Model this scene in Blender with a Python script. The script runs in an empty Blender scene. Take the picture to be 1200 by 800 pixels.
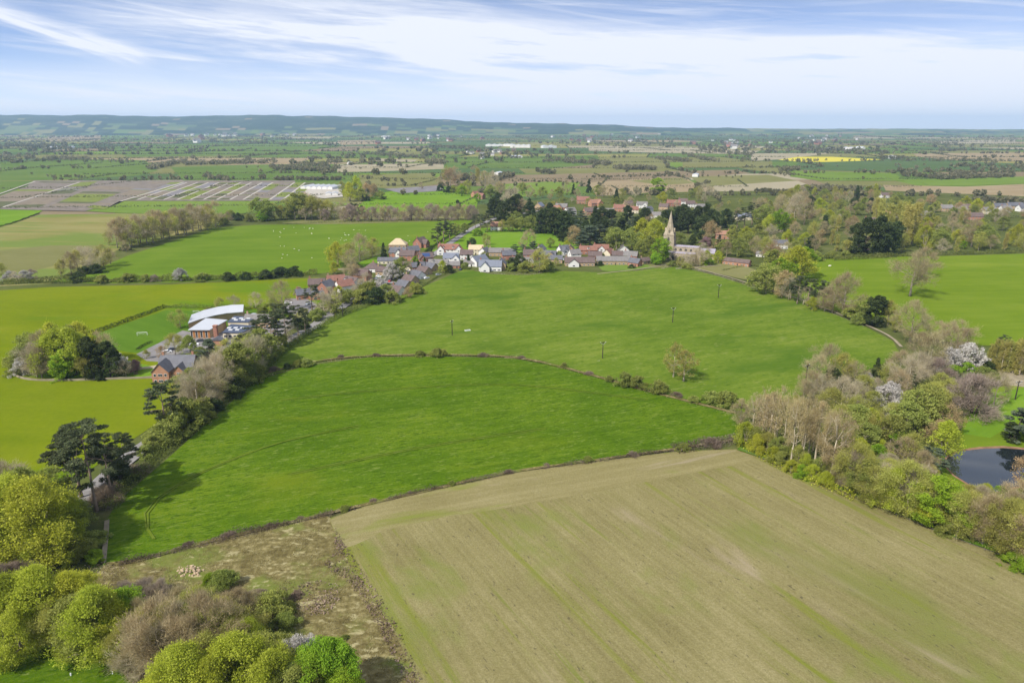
import bpy, math, random
import numpy as np
from mathutils import Vector
R = math.radians
S = bpy.context.scene
COL = S.collection
rng = np.random.default_rng(11)
random.seed(11)

# ------------------------------------------------------------------ camera
CAM_H = 105.0
FPX = 811.0                      # focal length in photo pixels (1200 wide)
PITCH = math.atan((400 - 147) / FPX)
cam = bpy.data.objects.new('camera', bpy.data.cameras.new('camera'))
COL.objects.link(cam)
cam.location = (0, 0, CAM_H)
cam.rotation_euler = (R(90) - PITCH, 0, 0)
cam.data.sensor_fit = 'HORIZONTAL'
cam.data.sensor_width = 36
cam.data.lens = 36 * FPX / 1200
cam.data.clip_start = 1.0
cam.data.clip_end = 120000
S.camera = cam

# ------------------------------------------------------------------ world, sun, exposure
SUN_EL = 46.0
SHADOW_DIR = Vector((0.74, 0.67))                  # where shadows fall, on the ground
w = bpy.data.worlds.new("World"); S.world = w; w.use_nodes = True
nt = w.node_tree; nt.nodes.clear()
N = nt.nodes.new; L = nt.links.new
out = N('ShaderNodeOutputWorld'); bg = N('ShaderNodeBackground'); bg.inputs[1].default_value = 0.14
sky = N('ShaderNodeTexSky'); sky.sky_type = 'NISHITA'; sky.sun_disc = False
sky.sun_elevation = R(SUN_EL); sky.sun_rotation = math.atan2(-SHADOW_DIR.x, -SHADOW_DIR.y)
sky.altitude = 100; sky.air_density = 1.0; sky.dust_density = 0.25; sky.ozone_density = 2.2
tc = N('ShaderNodeTexCoord'); sep = N('ShaderNodeSeparateXYZ'); L(tc.outputs['Generated'], sep.inputs[0])
def wm(op, a, b=None, c=None):
    n = N('ShaderNodeMath'); n.operation = op
    for i, v in enumerate((a, b, c)):
        if v is None: continue
        if isinstance(v, (int, float)): n.inputs[i].default_value = v
        else: L(v, n.inputs[i])
    return n.outputs[0]
cv = N('ShaderNodeCombineXYZ'); L(sep.outputs[0], cv.inputs[0]); L(sep.outputs[1], cv.inputs[1]); L(wm('ADD', wm('MULTIPLY', sep.outputs[2], 2.4), 0.03), cv.inputs[2])
vn = N('ShaderNodeVectorMath'); vn.operation = 'NORMALIZE'; L(cv.outputs[0], vn.inputs[0]); L(vn.outputs[0], sky.inputs[0])
azi = wm('ARCTAN2', sep.outputs[0], sep.outputs[1])
ele = wm('ARCSINE', sep.outputs[2])
def cirrus(sa, se, tilt, scale, detail, rough, dist, lo, hi, off):
    # thin cloud in azimuth / elevation, drawn out along a slightly tilted wind
    e2 = wm('ADD', ele, wm('MULTIPLY', azi, tilt))
    cx = N('ShaderNodeCombineXYZ'); L(wm('MULTIPLY', azi, sa), cx.inputs[0]); L(wm('MULTIPLY', e2, se), cx.inputs[1]); cx.inputs[2].default_value = off
    n = N('ShaderNodeTexNoise'); n.inputs['Scale'].default_value = scale; n.inputs['Detail'].default_value = detail
    n.inputs['Roughness'].default_value = rough; n.inputs['Distortion'].default_value = dist
    L(cx.outputs[0], n.inputs['Vector'])
    m = N('ShaderNodeMapRange'); m.interpolation_type = 'SMOOTHSTEP'
    m.inputs[1].default_value = lo; m.inputs[2].default_value = hi
    L(n.outputs[0], m.inputs[0]); return m.outputs[0]
def ae(px, py):                    # photo pixel -> azimuth, elevation of that direction
    a, b = (px - 600) / FPX, (400 - py) / FPX
    d = Vector((a, math.cos(PITCH) + b * math.sin(PITCH), -math.sin(PITCH) + b * math.cos(PITCH))).normalized()
    return math.atan2(d.x, d.y), math.asin(d.z)
def streak(p, q, width, seed, gain):
    """a drawn-out cloud band or contrail between two directions of the sky"""
    (a0, e0), (a1, e1) = ae(*p), ae(*q); k = (e1 - e0) / (a1 - a0); wd = width / FPX
    n = N('ShaderNodeTexNoise'); n.inputs['Scale'].default_value = 1.0; n.inputs['Detail'].default_value = 7; n.inputs['Roughness'].default_value = .6
    cx = N('ShaderNodeCombineXYZ'); L(wm('MULTIPLY', azi, 7.0), cx.inputs[0]); L(wm('MULTIPLY', wm('SUBTRACT', ele, wm('MULTIPLY', azi, k)), 70.0), cx.inputs[1]); cx.inputs[2].default_value = seed; L(cx.outputs[0], n.inputs['Vector'])
    off = wm('SUBTRACT', ele, wm('ADD', wm('MULTIPLY', wm('SUBTRACT', azi, a0), k), e0))
    off = wm('ADD', off, wm('MULTIPLY', wm('SUBTRACT', n.outputs[0], 0.5), wd * 2.2))
    ct = N('ShaderNodeMapRange'); ct.interpolation_type = 'SMOOTHSTEP'; ct.inputs[1].default_value = .30; ct.inputs[2].default_value = .68; ct.inputs[3].default_value = .22; L(n.outputs[0], ct.inputs[0])
    r = wm('DIVIDE', off, wd); g = wm('POWER', 2.718, wm('MULTIPLY', wm('MULTIPLY', r, r), -1.0))
    t = wm('DIVIDE', wm('SUBTRACT', azi, a0), a1 - a0)
    m0 = N('ShaderNodeMapRange'); m0.interpolation_type = 'SMOOTHSTEP'; m0.inputs[1].default_value = -.12; m0.inputs[2].default_value = .15; L(t, m0.inputs[0])
    m1 = N('ShaderNodeMapRange'); m1.interpolation_type = 'SMOOTHSTEP'; m1.inputs[1].default_value = 1.12; m1.inputs[2].default_value = .85; L(t, m1.inputs[0])
    return wm('MULTIPLY', wm('MULTIPLY', wm('MULTIPLY', g, m0.outputs[0]), m1.outputs[0]), wm('MULTIPLY', ct.outputs[0], gain * 1.15))
c1 = cirrus(1.7, 13.0, 0.05, 1.0, 6, 0.52, 0.9, 0.40, 0.70, 3.1)
c2 = cirrus(3.4, 60.0, 0.10, 1.0, 9, 0.62, 0.8, 0.44, 0.74, 7.7)
c3 = cirrus(5.0, 130.0, -0.01, 1.0, 6, 0.55, 0.3, 0.50, 0.82, 1.4)
parts_ = [wm('MULTIPLY', c1, 0.30), wm('MULTIPLY', c2, 0.42), wm('MULTIPLY', c3, 0.26),
          streak((-60, -4), (168, 69), 8, 2.0, 1.0), streak((470, 66), (735, 103), 5, 4.0, .75), streak((120, 8), (1300, 84), 30, 6.0, .80), streak((420, 30), (1300, 66), 20, 8.0, .7), streak((560, 100), (1300, 120), 16, 9.0, .4), streak((0, 92), (520, 128), 14, 3.3, .4)]
cl = parts_[0]
for x_ in parts_[1:]: cl = wm('ADD', cl, x_)
low = N('ShaderNodeMapRange'); low.inputs[1].default_value = .085; low.inputs[2].default_value = .0; low.inputs[3].default_value = 0.0; low.inputs[4].default_value = 0.95; L(ele, low.inputs[0])
high = N('ShaderNodeMapRange'); high.inputs[1].default_value = .24; high.inputs[2].default_value = .60; high.inputs[3].default_value = 0.0; high.inputs[4].default_value = 0.55; L(ele, high.inputs[0])   # unseen overhead cloud veil, added to strengthen sky fill and lighten shadows
cl = wm('MINIMUM', wm('ADD', wm('ADD', cl, high.outputs[0]), low.outputs[0]), 1.0)     # the veil looks thicker towards the horizon
mix = N('ShaderNodeMix'); mix.data_type = 'RGBA'
tint = N('ShaderNodeMix'); tint.data_type = 'RGBA'; tint.blend_type = 'MULTIPLY'; tint.inputs[0].default_value = 1.0; L(sky.outputs[0], tint.inputs[6]); tint.inputs[7].default_value = (0.79, 0.775, 0.86, 1)
L(cl, mix.inputs[0]); L(tint.outputs[2], mix.inputs[6]); mix.inputs[7].default_value = (4.35, 4.55, 5.05, 1)
L(mix.outputs[2], bg.inputs[0]); L(bg.outputs[0], out.inputs[0])

sl = bpy.data.lights.new('sun', 'SUN'); sl.energy = 4.0; sl.angle = R(0.8); sl.color = (1.0, 0.955, 0.88)
so = bpy.data.objects.new('sun', sl); COL.objects.link(so)
sd = Vector((SHADOW_DIR.x * math.cos(R(SUN_EL)), SHADOW_DIR.y * math.cos(R(SUN_EL)), -math.sin(R(SUN_EL))))
so.rotation_euler = sd.to_track_quat('-Z', 'Y').to_euler()
S.view_settings.view_transform = 'Standard'; S.view_settings.look = 'None'
S.view_settings.exposure = 0.58; S.view_settings.gamma = 1.0
S.cycles.max_bounces = 6; S.cycles.diffuse_bounces = 4; S.cycles.glossy_bounces = 2
S.cycles.transmission_bounces = 3; S.cycles.transparent_max_bounces = 4; S.cycles.volume_bounces = 2
S.cycles.use_denoising = True

# ------------------------------------------------------------------ projection helpers (photo pixel <-> ground)
CP, SP = math.cos(PITCH), math.sin(PITCH)
def G(px, py, z=0.0):
    """point of the level ground seen at a photo pixel"""
    a, b = (px - 600) / FPX, (400 - py) / FPX
    dx, dy, dz = a, CP + b * SP, -SP + b * CP
    t = (CAM_H - z) / -dz
    return Vector((dx * t, dy * t, z))
def top_z(p, py):
    """height above the ground point p that reaches photo row py"""
    b = (400 - py) / FPX
    return CAM_H + p.y * (-SP + b * CP) / (CP + b * SP)
def mpp(p):                       # metres per photo pixel at a ground point
    return math.sqrt(p.x ** 2 + p.y ** 2 + CAM_H ** 2) / FPX
def to_px(p):
    y, z = p.y, p.z - CAM_H
    f = y * CP - z * SP; u = y * SP + z * CP
    return 600 + p.x / f * FPX, 400 - u / f * FPX

# ------------------------------------------------------------------ materials
def nodes(m):
    m.use_nodes = True; m.node_tree.nodes.clear(); return m.node_tree
def lin(c):                       # plain rgb triple -> rgba
    return (c[0], c[1], c[2], 1)
def simple(name, col, rough=0.8, spec=0.2, metal=0.0, noise=0.0, nscale=1.0, col2=None, stretch=(1, 1, 1)):
    m = bpy.data.materials.new(name); t = nodes(m)
    o = t.nodes.new('ShaderNodeOutputMaterial'); b = t.nodes.new('ShaderNodeBsdfPrincipled')
    b.inputs['Roughness'].default_value = rough; b.inputs['Specular IOR Level'].default_value = spec; b.inputs['Metallic'].default_value = metal
    if noise > 0 or col2:
        tcx = t.nodes.new('ShaderNodeTexCoord'); mp = t.nodes.new('ShaderNodeMapping'); mp.inputs['Scale'].default_value = stretch
        n = t.nodes.new('ShaderNodeTexNoise'); n.inputs['Scale'].default_value = nscale; n.inputs['Detail'].default_value = 6
        r = t.nodes.new('ShaderNodeValToRGB')
        c2 = col2 or tuple(c * (1 - noise) for c in col)
        r.color_ramp.elements[0].position = 0.32; r.color_ramp.elements[1].position = 0.68
        r.color_ramp.elements[0].color = lin(c2); r.color_ramp.elements[1].color = lin(col)
        t.links.new(tcx.outputs['Object'], mp.inputs[0]); t.links.new(mp.outputs[0], n.inputs['Vector']); t.links.new(n.outputs[0], r.inputs[0])
        t.links.new(r.outputs[0], b.inputs['Base Color'])
    else:
        b.inputs['Base Color'].default_value = lin(col)
    t.links.new(b.outputs[0], o.inputs[0]); return m

def foliage(name, dark, mid, light, transl=0.3, var=0.16):
    transl = min(.5, transl * 1.5)
    m = bpy.data.materials.new(name); t = nodes(m); n = t.nodes.new; l = t.links.new
    o = n('ShaderNodeOutputMaterial'); at = n('ShaderNodeAttribute'); at.attribute_name = 'tone'
    r = n('ShaderNodeValToRGB'); e = r.color_ramp.elements
    e[0].color = lin(dark); e[1].color = lin(light); x = e.new(0.5); x.color = lin(mid)
    l(at.outputs['Fac'], r.inputs[0])
    oi = n('ShaderNodeObjectInfo'); mr = n('ShaderNodeMapRange'); mr.inputs[3].default_value = 1 - var; mr.inputs[4].default_value = 1 + var
    l(oi.outputs['Random'], mr.inputs[0])
    mr2 = n('ShaderNodeMapRange'); mr2.inputs[3].default_value = 0.488; mr2.inputs[4].default_value = 0.512
    wn = n('ShaderNodeMath'); wn.operation = 'FRACT'; wm_ = n('ShaderNodeMath'); wm_.operation = 'MULTIPLY'; wm_.inputs[1].default_value = 7.31
    l(oi.outputs['Random'], wm_.inputs[0]); l(wm_.outputs[0], wn.inputs[0]); l(wn.outputs[0], mr2.inputs[0])
    h = n('ShaderNodeHueSaturation'); l(mr2.outputs[0], h.inputs['Hue']); l(mr.outputs[0], h.inputs['Value']); l(r.outputs[0], h.inputs['Color'])
    d = n('ShaderNodeBsdfDiffuse'); l(h.outputs[0], d.inputs[0])
    if transl > 0:
        tr = n('ShaderNodeBsdfTranslucent'); l(h.outputs[0], tr.inputs[0])
        mx = n('ShaderNodeMixShader'); mx.inputs[0].default_value = transl
        l(d.outputs[0], mx.inputs[1]); l(tr.outputs[0], mx.inputs[2]); l(mx.outputs[0], o.inputs[0])
    else:
        l(d.outputs[0], o.inputs[0])
    return m

def field_mat(name, c0, c1, c2, ang=0.0, along=0.012, across=0.35, streak=0.35, patch=0.35, fine=0.3, pscale=0.018, fscale=1.3,
              bump=0.25, extra=None, seed=0.0, lo=0.36, hi=0.64, wave=None):
    """turf or soil: long streaks along a direction, broad patches and fine grain mixed, mapped to three colours"""
    m = bpy.data.materials.new(name); t = nodes(m); n = t.nodes.new; l = t.links.new
    o = n('ShaderNodeOutputMaterial'); b = n('ShaderNodeBsdfPrincipled'); b.inputs['Roughness'].default_value = 1.0; b.inputs['Specular IOR Level'].default_value = 0.0
    g = n('ShaderNodeNewGeometry')
    def noise(vec, scale, detail=5, rough=0.55, dist=0.0):
        x = n('ShaderNodeTexNoise'); x.inputs['Scale'].default_value = scale; x.inputs['Detail'].default_value = detail
        x.inputs['Roughness'].default_value = rough; x.inputs['Distortion'].default_value = dist
        l(vec, x.inputs['Vector']); return x.outputs[0]
    def mapping(sx, sy, rot, off=0.0):
        x = n('ShaderNodeMapping'); x.vector_type = 'TEXTURE'
        x.inputs['Rotation'].default_value = (0, 0, rot); x.inputs['Scale'].default_value = (1 / sx, 1 / sy, 1); x.inputs['Location'].default_value = (off, off * 0.7, 0)
        l(g.outputs['Position'], x.inputs[0]); return x.outputs[0]
    def math_(op, a, bb):
        x = n('ShaderNodeMath'); x.operation = op
        for i, v in enumerate((a, bb)):
            if isinstance(v, (int, float)): x.inputs[i].default_value = v
            else: l(v, x.inputs[i])
        return x.outputs[0]
    s1 = noise(mapping(along, across, ang, seed * 31), 1.0, 4, 0.6)
    s2 = noise(g.outputs['Position'], pscale, 5, 0.6, 0.6)
    s3 = noise(g.outputs['Position'], fscale, 6, 0.72)
    tot = streak + patch + fine
    f = math_('ADD', math_('ADD', math_('MULTIPLY', s1, streak / tot), math_('MULTIPLY', s2, patch / tot)), math_('MULTIPLY', s3, fine / tot))
    if wave:                       # a worked field: bands of a fixed width across the rows
        wv = n('ShaderNodeTexNoise'); wv.inputs['Scale'].default_value = 1.0; wv.inputs['Detail'].default_value = 2
        l(mapping(wave[0], wave[1], ang, 5.3 + seed), wv.inputs['Vector'])
        f = math_('ADD', f, math_('MULTIPLY', math_('SUBTRACT', wv.outputs[0], 0.5), wave[2]))
    mr = n('ShaderNodeMapRange'); mr.inputs[1].default_value = lo; mr.inputs[2].default_value = hi; l(f, mr.inputs[0])
    r = n('ShaderNodeValToRGB'); e = r.color_ramp.elements; e[0].color = lin(c0); e[1].color = lin(c2); x = e.new(0.5); x.color = lin(c1)
    l(mr.outputs[0], r.inputs[0]); col = r.outputs[0]
    if extra:                      # (colour, scale along, scale across, threshold lo, hi): weedy strips or worn patches
        for (ec, ea, eb, elo, ehi, eoff) in extra:
            en = noise(mapping(ea, eb, ang, eoff), 1.0, 4, 0.6, 0.3)
            em = n('ShaderNodeMapRange'); em.interpolation_type = 'SMOOTHSTEP'; em.inputs[1].default_value = elo; em.inputs[2].default_value = ehi; l(en, em.inputs[0])
            gm = math_('MULTIPLY', em.outputs[0], math_('ADD', math_('MULTIPLY', s3, 0.9), 0.35))
            mx = n('ShaderNodeMix'); mx.data_type = 'RGBA'; l(gm, mx.inputs[0]); l(col, mx.inputs[6]); mx.inputs[7].default_value = lin(ec); col = mx.outputs[2]
    l(col, b.inputs['Base Color'])
    if bump:
        bp = n('ShaderNodeBump'); bp.inputs['Strength'].default_value = bump; bp.inputs['Distance'].default_value = 0.25
        l(s3, bp.inputs['Height']); l(bp.outputs[0], b.inputs['Normal'])
    l(b.outputs[0], o.inputs[0]); return m

M = {}
# turf and soil
M['crop'] = field_mat('young_crop', (0.043, 0.088, 0.004), (0.069, 0.122, 0.006), (0.114, 0.162, 0.011), ang=R(20), along=0.07, across=0.40, streak=0.50, patch=0.55, fine=0.60, pscale=0.018, fscale=1.4, bump=0.8, lo=0.39, hi=0.62,
      extra=[((0.145, 0.182, 0.042), 0.35, 1.1, 0.55, 0.70, 2.0), ((0.032, 0.070, 0.004), 0.38, 1.2, 0.53, 0.66, 31.0), ((0.118, 0.152, 0.009), 0.012, 0.026, 0.56, 0.78, 11.0)])
M['crop_upper'] = field_mat('pasture_green', (0.070, 0.116, 0.011), (0.100, 0.150, 0.015), (0.150, 0.186, 0.030), ang=R(24), along=0.05, across=0.22, streak=0.5, patch=0.55, fine=0.5, pscale=0.018, fscale=0.9, bump=0.6, seed=2, lo=0.39, hi=0.62,
      extra=[((0.175, 0.198, 0.058), 0.20, 0.62, 0.56, 0.72, 4.0), ((0.058, 0.104, 0.008), 0.25, 0.7, 0.55, 0.68, 33.0), ((0.056, 0.108, 0.010), 0.010, 0.022, 0.53, 0.68, 13.0)])
M['yellow_green'] = field_mat('yellow_green_crop', (0.092, 0.132, 0.004), (0.126, 0.160, 0.006), (0.164, 0.186, 0.009), ang=R(-5), along=0.012, across=0.06, streak=0.35, patch=0.55, fine=0.3, pscale=0.014, fscale=0.5, seed=3, bump=.2,
      extra=[((0.200, 0.190, 0.020), 0.008, 0.02, 0.55, 0.75, 3.0), ((0.080, 0.150, 0.008), 0.006, 0.016, 0.55, 0.70, 7.0)])
M['crop_edge'] = field_mat('yellowed_crop_edge', (0.080, 0.128, 0.006), (0.110, 0.155, 0.010), (0.150, 0.182, 0.022), along=0.2, across=0.3, fscale=1.2, seed=12)
M['crop_dark'] = field_mat('dark_tramline', (0.040, 0.085, 0.005), (0.056, 0.105, 0.007), (0.075, 0.125, 0.010), along=0.2, across=0.3, fscale=1.2, seed=14)
M['sheep_pasture'] = field_mat('sheep_pasture', (0.074, 0.128, 0.009), (0.098, 0.156, 0.013), (0.134, 0.184, 0.022), ang=R(8), along=0.01, across=0.06, seed=4)
M['lawn'] = field_mat('mown_lawn', (0.088, 0.165, 0.012), (0.118, 0.205, 0.016), (0.160, 0.235, 0.030), ang=R(40), along=0.02, across=0.2, seed=5)
M['dark_lawn'] = field_mat('playing_field_turf', (0.055, 0.112, 0.008), (0.074, 0.138, 0.012), (0.098, 0.162, 0.018), ang=R(-35), along=0.01, across=0.22, streak=0.6, seed=6)
M['park'] = field_mat('park_pasture', (0.086, 0.138, 0.008), (0.114, 0.168, 0.012), (0.152, 0.196, 0.022), ang=R(4), along=0.015, across=0.10, streak=0.5, patch=0.5, seed=7)
M['stubble'] = field_mat('weedy_stubble', (0.135, 0.115, 0.045), (0.200, 0.175, 0.074), (0.285, 0.248, 0.122), ang=R(-60), along=0.03, across=0.9, streak=0.30, patch=0.34, fine=0.62, pscale=0.03, fscale=2.4, bump=0.9, lo=0.36, hi=0.65,
      extra=[((0.150, 0.160, 0.042), 0.012, 0.024, 0.54, 0.70, 27.0), ((0.150, 0.168, 0.022), 0.009, 0.17, 0.545, 0.67, 3.0), ((0.145, 0.165, 0.032), 0.016, 0.36, 0.60, 0.72, 41.0), ((0.150, 0.170, 0.038), 0.03, 0.05, 0.53, 0.72, 9.0), ((0.290, 0.235, 0.150), 0.014, 0.06, 0.60, 0.76, 17.0), ((0.085, 0.072, 0.040), 0.5, 1.2, 0.62, 0.72, 23.0)], wave=(0.004, 0.11, 0.07))
M['headland'] = field_mat('stubble_headland', (0.140, 0.120, 0.046), (0.205, 0.178, 0.076), (0.280, 0.244, 0.124), ang=R(19), along=0.03, across=0.6, streak=0.32, patch=0.35, fine=0.55, fscale=2.4, bump=0.8, seed=3,
      extra=[((0.155, 0.180, 0.030), 0.03, 0.10, 0.54, 0.72, 5.0), ((0.290, 0.240, 0.160), 0.02, 0.12, 0.60, 0.75, 15.0)])
M['rough'] = field_mat('rough_grass', (0.075, 0.060, 0.024), (0.135, 0.112, 0.044), (0.255, 0.215, 0.100), along=0.5, across=0.8, streak=0.6, patch=0.4, fine=0.9, pscale=0.12, fscale=0.9, bump=1.0, lo=0.38, hi=0.62,
      extra=[((0.125, 0.155, 0.030), 0.07, 0.09, 0.48, 0.64, 2.0), ((0.34, 0.30, 0.16), 0.3, 0.5, 0.56, 0.68, 6.0)])
M['meadow_brown'] = field_mat('brown_meadow', (0.160, 0.150, 0.045), (0.205, 0.185, 0.065), (0.240, 0.215, 0.095), along=0.006, across=0.04, seed=9, extra=[((0.110, 0.165, 0.030), 0.004, 0.02, 0.50, 0.62, 1.0)])
M['scrub'] = field_mat('woodland_floor', (0.052, 0.062, 0.018), (0.080, 0.095, 0.026), (0.130, 0.125, 0.050), along=0.05, across=0.07, seed=10)
M['base'] = field_mat('distant_land', (0.070, 0.110, 0.028), (0.105, 0.135, 0.042), (0.150, 0.150, 0.070), along=0.0006, across=0.002, streak=0.5, patch=0.4, fine=0.4, pscale=0.0015, fscale=0.02, bump=0)
M['tilled'] = field_mat('tilled_earth', (0.200, 0.150, 0.085), (0.250, 0.195, 0.115), (0.290, 0.235, 0.150), ang=R(20), along=0.004, across=0.05, bump=0)
M['tilled_dark'] = field_mat('dark_tilled_earth', (0.150, 0.115, 0.070), (0.180, 0.140, 0.085), (0.220, 0.175, 0.105), ang=R(20), along=0.004, across=0.05, bump=0, seed=2)
M['far_green'] = field_mat('far_green_field', (0.070, 0.118, 0.024), (0.094, 0.140, 0.032), (0.120, 0.160, 0.044), along=0.002, across=0.01, bump=0, pscale=0.006, fscale=0.05)
M['far_bright'] = field_mat('far_bright_field', (0.095, 0.152, 0.022), (0.118, 0.176, 0.030), (0.148, 0.195, 0.042), along=0.002, across=0.01, bump=0, pscale=0.006, fscale=0.05, seed=1)
M['far_olive'] = field_mat('far_olive_field', (0.128, 0.130, 0.042), (0.152, 0.150, 0.056), (0.182, 0.172, 0.074), along=0.002, across=0.01, bump=0, pscale=0.006, fscale=0.05, seed=2)
M['far_dark'] = field_mat('far_dark_green_field', (0.056, 0.092, 0.032), (0.072, 0.110, 0.040), (0.090, 0.125, 0.050), along=0.002, across=0.01, bump=0, pscale=0.006, fscale=0.05, seed=3)
M['far_pale'] = field_mat('far_pale_field', (0.235, 0.205, 0.125), (0.275, 0.240, 0.160), (0.310, 0.270, 0.190), along=0.002, across=0.01, bump=0, pscale=0.006, fscale=0.05, seed=4)
M['rape'] = field_mat('oilseed_rape', (0.40, 0.35, 0.04), (0.46, 0.40, 0.05), (0.50, 0.44, 0.07), along=0.002, across=0.02, bump=0)
M['ridge'] = field_mat('wooded_ridge', (0.012, 0.030, 0.016), (0.030, 0.052, 0.026), (0.26, 0.26, 0.15), along=0.0013, across=0.0020, streak=0.7, patch=0.5, fine=0.6, pscale=0.0021, fscale=0.010, bump=0, lo=0.44, hi=0.66)
M['asphalt'] = simple('asphalt', (0.25, 0.235, 0.225), 0.9, 0.1, noise=0.25, nscale=0.6)
M['yard'] = simple('yard_tarmac', (0.22, 0.205, 0.20), 0.9, 0.1, noise=0.25, nscale=0.25)
M['track'] = simple('pale_track', (0.30, 0.255, 0.175), 0.95, 0.05, noise=0.3, nscale=0.4)
M['gravel'] = simple('pale_gravel', (0.42, 0.385, 0.33), 0.95, 0.05, noise=0.25, nscale=0.3)
M['bed_grey'] = simple('grey_membrane_bed', (0.20, 0.185, 0.185), 0.9, 0.1, noise=0.3, nscale=0.08)
M['bed_purple'] = simple('heather_bed', (0.20, 0.168, 0.135), 0.9, 0.1, noise=0.35, nscale=0.1)
M['bed_green'] = simple('green_plant_bed', (0.16, 0.19, 0.035), 0.9, 0.1, noise=0.3, nscale=0.1)
M['bed_dark'] = simple('dark_plant_bed', (0.10, 0.105, 0.045), 0.9, 0.1, noise=0.3, nscale=0.1)
M['bed_brown'] = simple('bare_soil_bed', (0.21, 0.17, 0.12), 0.9, 0.1, noise=0.3, nscale=0.1)
M['pondrim'] = simple('clay_bank', (0.27, 0.16, 0.095), 0.95, 0.05, noise=0.4, nscale=0.5)
# buildings
def brick(name, a, b): return simple(name, a, 0.85, 0.15, nscale=0.5, col2=b)
M['brick_red'] = brick('red_brick', (0.36, 0.175, 0.120), (0.28, 0.135, 0.095))
M['brick_orange'] = brick('orange_brick', (0.42, 0.225, 0.140), (0.34, 0.175, 0.110))
M['brick_buff'] = brick('buff_brick', (0.43, 0.31, 0.19), (0.35, 0.25, 0.15))
M['render_white'] = simple('white_render', (0.68, 0.66, 0.62), 0.8, 0.2, noise=0.08, nscale=0.4)
M['render_cream'] = simple('cream_render', (0.66, 0.58, 0.42), 0.8, 0.2, noise=0.1, nscale=0.4)
M['stone'] = simple('limestone', (0.385, 0.325, 0.235), 0.9, 0.1, nscale=0.45, col2=(0.27, 0.222, 0.155))
M['slate'] = simple('slate_tiles', (0.125, 0.125, 0.14), 0.6, 0.3, noise=0.3, nscale=0.7)
M['slate_blue'] = simple('blue_slate_tiles', (0.17, 0.185, 0.225), 0.55, 0.35, noise=0.2, nscale=0.7)
M['tile_brown'] = simple('brown_roof_tiles', (0.145, 0.105, 0.095), 0.75, 0.2, noise=0.3, nscale=0.7)
M['tile_grey'] = simple('grey_roof_tiles', (0.20, 0.185, 0.175), 0.75, 0.2, noise=0.25, nscale=0.7)
M['tile_red'] = simple('red_roof_tiles', (0.255, 0.125, 0.092), 0.75, 0.2, noise=0.25, nscale=0.7)
M['tile_orange'] = simple('orange_roof_tiles', (0.31, 0.170, 0.115), 0.75, 0.2, noise=0.25, nscale=0.7)
M['timber_new'] = simple('fresh_roof_timber', (0.52, 0.42, 0.27), 0.8, 0.2, noise=0.2, nscale=0.8)
M['metal_white'] = simple('white_metal_roof', (0.44, 0.455, 0.48), 0.45, 0.4, noise=0.06, nscale=0.15)
M['roof_navy'] = simple('dark_navy_roof', (0.055, 0.070, 0.110), 0.5, 0.4, noise=0.2, nscale=0.3)
M['lead'] = simple('lead_roof', (0.30, 0.27, 0.32), 0.6, 0.3, noise=0.15, nscale=0.5)
M['solar'] = simple('solar_glass', (0.03, 0.06, 0.16), 0.2, 0.6)
M['glass'] = simple('window_glass', (0.03, 0.035, 0.04), 0.15, 0.6)
M['frame'] = simple('white_window_frame', (0.75, 0.75, 0.74), 0.5, 0.3)
M['door'] = simple('dark_door', (0.06, 0.05, 0.05), 0.5, 0.3)
M['wood_orange'] = simple('orange_timber_cladding', (0.42, 0.19, 0.07), 0.7, 0.2, noise=0.3, nscale=1.0)
M['wood_grey'] = simple('weathered_timber', (0.25, 0.22, 0.18), 0.9, 0.1, noise=0.3, nscale=2)
M['wood_dark'] = simple('creosoted_timber', (0.055, 0.045, 0.038), 0.9, 0.1, noise=0.3, nscale=2)
M['steel'] = simple('galvanised_steel', (0.55, 0.57, 0.58), 0.4, 0.5, metal=0.6)
M['white_paint'] = simple('white_paint', (0.80, 0.80, 0.79), 0.5, 0.3)
M['car_white'] = simple('white_car_paint', (0.78, 0.78, 0.79), 0.25, 0.5)
M['car_silver'] = simple('silver_car_paint', (0.42, 0.43, 0.45), 0.3, 0.5, metal=0.5)
M['car_dark'] = simple('dark_car_paint', (0.04, 0.045, 0.06), 0.25, 0.5)
M['car_red'] = simple('red_car_paint', (0.35, 0.03, 0.03), 0.25, 0.5)
M['rubber'] = simple('black_rubber', (0.02, 0.02, 0.02), 0.9, 0.1)
M['wool'] = simple('sheep_wool', (0.72, 0.68, 0.58), 0.95, 0.05, noise=0.12, nscale=5)
M['brash'] = simple('pale_cut_wood', (0.50, 0.38, 0.26), 0.9, 0.1, noise=0.4, nscale=0.9)
# bark and foliage
M['bark_grey'] = simple('grey_bark', (0.30, 0.255, 0.19), 0.95, 0.05, noise=0.35, nscale=1.5)
M['bark_pale'] = simple('pale_bark', (0.50, 0.43, 0.31), 0.95, 0.05, noise=0.3, nscale=1.5)
M['bark_dark'] = simple('dark_bark', (0.095, 0.075, 0.062), 0.95, 0.05, noise=0.35, nscale=1.5)
M['bark_pine'] = simple('pine_bark', (0.34, 0.25, 0.19), 0.95, 0.05, noise=0.35, nscale=1.2)
F = {}
F['bare'] = foliage('brown_twigs', (0.270, 0.212, 0.112), (0.420, 0.342, 0.185), (0.560, 0.475, 0.275), 0.3)
F['baregrey'] = foliage('grey_twigs', (0.320, 0.268, 0.168), (0.470, 0.405, 0.258), (0.600, 0.535, 0.370), 0.3)
F['purple'] = foliage('purple_grey_twigs', (0.257, 0.201, 0.158), (0.380, 0.304, 0.240), (0.503, 0.409, 0.328), 0.3)
F['bud'] = foliage('olive_buds', (0.263, 0.257, 0.058), (0.398, 0.392, 0.094), (0.538, 0.515, 0.152), 0.33)
F['willow'] = foliage('willow_leaves', (0.281, 0.314, 0.028), (0.427, 0.462, 0.047), (0.573, 0.585, 0.099), 0.35)
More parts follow.
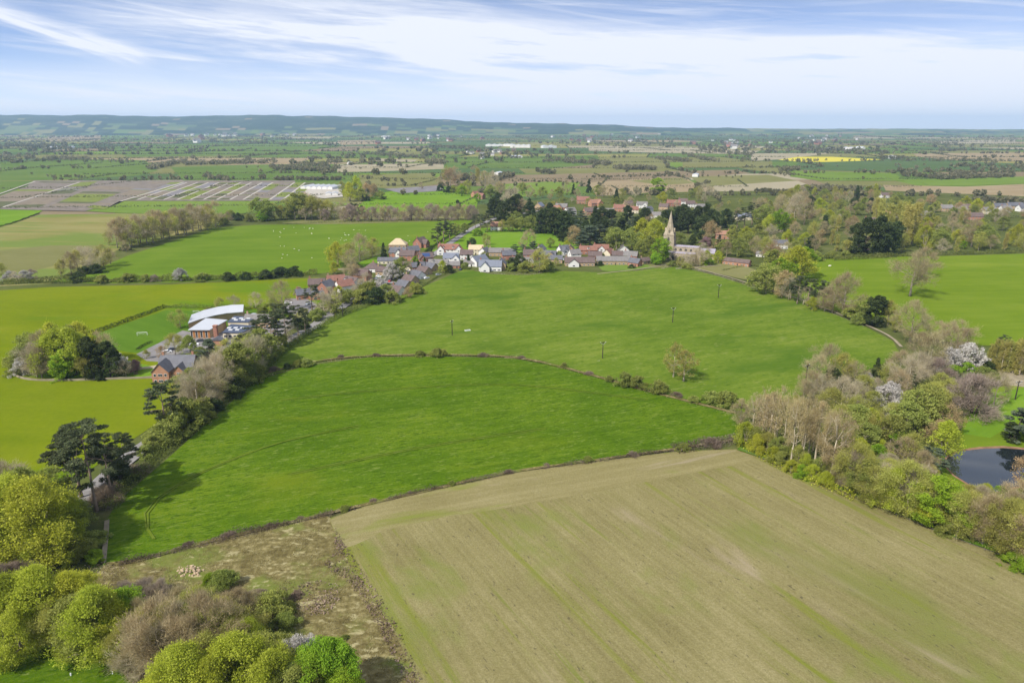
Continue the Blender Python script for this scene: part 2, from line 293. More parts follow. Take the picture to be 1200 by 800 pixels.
F['leafy'] = foliage('fresh_leaves', (0.164, 0.263, 0.021), (0.269, 0.404, 0.033), (0.386, 0.526, 0.054), 0.35)
F['olive'] = foliage('olive_leaves', (0.187, 0.216, 0.049), (0.292, 0.328, 0.076), (0.409, 0.433, 0.123), 0.33)
F['pine'] = foliage('pine_needles', (0.056, 0.068, 0.032), (0.092, 0.110, 0.052), (0.145, 0.165, 0.080), 0.2)
F['cedar'] = foliage('cedar_needles', (0.062, 0.086, 0.052), (0.105, 0.136, 0.082), (0.165, 0.198, 0.122), 0.2)
F['yew'] = foliage('evergreen_leaves', (0.040, 0.058, 0.020), (0.070, 0.096, 0.034), (0.120, 0.150, 0.055), 0.25)
F['copper'] = foliage('copper_buds', (0.316, 0.228, 0.111), (0.450, 0.333, 0.170), (0.573, 0.439, 0.240), 0.33)
F['poplar'] = foliage('poplar_buds', (0.340, 0.275, 0.130), (0.470, 0.385, 0.190), (0.570, 0.490, 0.270), 0.33)
F['lombardy'] = foliage('yellow_poplar_buds', (0.304, 0.281, 0.070), (0.433, 0.404, 0.111), (0.550, 0.515, 0.170), 0.35)
F['blossom'] = foliage('white_blossom', (0.34, 0.31, 0.27), (0.52, 0.49, 0.44), (0.70, 0.67, 0.62), 0.25)
F['pink'] = foliage('pink_blossom', (0.26, 0.15, 0.16), (0.36, 0.23, 0.24), (0.45, 0.32, 0.32), 0.25)
F['oak'] = foliage('oak_buds', (0.281, 0.252, 0.064), (0.398, 0.363, 0.099), (0.515, 0.468, 0.152), 0.35)
F['bank'] = foliage('dead_bank_stems', (0.075, 0.055, 0.042), (0.130, 0.098, 0.076), (0.210, 0.165, 0.128), 0.15)
F['hedge'] = foliage('hedge_leaves', (0.088, 0.111, 0.026), (0.152, 0.181, 0.041), (0.246, 0.269, 0.076), 0.3)
F['hedge_dark'] = foliage('dark_hedge_leaves', (0.030, 0.050, 0.012), (0.050, 0.078, 0.018), (0.080, 0.110, 0.028), 0.2)
F['hedge_grey'] = foliage('hedge_twigs', (0.170, 0.145, 0.085), (0.260, 0.230, 0.140), (0.380, 0.350, 0.240), 0.2)
F['reed'] = foliage('straw_blades', (0.25, 0.205, 0.085), (0.40, 0.345, 0.160), (0.56, 0.50, 0.27), 0.3)
F['straw_green'] = foliage('green_straw_blades', (0.150, 0.165, 0.036), (0.26, 0.26, 0.072), (0.41, 0.38, 0.14), 0.3)
F['bramble'] = foliage('bramble_stems', (0.150, 0.110, 0.078), (0.240, 0.180, 0.132), (0.340, 0.265, 0.198), 0.2)
F['far'] = foliage('far_tree_mix', (0.130, 0.128, 0.070), (0.205, 0.192, 0.105), (0.285, 0.258, 0.155), 0.33)
F['far_dark'] = foliage('far_dark_hedge', (0.092, 0.104, 0.050), (0.132, 0.144, 0.070), (0.178, 0.180, 0.095), 0.3)

# ------------------------------------------------------------------ mesh helpers
def raw_mesh(name, verts, faces_by_n, mats=(), tone=None, midx=None, smooth=False):
    """verts (N,3); faces_by_n list of int arrays (F,k)"""
    me = bpy.data.meshes.new(name)
    verts = np.asarray(verts, dtype=np.float32); me.vertices.add(len(verts)); me.vertices.foreach_set('co', verts.ravel())
    loops = np.concatenate([f.ravel() for f in faces_by_n]).astype(np.int32)
    sizes = np.concatenate([np.full(len(f), f.shape[1], dtype=np.int32) for f in faces_by_n])
    starts = np.concatenate([[0], np.cumsum(sizes)[:-1]]).astype(np.int32)
    me.loops.add(len(loops)); me.loops.foreach_set('vertex_index', loops)
    me.polygons.add(len(sizes)); me.polygons.foreach_set('loop_start', starts); me.polygons.foreach_set('loop_total', sizes)
    if midx is not None: me.polygons.foreach_set('material_index', np.asarray(midx, dtype=np.int32))
    if smooth: me.polygons.foreach_set('use_smooth', np.ones(len(sizes), dtype=bool))
    for m in mats: me.materials.append(m)
    if tone is not None:
        a = me.attributes.new('tone', 'FLOAT', 'FACE'); a.data.foreach_set('value', np.asarray(tone, dtype=np.float32))
    me.update(calc_edges=True); return me

class MB:
    """collects boxes, prisms, tubes and polygons into one mesh; each with a material slot"""
    def __init__(s): s.v = []; s.f = []; s.m = []; s.mats = []
    def slot(s, m):
        if m not in s.mats: s.mats.append(m)
        return s.mats.index(m)
    def add(s, vs, fs, m):
        k = len(s.v); s.v += [tuple(v) for v in vs]; q = s.slot(m)
        for f in fs: s.f.append([i + k for i in f]); s.m.append(q)
    def box(s, x0, x1, y0, y1, z0, z1, m):
        s.add([(x0, y0, z0), (x1, y0, z0), (x1, y1, z0), (x0, y1, z0), (x0, y0, z1), (x1, y0, z1), (x1, y1, z1), (x0, y1, z1)],
              [(0, 3, 2, 1), (4, 5, 6, 7), (0, 1, 5, 4), (1, 2, 6, 5), (2, 3, 7, 6), (3, 0, 4, 7)], m)
    def prism(s, poly, z0, z1, m, cap=True):
        n = len(poly); vs = [(x, y, z0) for x, y in poly] + [(x, y, z1) for x, y in poly]
        fs = [(i, (i + 1) % n, (i + 1) % n + n, i + n) for i in range(n)]
        if cap: fs += [tuple(range(n - 1, -1, -1)), tuple(range(n, 2 * n))]
        s.add(vs, fs, m)
    def extrude(s, prof, axis0, axis1, m):
        """profile of (across, z) points swept from y=axis0 to y=axis1 (profile in x,z)"""
        n = len(prof); vs = [(x, axis0, z) for x, z in prof] + [(x, axis1, z) for x, z in prof]
        fs = [(i, i + n, (i + 1) % n + n, (i + 1) % n) for i in range(n)] + [tuple(range(n)), tuple(range(2 * n - 1, n - 1, -1))]
        s.add(vs, fs, m)
    def tube(s, pts, rad, m, sides=6, cap=True):
        pts = [Vector(p) for p in pts]; vs = []; fs = []
        for i, p in enumerate(pts):
            d = (pts[min(i + 1, len(pts) - 1)] - pts[max(i - 1, 0)]).normalized()
            a = d.orthogonal().normalized() if i == 0 else (a - d * a.dot(d)).normalized()
            b = d.cross(a)
            for k in range(sides):
                t = 2 * math.pi * k / sides; vs.append(p + (a * math.cos(t) + b * math.sin(t)) * rad[i])
        for i in range(len(pts) - 1):
            for k in range(sides):
                k2 = (k + 1) % sides; fs.append((i * sides + k, i * sides + k2, (i + 1) * sides + k2, (i + 1) * sides + k))
        if cap: fs += [tuple(range(sides - 1, -1, -1)), tuple(range((len(pts) - 1) * sides, len(pts) * sides))]
        s.add(vs, fs, m)
    def mesh(s, name, smooth=False):
        me = bpy.data.meshes.new(name); me.from_pydata(s.v, [], s.f)
        for m in s.mats: me.materials.append(m)
        me.polygons.foreach_set('material_index', s.m)
        if smooth: me.polygons.foreach_set('use_smooth', [True] * len(s.f))
        me.update(); return me
    def build(s, name, parent=None, smooth=False):
        return link(name, s.mesh(name, smooth), parent)
def link(name, me, parent=None):
    o = bpy.data.objects.new(name, me); COL.objects.link(o)
    if parent is not None: o.parent = parent
    return o
def tag(o, label=None, cat=None, group=None, kind=None):
    if label: o['label'] = label
    if cat: o['category'] = cat
    if group: o['group'] = group
    if kind: o['kind'] = kind
    return o
def empty(name, loc, rz=0.0):
    o = bpy.data.objects.new(name, None); COL.objects.link(o); o.location = loc; o.rotation_euler = (0, 0, rz); o.empty_display_size = 1; return o
def copy_tree(o, parent=None):
    c = o.copy(); COL.objects.link(c)
    if parent is not None: c.parent = parent
    for ch in list(o.children): copy_tree(ch, c)
    return c

ZL = [0.0]
def poly_px(name, pts, mat, label, z=None):
    """a field, yard or lawn: the outline seen in the photo, laid on the ground"""
    if z is None: ZL[0] += 0.012; z = ZL[0]
    vs = [G(x, y) for x, y in pts]
    me = bpy.data.meshes.new(name); me.from_pydata([(v.x, v.y, z) for v in vs], [], [list(range(len(vs)))]); me.materials.append(mat)
    me.update()
    if me.polygons[0].normal.z < 0: me.flip_normals()
    return tag(link(name, me), label, kind='structure')
def smooth_line(pts, step):
    """resample a world polyline with a Catmull-Rom spline"""
    pts = [Vector((p.x, p.y, 0)) for p in pts]; out_ = []
    for i in range(len(pts) - 1):
        p0, p1, p2, p3 = pts[max(i - 1, 0)], pts[i], pts[i + 1], pts[min(i + 2, len(pts) - 1)]
        n = max(1, int((p2 - p1).length / step))
        for k in range(n):
            t = k / n
            out_.append(0.5 * ((2 * p1) + (p2 - p0) * t + (2 * p0 - 5 * p1 + 4 * p2 - p3) * t * t + (3 * p1 - p0 - 3 * p2 + p3) * t ** 3))
    out_.append(pts[-1]); return out_
def ribbon(name, pts_px, width, mat, label, step=6, z=None):
    if z is None: ZL[0] += 0.012; z = ZL[0]
    line = smooth_line([G(x, y) for x, y in pts_px], step); vs = []; fs = []
    for i, p in enumerate(line):
        d = (line[min(i + 1, len(line) - 1)] - line[max(i - 1, 0)]).normalized(); n_ = Vector((-d.y, d.x, 0)) * width / 2
        wv = 1 + 0.06 * math.sin(i * 1.7)
        vs += [(p.x + n_.x * wv, p.y + n_.y * wv, z), (p.x - n_.x * wv, p.y - n_.y * wv, z)]
        if i: fs.append((2 * i - 2, 2 * i - 1, 2 * i + 1, 2 * i))
    me = bpy.data.meshes.new(name); me.from_pydata(vs, [], fs); me.materials.append(mat); me.update()
    return tag(link(name, me), label, kind='structure')

def quads(c, size, rg, flat=0.0):
    """random leaf-sized quads about centres c; flat=1 lies level"""
    n = len(c); a = rg.normal(size=(n, 3)); nr = rg.normal(size=(n, 3)); nr[:, 2] = nr[:, 2] * (1 - flat) + flat * 3.0 * np.sign(nr[:, 2] + 1e-9)
    nr /= np.linalg.norm(nr, axis=1, keepdims=True); a -= nr * (a * nr).sum(1, keepdims=True); a /= np.linalg.norm(a, axis=1, keepdims=True)
    b = np.cross(nr, a); s = (size * rg.uniform(0.6, 1.35, size=(n, 1))) * 0.5; asp = rg.uniform(0.55, 1.0, size=(n, 1))
    v = np.stack([c - a * s - b * s * asp, c + a * s - b * s * asp * 0.6, c + a * s + b * s * asp, c - a * s + b * s * asp * 0.7], axis=1).reshape(-1, 3)
    return v, np.arange(4 * n).reshape(n, 4)
def strips(base, direc, length, width, rg):
    """slim twigs or blades: one long triangle each"""
    n = len(base); d = direc / np.linalg.norm(direc, axis=1, keepdims=True)
    sd = np.cross(d, rg.normal(size=(n, 3))); sd /= np.linalg.norm(sd, axis=1, keepdims=True)
    Ln = length * rg.uniform(0.6, 1.3, size=(n, 1)); W = width * rg.uniform(0.7, 1.3, size=(n, 1)) * 0.5
    v = np.stack([base - sd * W, base + sd * W, base + d * Ln], axis=1).reshape(-1, 3)
    return v, np.arange(3 * n).reshape(n, 3)

# ------------------------------------------------------------------ tree kinds
# h height, cb crown base (share of h), Rr crown radius, prof outline, tips, clump (radius, flatness), leaves per tip, leaf size, twigs per tip, twig length/width
def prof_round(t): return math.sqrt(max(0.0, 1 - (2 * t - 0.95) ** 2 * 0.98))
def prof_broad(t): return (0.72 + 0.28 * math.sin(math.pi * min(1, t * 1.15))) * math.sqrt(max(0, 1 - t ** 3.2))
def prof_up(t): return 0.35 + 0.65 * math.sin(math.pi * (0.1 + 0.82 * t)) if t < 0.98 else 0.3
def prof_vase(t): return (0.35 + 0.75 * t) * math.sqrt(max(0, 1 - t ** 5))
def prof_cone(t): return max(0.05, (1 - t) ** 0.85)
def prof_dome(t): return math.sqrt(max(0.0, 1 - t * t * 0.97))
def prof_flat(t): return 0.55 + 0.45 * math.sin(math.pi * min(1, 0.25 + t * 0.8))
def prof_slim(t): return 0.55 + 0.45 * math.sin(math.pi * min(1.0, 0.15 + 0.75 * t))
KINDS = {
 'bare':   dict(h=14, cb=.20, R=6.0, prof=prof_round, tips=105, cr=1.5, cz=1.0, leaf=0, twig=40, tl=1.1, tw=.07, bark='bark_grey', mat='bare', limbs=9, up=.55, tr=.34),
 'baregrey': dict(h=13, cb=.16, R=5.8, prof=prof_round, tips=100, cr=1.5, cz=1.0, leaf=0, twig=36, tl=1.15, tw=.07, bark='bark_pale', mat='baregrey', limbs=10, up=.5, tr=.32),
 'purple': dict(h=9, cb=.05, R=5.8, prof=prof_dome, tips=110, cr=1.3, cz=.9, leaf=0, twig=60, tl=.95, tw=.075, bark='bark_dark', mat='purple', limbs=12, up=.6, tr=.14, stems=6),
 'bud':    dict(h=13, cb=.14, R=5.2, prof=prof_round, tips=110, cr=1.45, cz=1.1, leaf=24, ls=.30, twig=26, tl=1.0, tw=.065, bark='bark_grey', flat=.22, mat='bud', limbs=9, up=.7, tr=.28),
 'willow': dict(h=13, cb=.08, R=6.2, prof=prof_broad, tips=120, cr=1.5, cz=1.2, leaf=55, ls=.33, twig=18, tl=1.1, tw=.07, bark='bark_grey', flat=.22, mat='willow', limbs=10, up=.8, tr=.3, stems=3),
 'leafy':  dict(h=13, cb=.12, R=5.6, prof=prof_round, tips=85, cr=1.5, cz=.95, leaf=85, ls=.38, twig=0, tl=.8, tw=.06, bark='bark_dark', flat=.22, mat='leafy', limbs=9, up=.4, tr=.34),
 'olive':  dict(h=12, cb=.10, R=5.6, prof=prof_round, tips=90, cr=1.5, cz=1.0, leaf=62, ls=.38, twig=10, tl=.9, tw=.07, bark='bark_grey', flat=.22, mat='olive', limbs=9, up=.5, tr=.32),
 'pine':   dict(h=17, cb=.36, R=5.6, prof=prof_flat, tips=44, cr=1.55, cz=.42, leaf=85, ls=.46, flat=.25, twig=0, tl=1, tw=.1, bark='bark_pine', mat='pine', limbs=9, up=.15, tr=.42),
 'cedar':  dict(h=16, cb=.10, R=7.0, prof=prof_broad, tips=64, cr=2.0, cz=.34, leaf=120, ls=.50, flat=.4, twig=0, tl=1, tw=.1, bark='bark_dark', mat='cedar', limbs=12, up=-.05, tr=.5),
 'yew':    dict(h=14, cb=.04, R=5.6, prof=prof_dome, tips=95, cr=1.45, cz=1.0, leaf=105, ls=.46, twig=0, tl=1, tw=.1, bark='bark_dark', flat=.22, mat='yew', limbs=9, up=.3, tr=.42),
 'conifer': dict(h=13, cb=.04, R=3.0, prof=prof_cone, tips=85, cr=.95, cz=.75, leaf=85, ls=.40, twig=0, tl=1, tw=.1, bark='bark_dark', mat='yew', limbs=6, up=-.1, tr=.28),
 'copper': dict(h=13, cb=.12, R=5.2, prof=prof_round, tips=100, cr=1.4, cz=1.0, leaf=30, ls=.30, twig=20, tl=.95, tw=.07, bark='bark_grey', flat=.22, mat='copper', limbs=9, up=.6, tr=.28),
 'poplar': dict(h=19, cb=.26, R=4.0, prof=prof_vase, tips=84, cr=.95, cz=1.25, leaf=8, ls=.26, twig=7, tl=1.25, tw=.065, bark='bark_pale', mat='poplar', limbs=14, up=1.5, tr=.32),
 'lombardy': dict(h=20, cb=.06, R=2.6, prof=prof_slim, tips=100, cr=1.0, cz=1.5, leaf=48, ls=.36, twig=16, tl=1.2, tw=.08, bark='bark_pale', mat='lombardy', limbs=9, up=2.0, tr=.3),
 'blossom': dict(h=9, cb=.08, R=4.4, prof=prof_dome, tips=80, cr=1.05, cz=.8, leaf=60, ls=.30, twig=16, tl=.8, tw=.06, bark='bark_dark', mat='blossom', limbs=9, up=.6, tr=.18, stems=3),
 'pink':   dict(h=8, cb=.1, R=4.2, prof=prof_dome, tips=70, cr=1.05, cz=.8, leaf=60, ls=.32, twig=12, tl=.8, tw=.06, bark='bark_dark', mat='pink', limbs=8, up=.5, tr=.18),
 'shrub':  dict(h=4.2, cb=.02, R=3.1, prof=prof_dome, tips=60, cr=.85, cz=.6, leaf=85, ls=.26, twig=10, tl=.6, tw=.05, bark='bark_grey', mat='olive', limbs=8, up=.7, tr=.09, stems=5),
 'shrubgreen': dict(h=4.2, cb=.02, R=3.1, prof=prof_dome, tips=60, cr=.85, cz=.6, leaf=85, ls=.26, twig=6, tl=.6, tw=.05, bark='bark_grey', mat='leafy', limbs=8, up=.6, tr=.09, stems=5),
 'shrubdark': dict(h=4.2, cb=.02, R=3.1, prof=prof_dome, tips=60, cr=.85, cz=.6, leaf=85, ls=.26, twig=4, tl=.6, tw=.05, bark='bark_dark', mat='yew', limbs=8, up=.6, tr=.09, stems=5),
 'oak':    dict(h=13, cb=.20, R=5.4, prof=prof_round, tips=80, cr=1.25, cz=.9, leaf=22, ls=.34, twig=10, tl=.9, tw=.06, bark='bark_pale', flat=.22, mat='oak', limbs=9, up=.45, tr=.36),
 'thicket': dict(h=2.0, cb=.02, R=4.2, prof=prof_dome, tips=60, cr=.9, cz=.35, leaf=0, twig=60, tl=.8, tw=.06, bark='bark_dark', mat='bramble', limbs=10, up=.7, tr=.06, stems=8),
}
NAME = dict(bare='bare_tree', baregrey='bare_tree', purple='thicket_tree', bud='budding_tree', willow='willow_tree', leafy='broadleaf_tree', olive='broadleaf_tree', pine='pine_tree',
            cedar='cedar_tree', yew='evergreen_tree', conifer='conifer_tree', copper='budding_tree', poplar='poplar_tree', lombardy='poplar_tree', blossom='blossom_tree', pink='blossom_tree',
            shrub='shrub', shrubgreen='shrub', shrubdark='shrub', thicket='bramble_bush', oak='oak_tree')
LOOK = dict(bare='leafless brown tree', baregrey='leafless pale grey tree', purple='low purple-grey leafless tree', bud='tree in olive-yellow bud', willow='yellow-green budding willow',
            leafy='fresh bright green tree', olive='rounded olive green tree', pine='dark flat-topped pine', cedar='spreading blue-green cedar', yew='dense dark evergreen', conifer='dark pointed conifer',
            copper='tree in coppery brown bud', poplar='pale-stemmed poplar with coppery buds', lombardy='slim upright yellowish poplar', blossom='white blossoming tree', pink='pink blossoming tree',
            shrub='rounded olive shrub', shrubgreen='bright green shrub', shrubdark='dark green shrub', thicket='purple-brown leafless bramble', oak='sparse pale olive oak')

def gen_tree(kind, seed, dense=1.0):
    P = KINDS[kind]; rg = np.random.default_rng(1000 + seed * 97 + sum(map(ord, kind))); rr = random.Random(seed * 131 + sum(map(ord, kind)))
    h, cb, Rr = P['h'], P['cb'] * P['h'], P['R']; stems = P.get('stems', 1)
    # lumpy outline
    ph = [rr.uniform(0, 6.28) for _ in range(6)]
    def lump(az, t): return 1 + .17 * math.sin(2 * az + ph[0] + 3 * t) + .13 * math.sin(3 * az + ph[1] - 4 * t) + .10 * math.sin(5 * az + ph[2] + 7 * t)
    ntip = int(P['tips'] * (1 if dense <= 1 else 1.25)); tips = []
    hubs = [(rr.random() ** .8, rr.uniform(0, 6.283), rr.uniform(.82, 1.18)) for _ in range(13)]
    while len(tips) < ntip:
        t = rr.random() ** (0.85 if kind not in ('conifer',) else 1.25); az = rr.uniform(0, 6.283); bulge = 1.0
        if rr.random() < .72 and kind not in ('conifer', 'lombardy'):
            ht, ha, bulge = rr.choice(hubs); t = min(1, max(0, ht + rr.gauss(0, .10))); az = ha + rr.gauss(0, .30)
        q = (0.30 + 0.70 * rr.random() ** 0.55) if kind != 'conifer' else (0.6 + 0.4 * rr.random())
        r = Rr * P['prof'](t) * lump(az, t) * q * bulge
        z = cb + (h - cb) * (0.03 + 0.95 * t)
        if kind in ('pine', 'cedar'):       # foliage lies in tiers
            tier = round(t * 7) / 7 + rr.uniform(-.025, .025); z = cb + (h - cb) * (0.05 + .93 * tier)
        tips.append(Vector((r * math.cos(az), r * math.sin(az), z)))
    wood = MB(); bk = M[P['bark']]; tr = P['tr']
    # stems
    stem_pts = []
    for s in range(stems):
        a = rr.uniform(0, 6.28); lean = 0.0 if stems == 1 else Rr * rr.uniform(.12, .42)
        hh = h * (0.80 if kind in ('conifer', 'pine', 'lombardy', 'cedar') else 0.62)
        pts = []; n = 6
        for i in range(n):
            t = i / (n - 1)
            pts.append(Vector((math.cos(a) * (lean * t ** 1.2 + (0.25 if stems > 1 else 0)) + rr.uniform(-.12, .12) * t * Rr * .35, math.sin(a) * (lean * t ** 1.2 + (0.25 if stems > 1 else 0)) + rr.uniform(-.12, .12) * t * Rr * .35, hh * t - (0.25 if i == 0 else 0))))
        wood.tube(pts, [tr * (1.25 if i == 0 else 1) * (1 - .78 * i / (n - 1)) for i in range(n)], bk, 6)
        stem_pts.append(pts)
    # limbs: tips grouped by direction, each group carried by one limb
    nl = P['limbs']; seeds = rr.sample(tips, nl); groups = [[] for _ in range(nl)]
    for tp in tips:
        j = min(range(nl), key=lambda k: (tp - seeds[k]).length); groups[j].append(tp)
    ends = []
    for g in groups:
        if not g: continue
        c = sum(g, Vector()) / len(g)
        sp = min(stem_pts, key=lambda p: (p[-1] - c).length)
        rad = math.hypot(c.x, c.y)
        z0 = max(cb * .8, min(c.z - rad * P['up'] * .55, sp[-1].z * .95)); z0 = max(z0, 0.25)
        i = min(range(len(sp)), key=lambda k: abs(sp[k].z - z0)); i = max(1, i); i = min(i, len(sp) - 1)
        st = sp[i]; mid = st.lerp(c, .5) + Vector((0, 0, -rad * .10 if P['up'] > .3 else rad * .05))
        r0 = tr * (1 - .7 * i / 5) * .62
        wood.tube([st, mid, c], [r0, r0 * .7, r0 * .4], bk, 5)
        for tp in g:
            s = mid.lerp(c, rr.uniform(0.2, 1.0)); m2 = s.lerp(tp, .5) + Vector((0, 0, (tp - s).length * .10))
            wood.tube([s, m2, tp], [r0 * .42, r0 * .28, r0 * .12], bk, 3, cap=False); ends.append((s, m2, tp))
    tm = wood.mesh(NAME[kind] + '_trunk', smooth=True)
    # crown
    V = []; FQ = []; FT = []; TQ = []; TT = []; k = 0
    if P['leaf']:
        n = int(P['leaf'] * (1 if dense <= 1 else dense)); size = P['ls'] * (1 if dense <= 1 else 1 / math.sqrt(dense) * 1.06)
        for (s, m2, tp) in ends:
            c = np.array(tp); cr = P['cr'] * rr.uniform(.65, 1.25); cz = P['cz'] * rr.uniform(.8, 1.15)
            p = rg.normal(size=(n, 3)); p /= np.linalg.norm(p, axis=1, keepdims=True); p *= rg.uniform(.25, 1, size=(n, 1)) ** .5 * rg.uniform(.7, 1.1, size=(n, 1))
            p *= np.array([cr, cr, cz]); pos = c + p
            if kind in ('willow', 'lombardy', 'bud', 'copper', 'poplar'):      # leaves strung along the shoots
                q = rg.random((n, 1)); m_ = rg.random(n) < .35; pos[m_] = (np.array(s) * (1 - q) + c * q)[m_] + p[m_] * .5
            pos[:, 2] = np.maximum(pos[:, 2], .15)
            v, f = quads(pos, size, rg, P.get('flat', 0)); V.append(v); FQ.append(f + k); k += len(v)
            base = rr.uniform(.25, .75); TQ.append(np.clip(base + rg.normal(0, .17, n), 0, 1))
    if P['twig']:
        n = int(P['twig'] * min(dense, 1.7))
        for (s, m2, tp) in ends:
            c = np.array(tp); a = np.array(m2); q = rg.random((n, 1)) ** .6
            b = a * (1 - q) + c * q + rg.normal(0, P['cr'] * .34, (n, 3))
            outw = (c - np.array([0, 0, cb + (h - cb) * .25])); outw /= np.linalg.norm(outw) + 1e-6
            d = outw * .9 + rg.normal(0, .62, (n, 3)) + np.array([0, 0, P['up'] * .8])
            b[:, 2] = np.maximum(b[:, 2], .1)
            v, f = strips(b, d, P['tl'], P['tw'] * (1 if dense <= 1 else .8), rg); V.append(v); FT.append(f + k); k += len(v)
            base = rr.uniform(.25, .75); TT.append(np.clip(base + rg.normal(0, .2, n), 0, 1))
    faces = []; tone = []
    if FQ: faces.append(np.concatenate(FQ)); tone += TQ
    if FT: faces.append(np.concatenate(FT)); tone += TT
    cm = raw_mesh(NAME[kind] + '_crown', np.concatenate(V), faces, [F[P['mat']]], np.concatenate(tone))
    return tm, cm
PROTO = {}
NVAR = 5
def proto(kind, var, fine):
    key = (kind, var, fine)
    if key not in PROTO: PROTO[key] = gen_tree(kind, var, 3.2 if fine else 1.0)
    return PROTO[key]

AREAS = {}          # area -> (phrase for labels, group phrase)
PLACED = []         # (area, kind, px, object)
TREES_DONE = []
def plant_at(area, kind, p, height, rz=None, wid=1.0):
    fine = mpp(p) < 0.31
    var = random.randrange(NVAR); tm, cm = proto(kind, var, fine)
    o = empty(NAME[kind], (p.x, p.y, 0), random.uniform(0, 6.283) if rz is None else rz)
    s = height / KINDS[kind]['h']; k = random.uniform(.88, 1.14); o.scale = (s * wid * k, s * wid / k, s)
    link('trunk', tm, o); link('crown', cm, o)
    tag(o, cat='bush' if NAME[kind] in ('shrub', 'bramble_bush') else 'tree')
    x, y = to_px(p); PLACED.append((area, kind, x, y, height, o)); return o
def plant(area, kind, bx, by, hpx, wid=1.0):
    P = KINDS[kind]; p = G(bx, by); m = mpp(p); th = math.atan2(CAM_H, math.hypot(p.x, p.y)); c, sn = math.cos(th), math.sin(th)
    rho = P['R'] / P['h'] * wid; Sx = math.hypot(rho * sn, .45 * c); low = max(0, Sx - .55 * c) if P['cb'] < .23 else 0
    h = hpx * m / (.55 * c + Sx + low); p = G(bx, by - low * h / m); return plant_at(area, kind, p, h, None, wid)
def grove(area, text):
    for row in text.replace('\n', ';').split(';'):
        q = row.split()
        if len(q) >= 4: plant(area, q[0], float(q[1]), float(q[2]), float(q[3]), float(q[4]) if len(q) > 4 else 1.0)
def inside(x, y, poly):
    c = False; n = len(poly); j = n - 1
    for i in range(n):
        (xi, yi), (xj, yj) = poly[i], poly[j]
        if (yi > y) != (yj > y) and x < (xj - xi) * (y - yi) / (yj - yi) + xi: c = not c
        j = i
    return c
def wood(area, poly, count, kinds, hr, gap, avoid=()):
    """an irregular stand of separate trees inside an outline"""
    W = [G(x, y) for x, y in poly]; wp = [(v.x, v.y) for v in W]
    x0, x1 = min(a for a, _ in wp), max(a for a, _ in wp); y0, y1 = min(b for _, b in wp), max(b for _, b in wp)
    got = []; tries = 0; ks = [k for k, n in kinds for _ in range(n)]
    taken = [(e[5].location.x, e[5].location.y) for e in PLACED]
    while len(got) < count and tries < 12000:
        tries += 1; x, y = random.uniform(x0, x1), random.uniform(y0, y1)
        if not inside(x, y, wp): continue
        if any((x - a) ** 2 + (y - b) ** 2 < gap * gap for a, b in got) or any((x - a) ** 2 + (y - b) ** 2 < (gap * .75) ** 2 for a, b in taken): continue
        if any((x - a) ** 2 + (y - b) ** 2 < r * r for a, b, r in avoid): continue
        got.append((x, y)); plant_at(area, random.choice(ks), Vector((x, y, 0)), random.uniform(*hr), None, random.uniform(.9, 1.15))
ORD = 'zero first second third fourth fifth sixth seventh eighth ninth tenth eleventh twelfth thirteenth fourteenth fifteenth sixteenth seventeenth eighteenth nineteenth twentieth'.split()
ORD += ['twenty-' + x for x in ORD[1:10]] + ['thirtieth'] + ['thirty-' + x for x in ORD[1:10]] + ['fortieth']
def name_trees():
    by = {}
    for e in PLACED: by.setdefault((e[0], e[1]), []).append(e)
    for (area, kind), es in by.items():
        phrase, grp = AREAS[area]; es.sort(key=lambda e: e[2]); n = len(es)
        for i, e in enumerate(es):
            if n == 1: lab = f'{LOOK[kind]} {phrase}'
            elif n == 2: lab = f'{("left" if i == 0 else "right")} one of two: {LOOK[kind]} {phrase}'
            else:
                k = i + 1; side = 'left'
                if k > n / 2: k = n - i; side = 'right'
                lab = f'{LOOK[kind]} {phrase}, ' + (f'{ORD[k]} from the {side}' if k > 1 else f'the {side}most')
            tag(e[5], lab, group=grp)

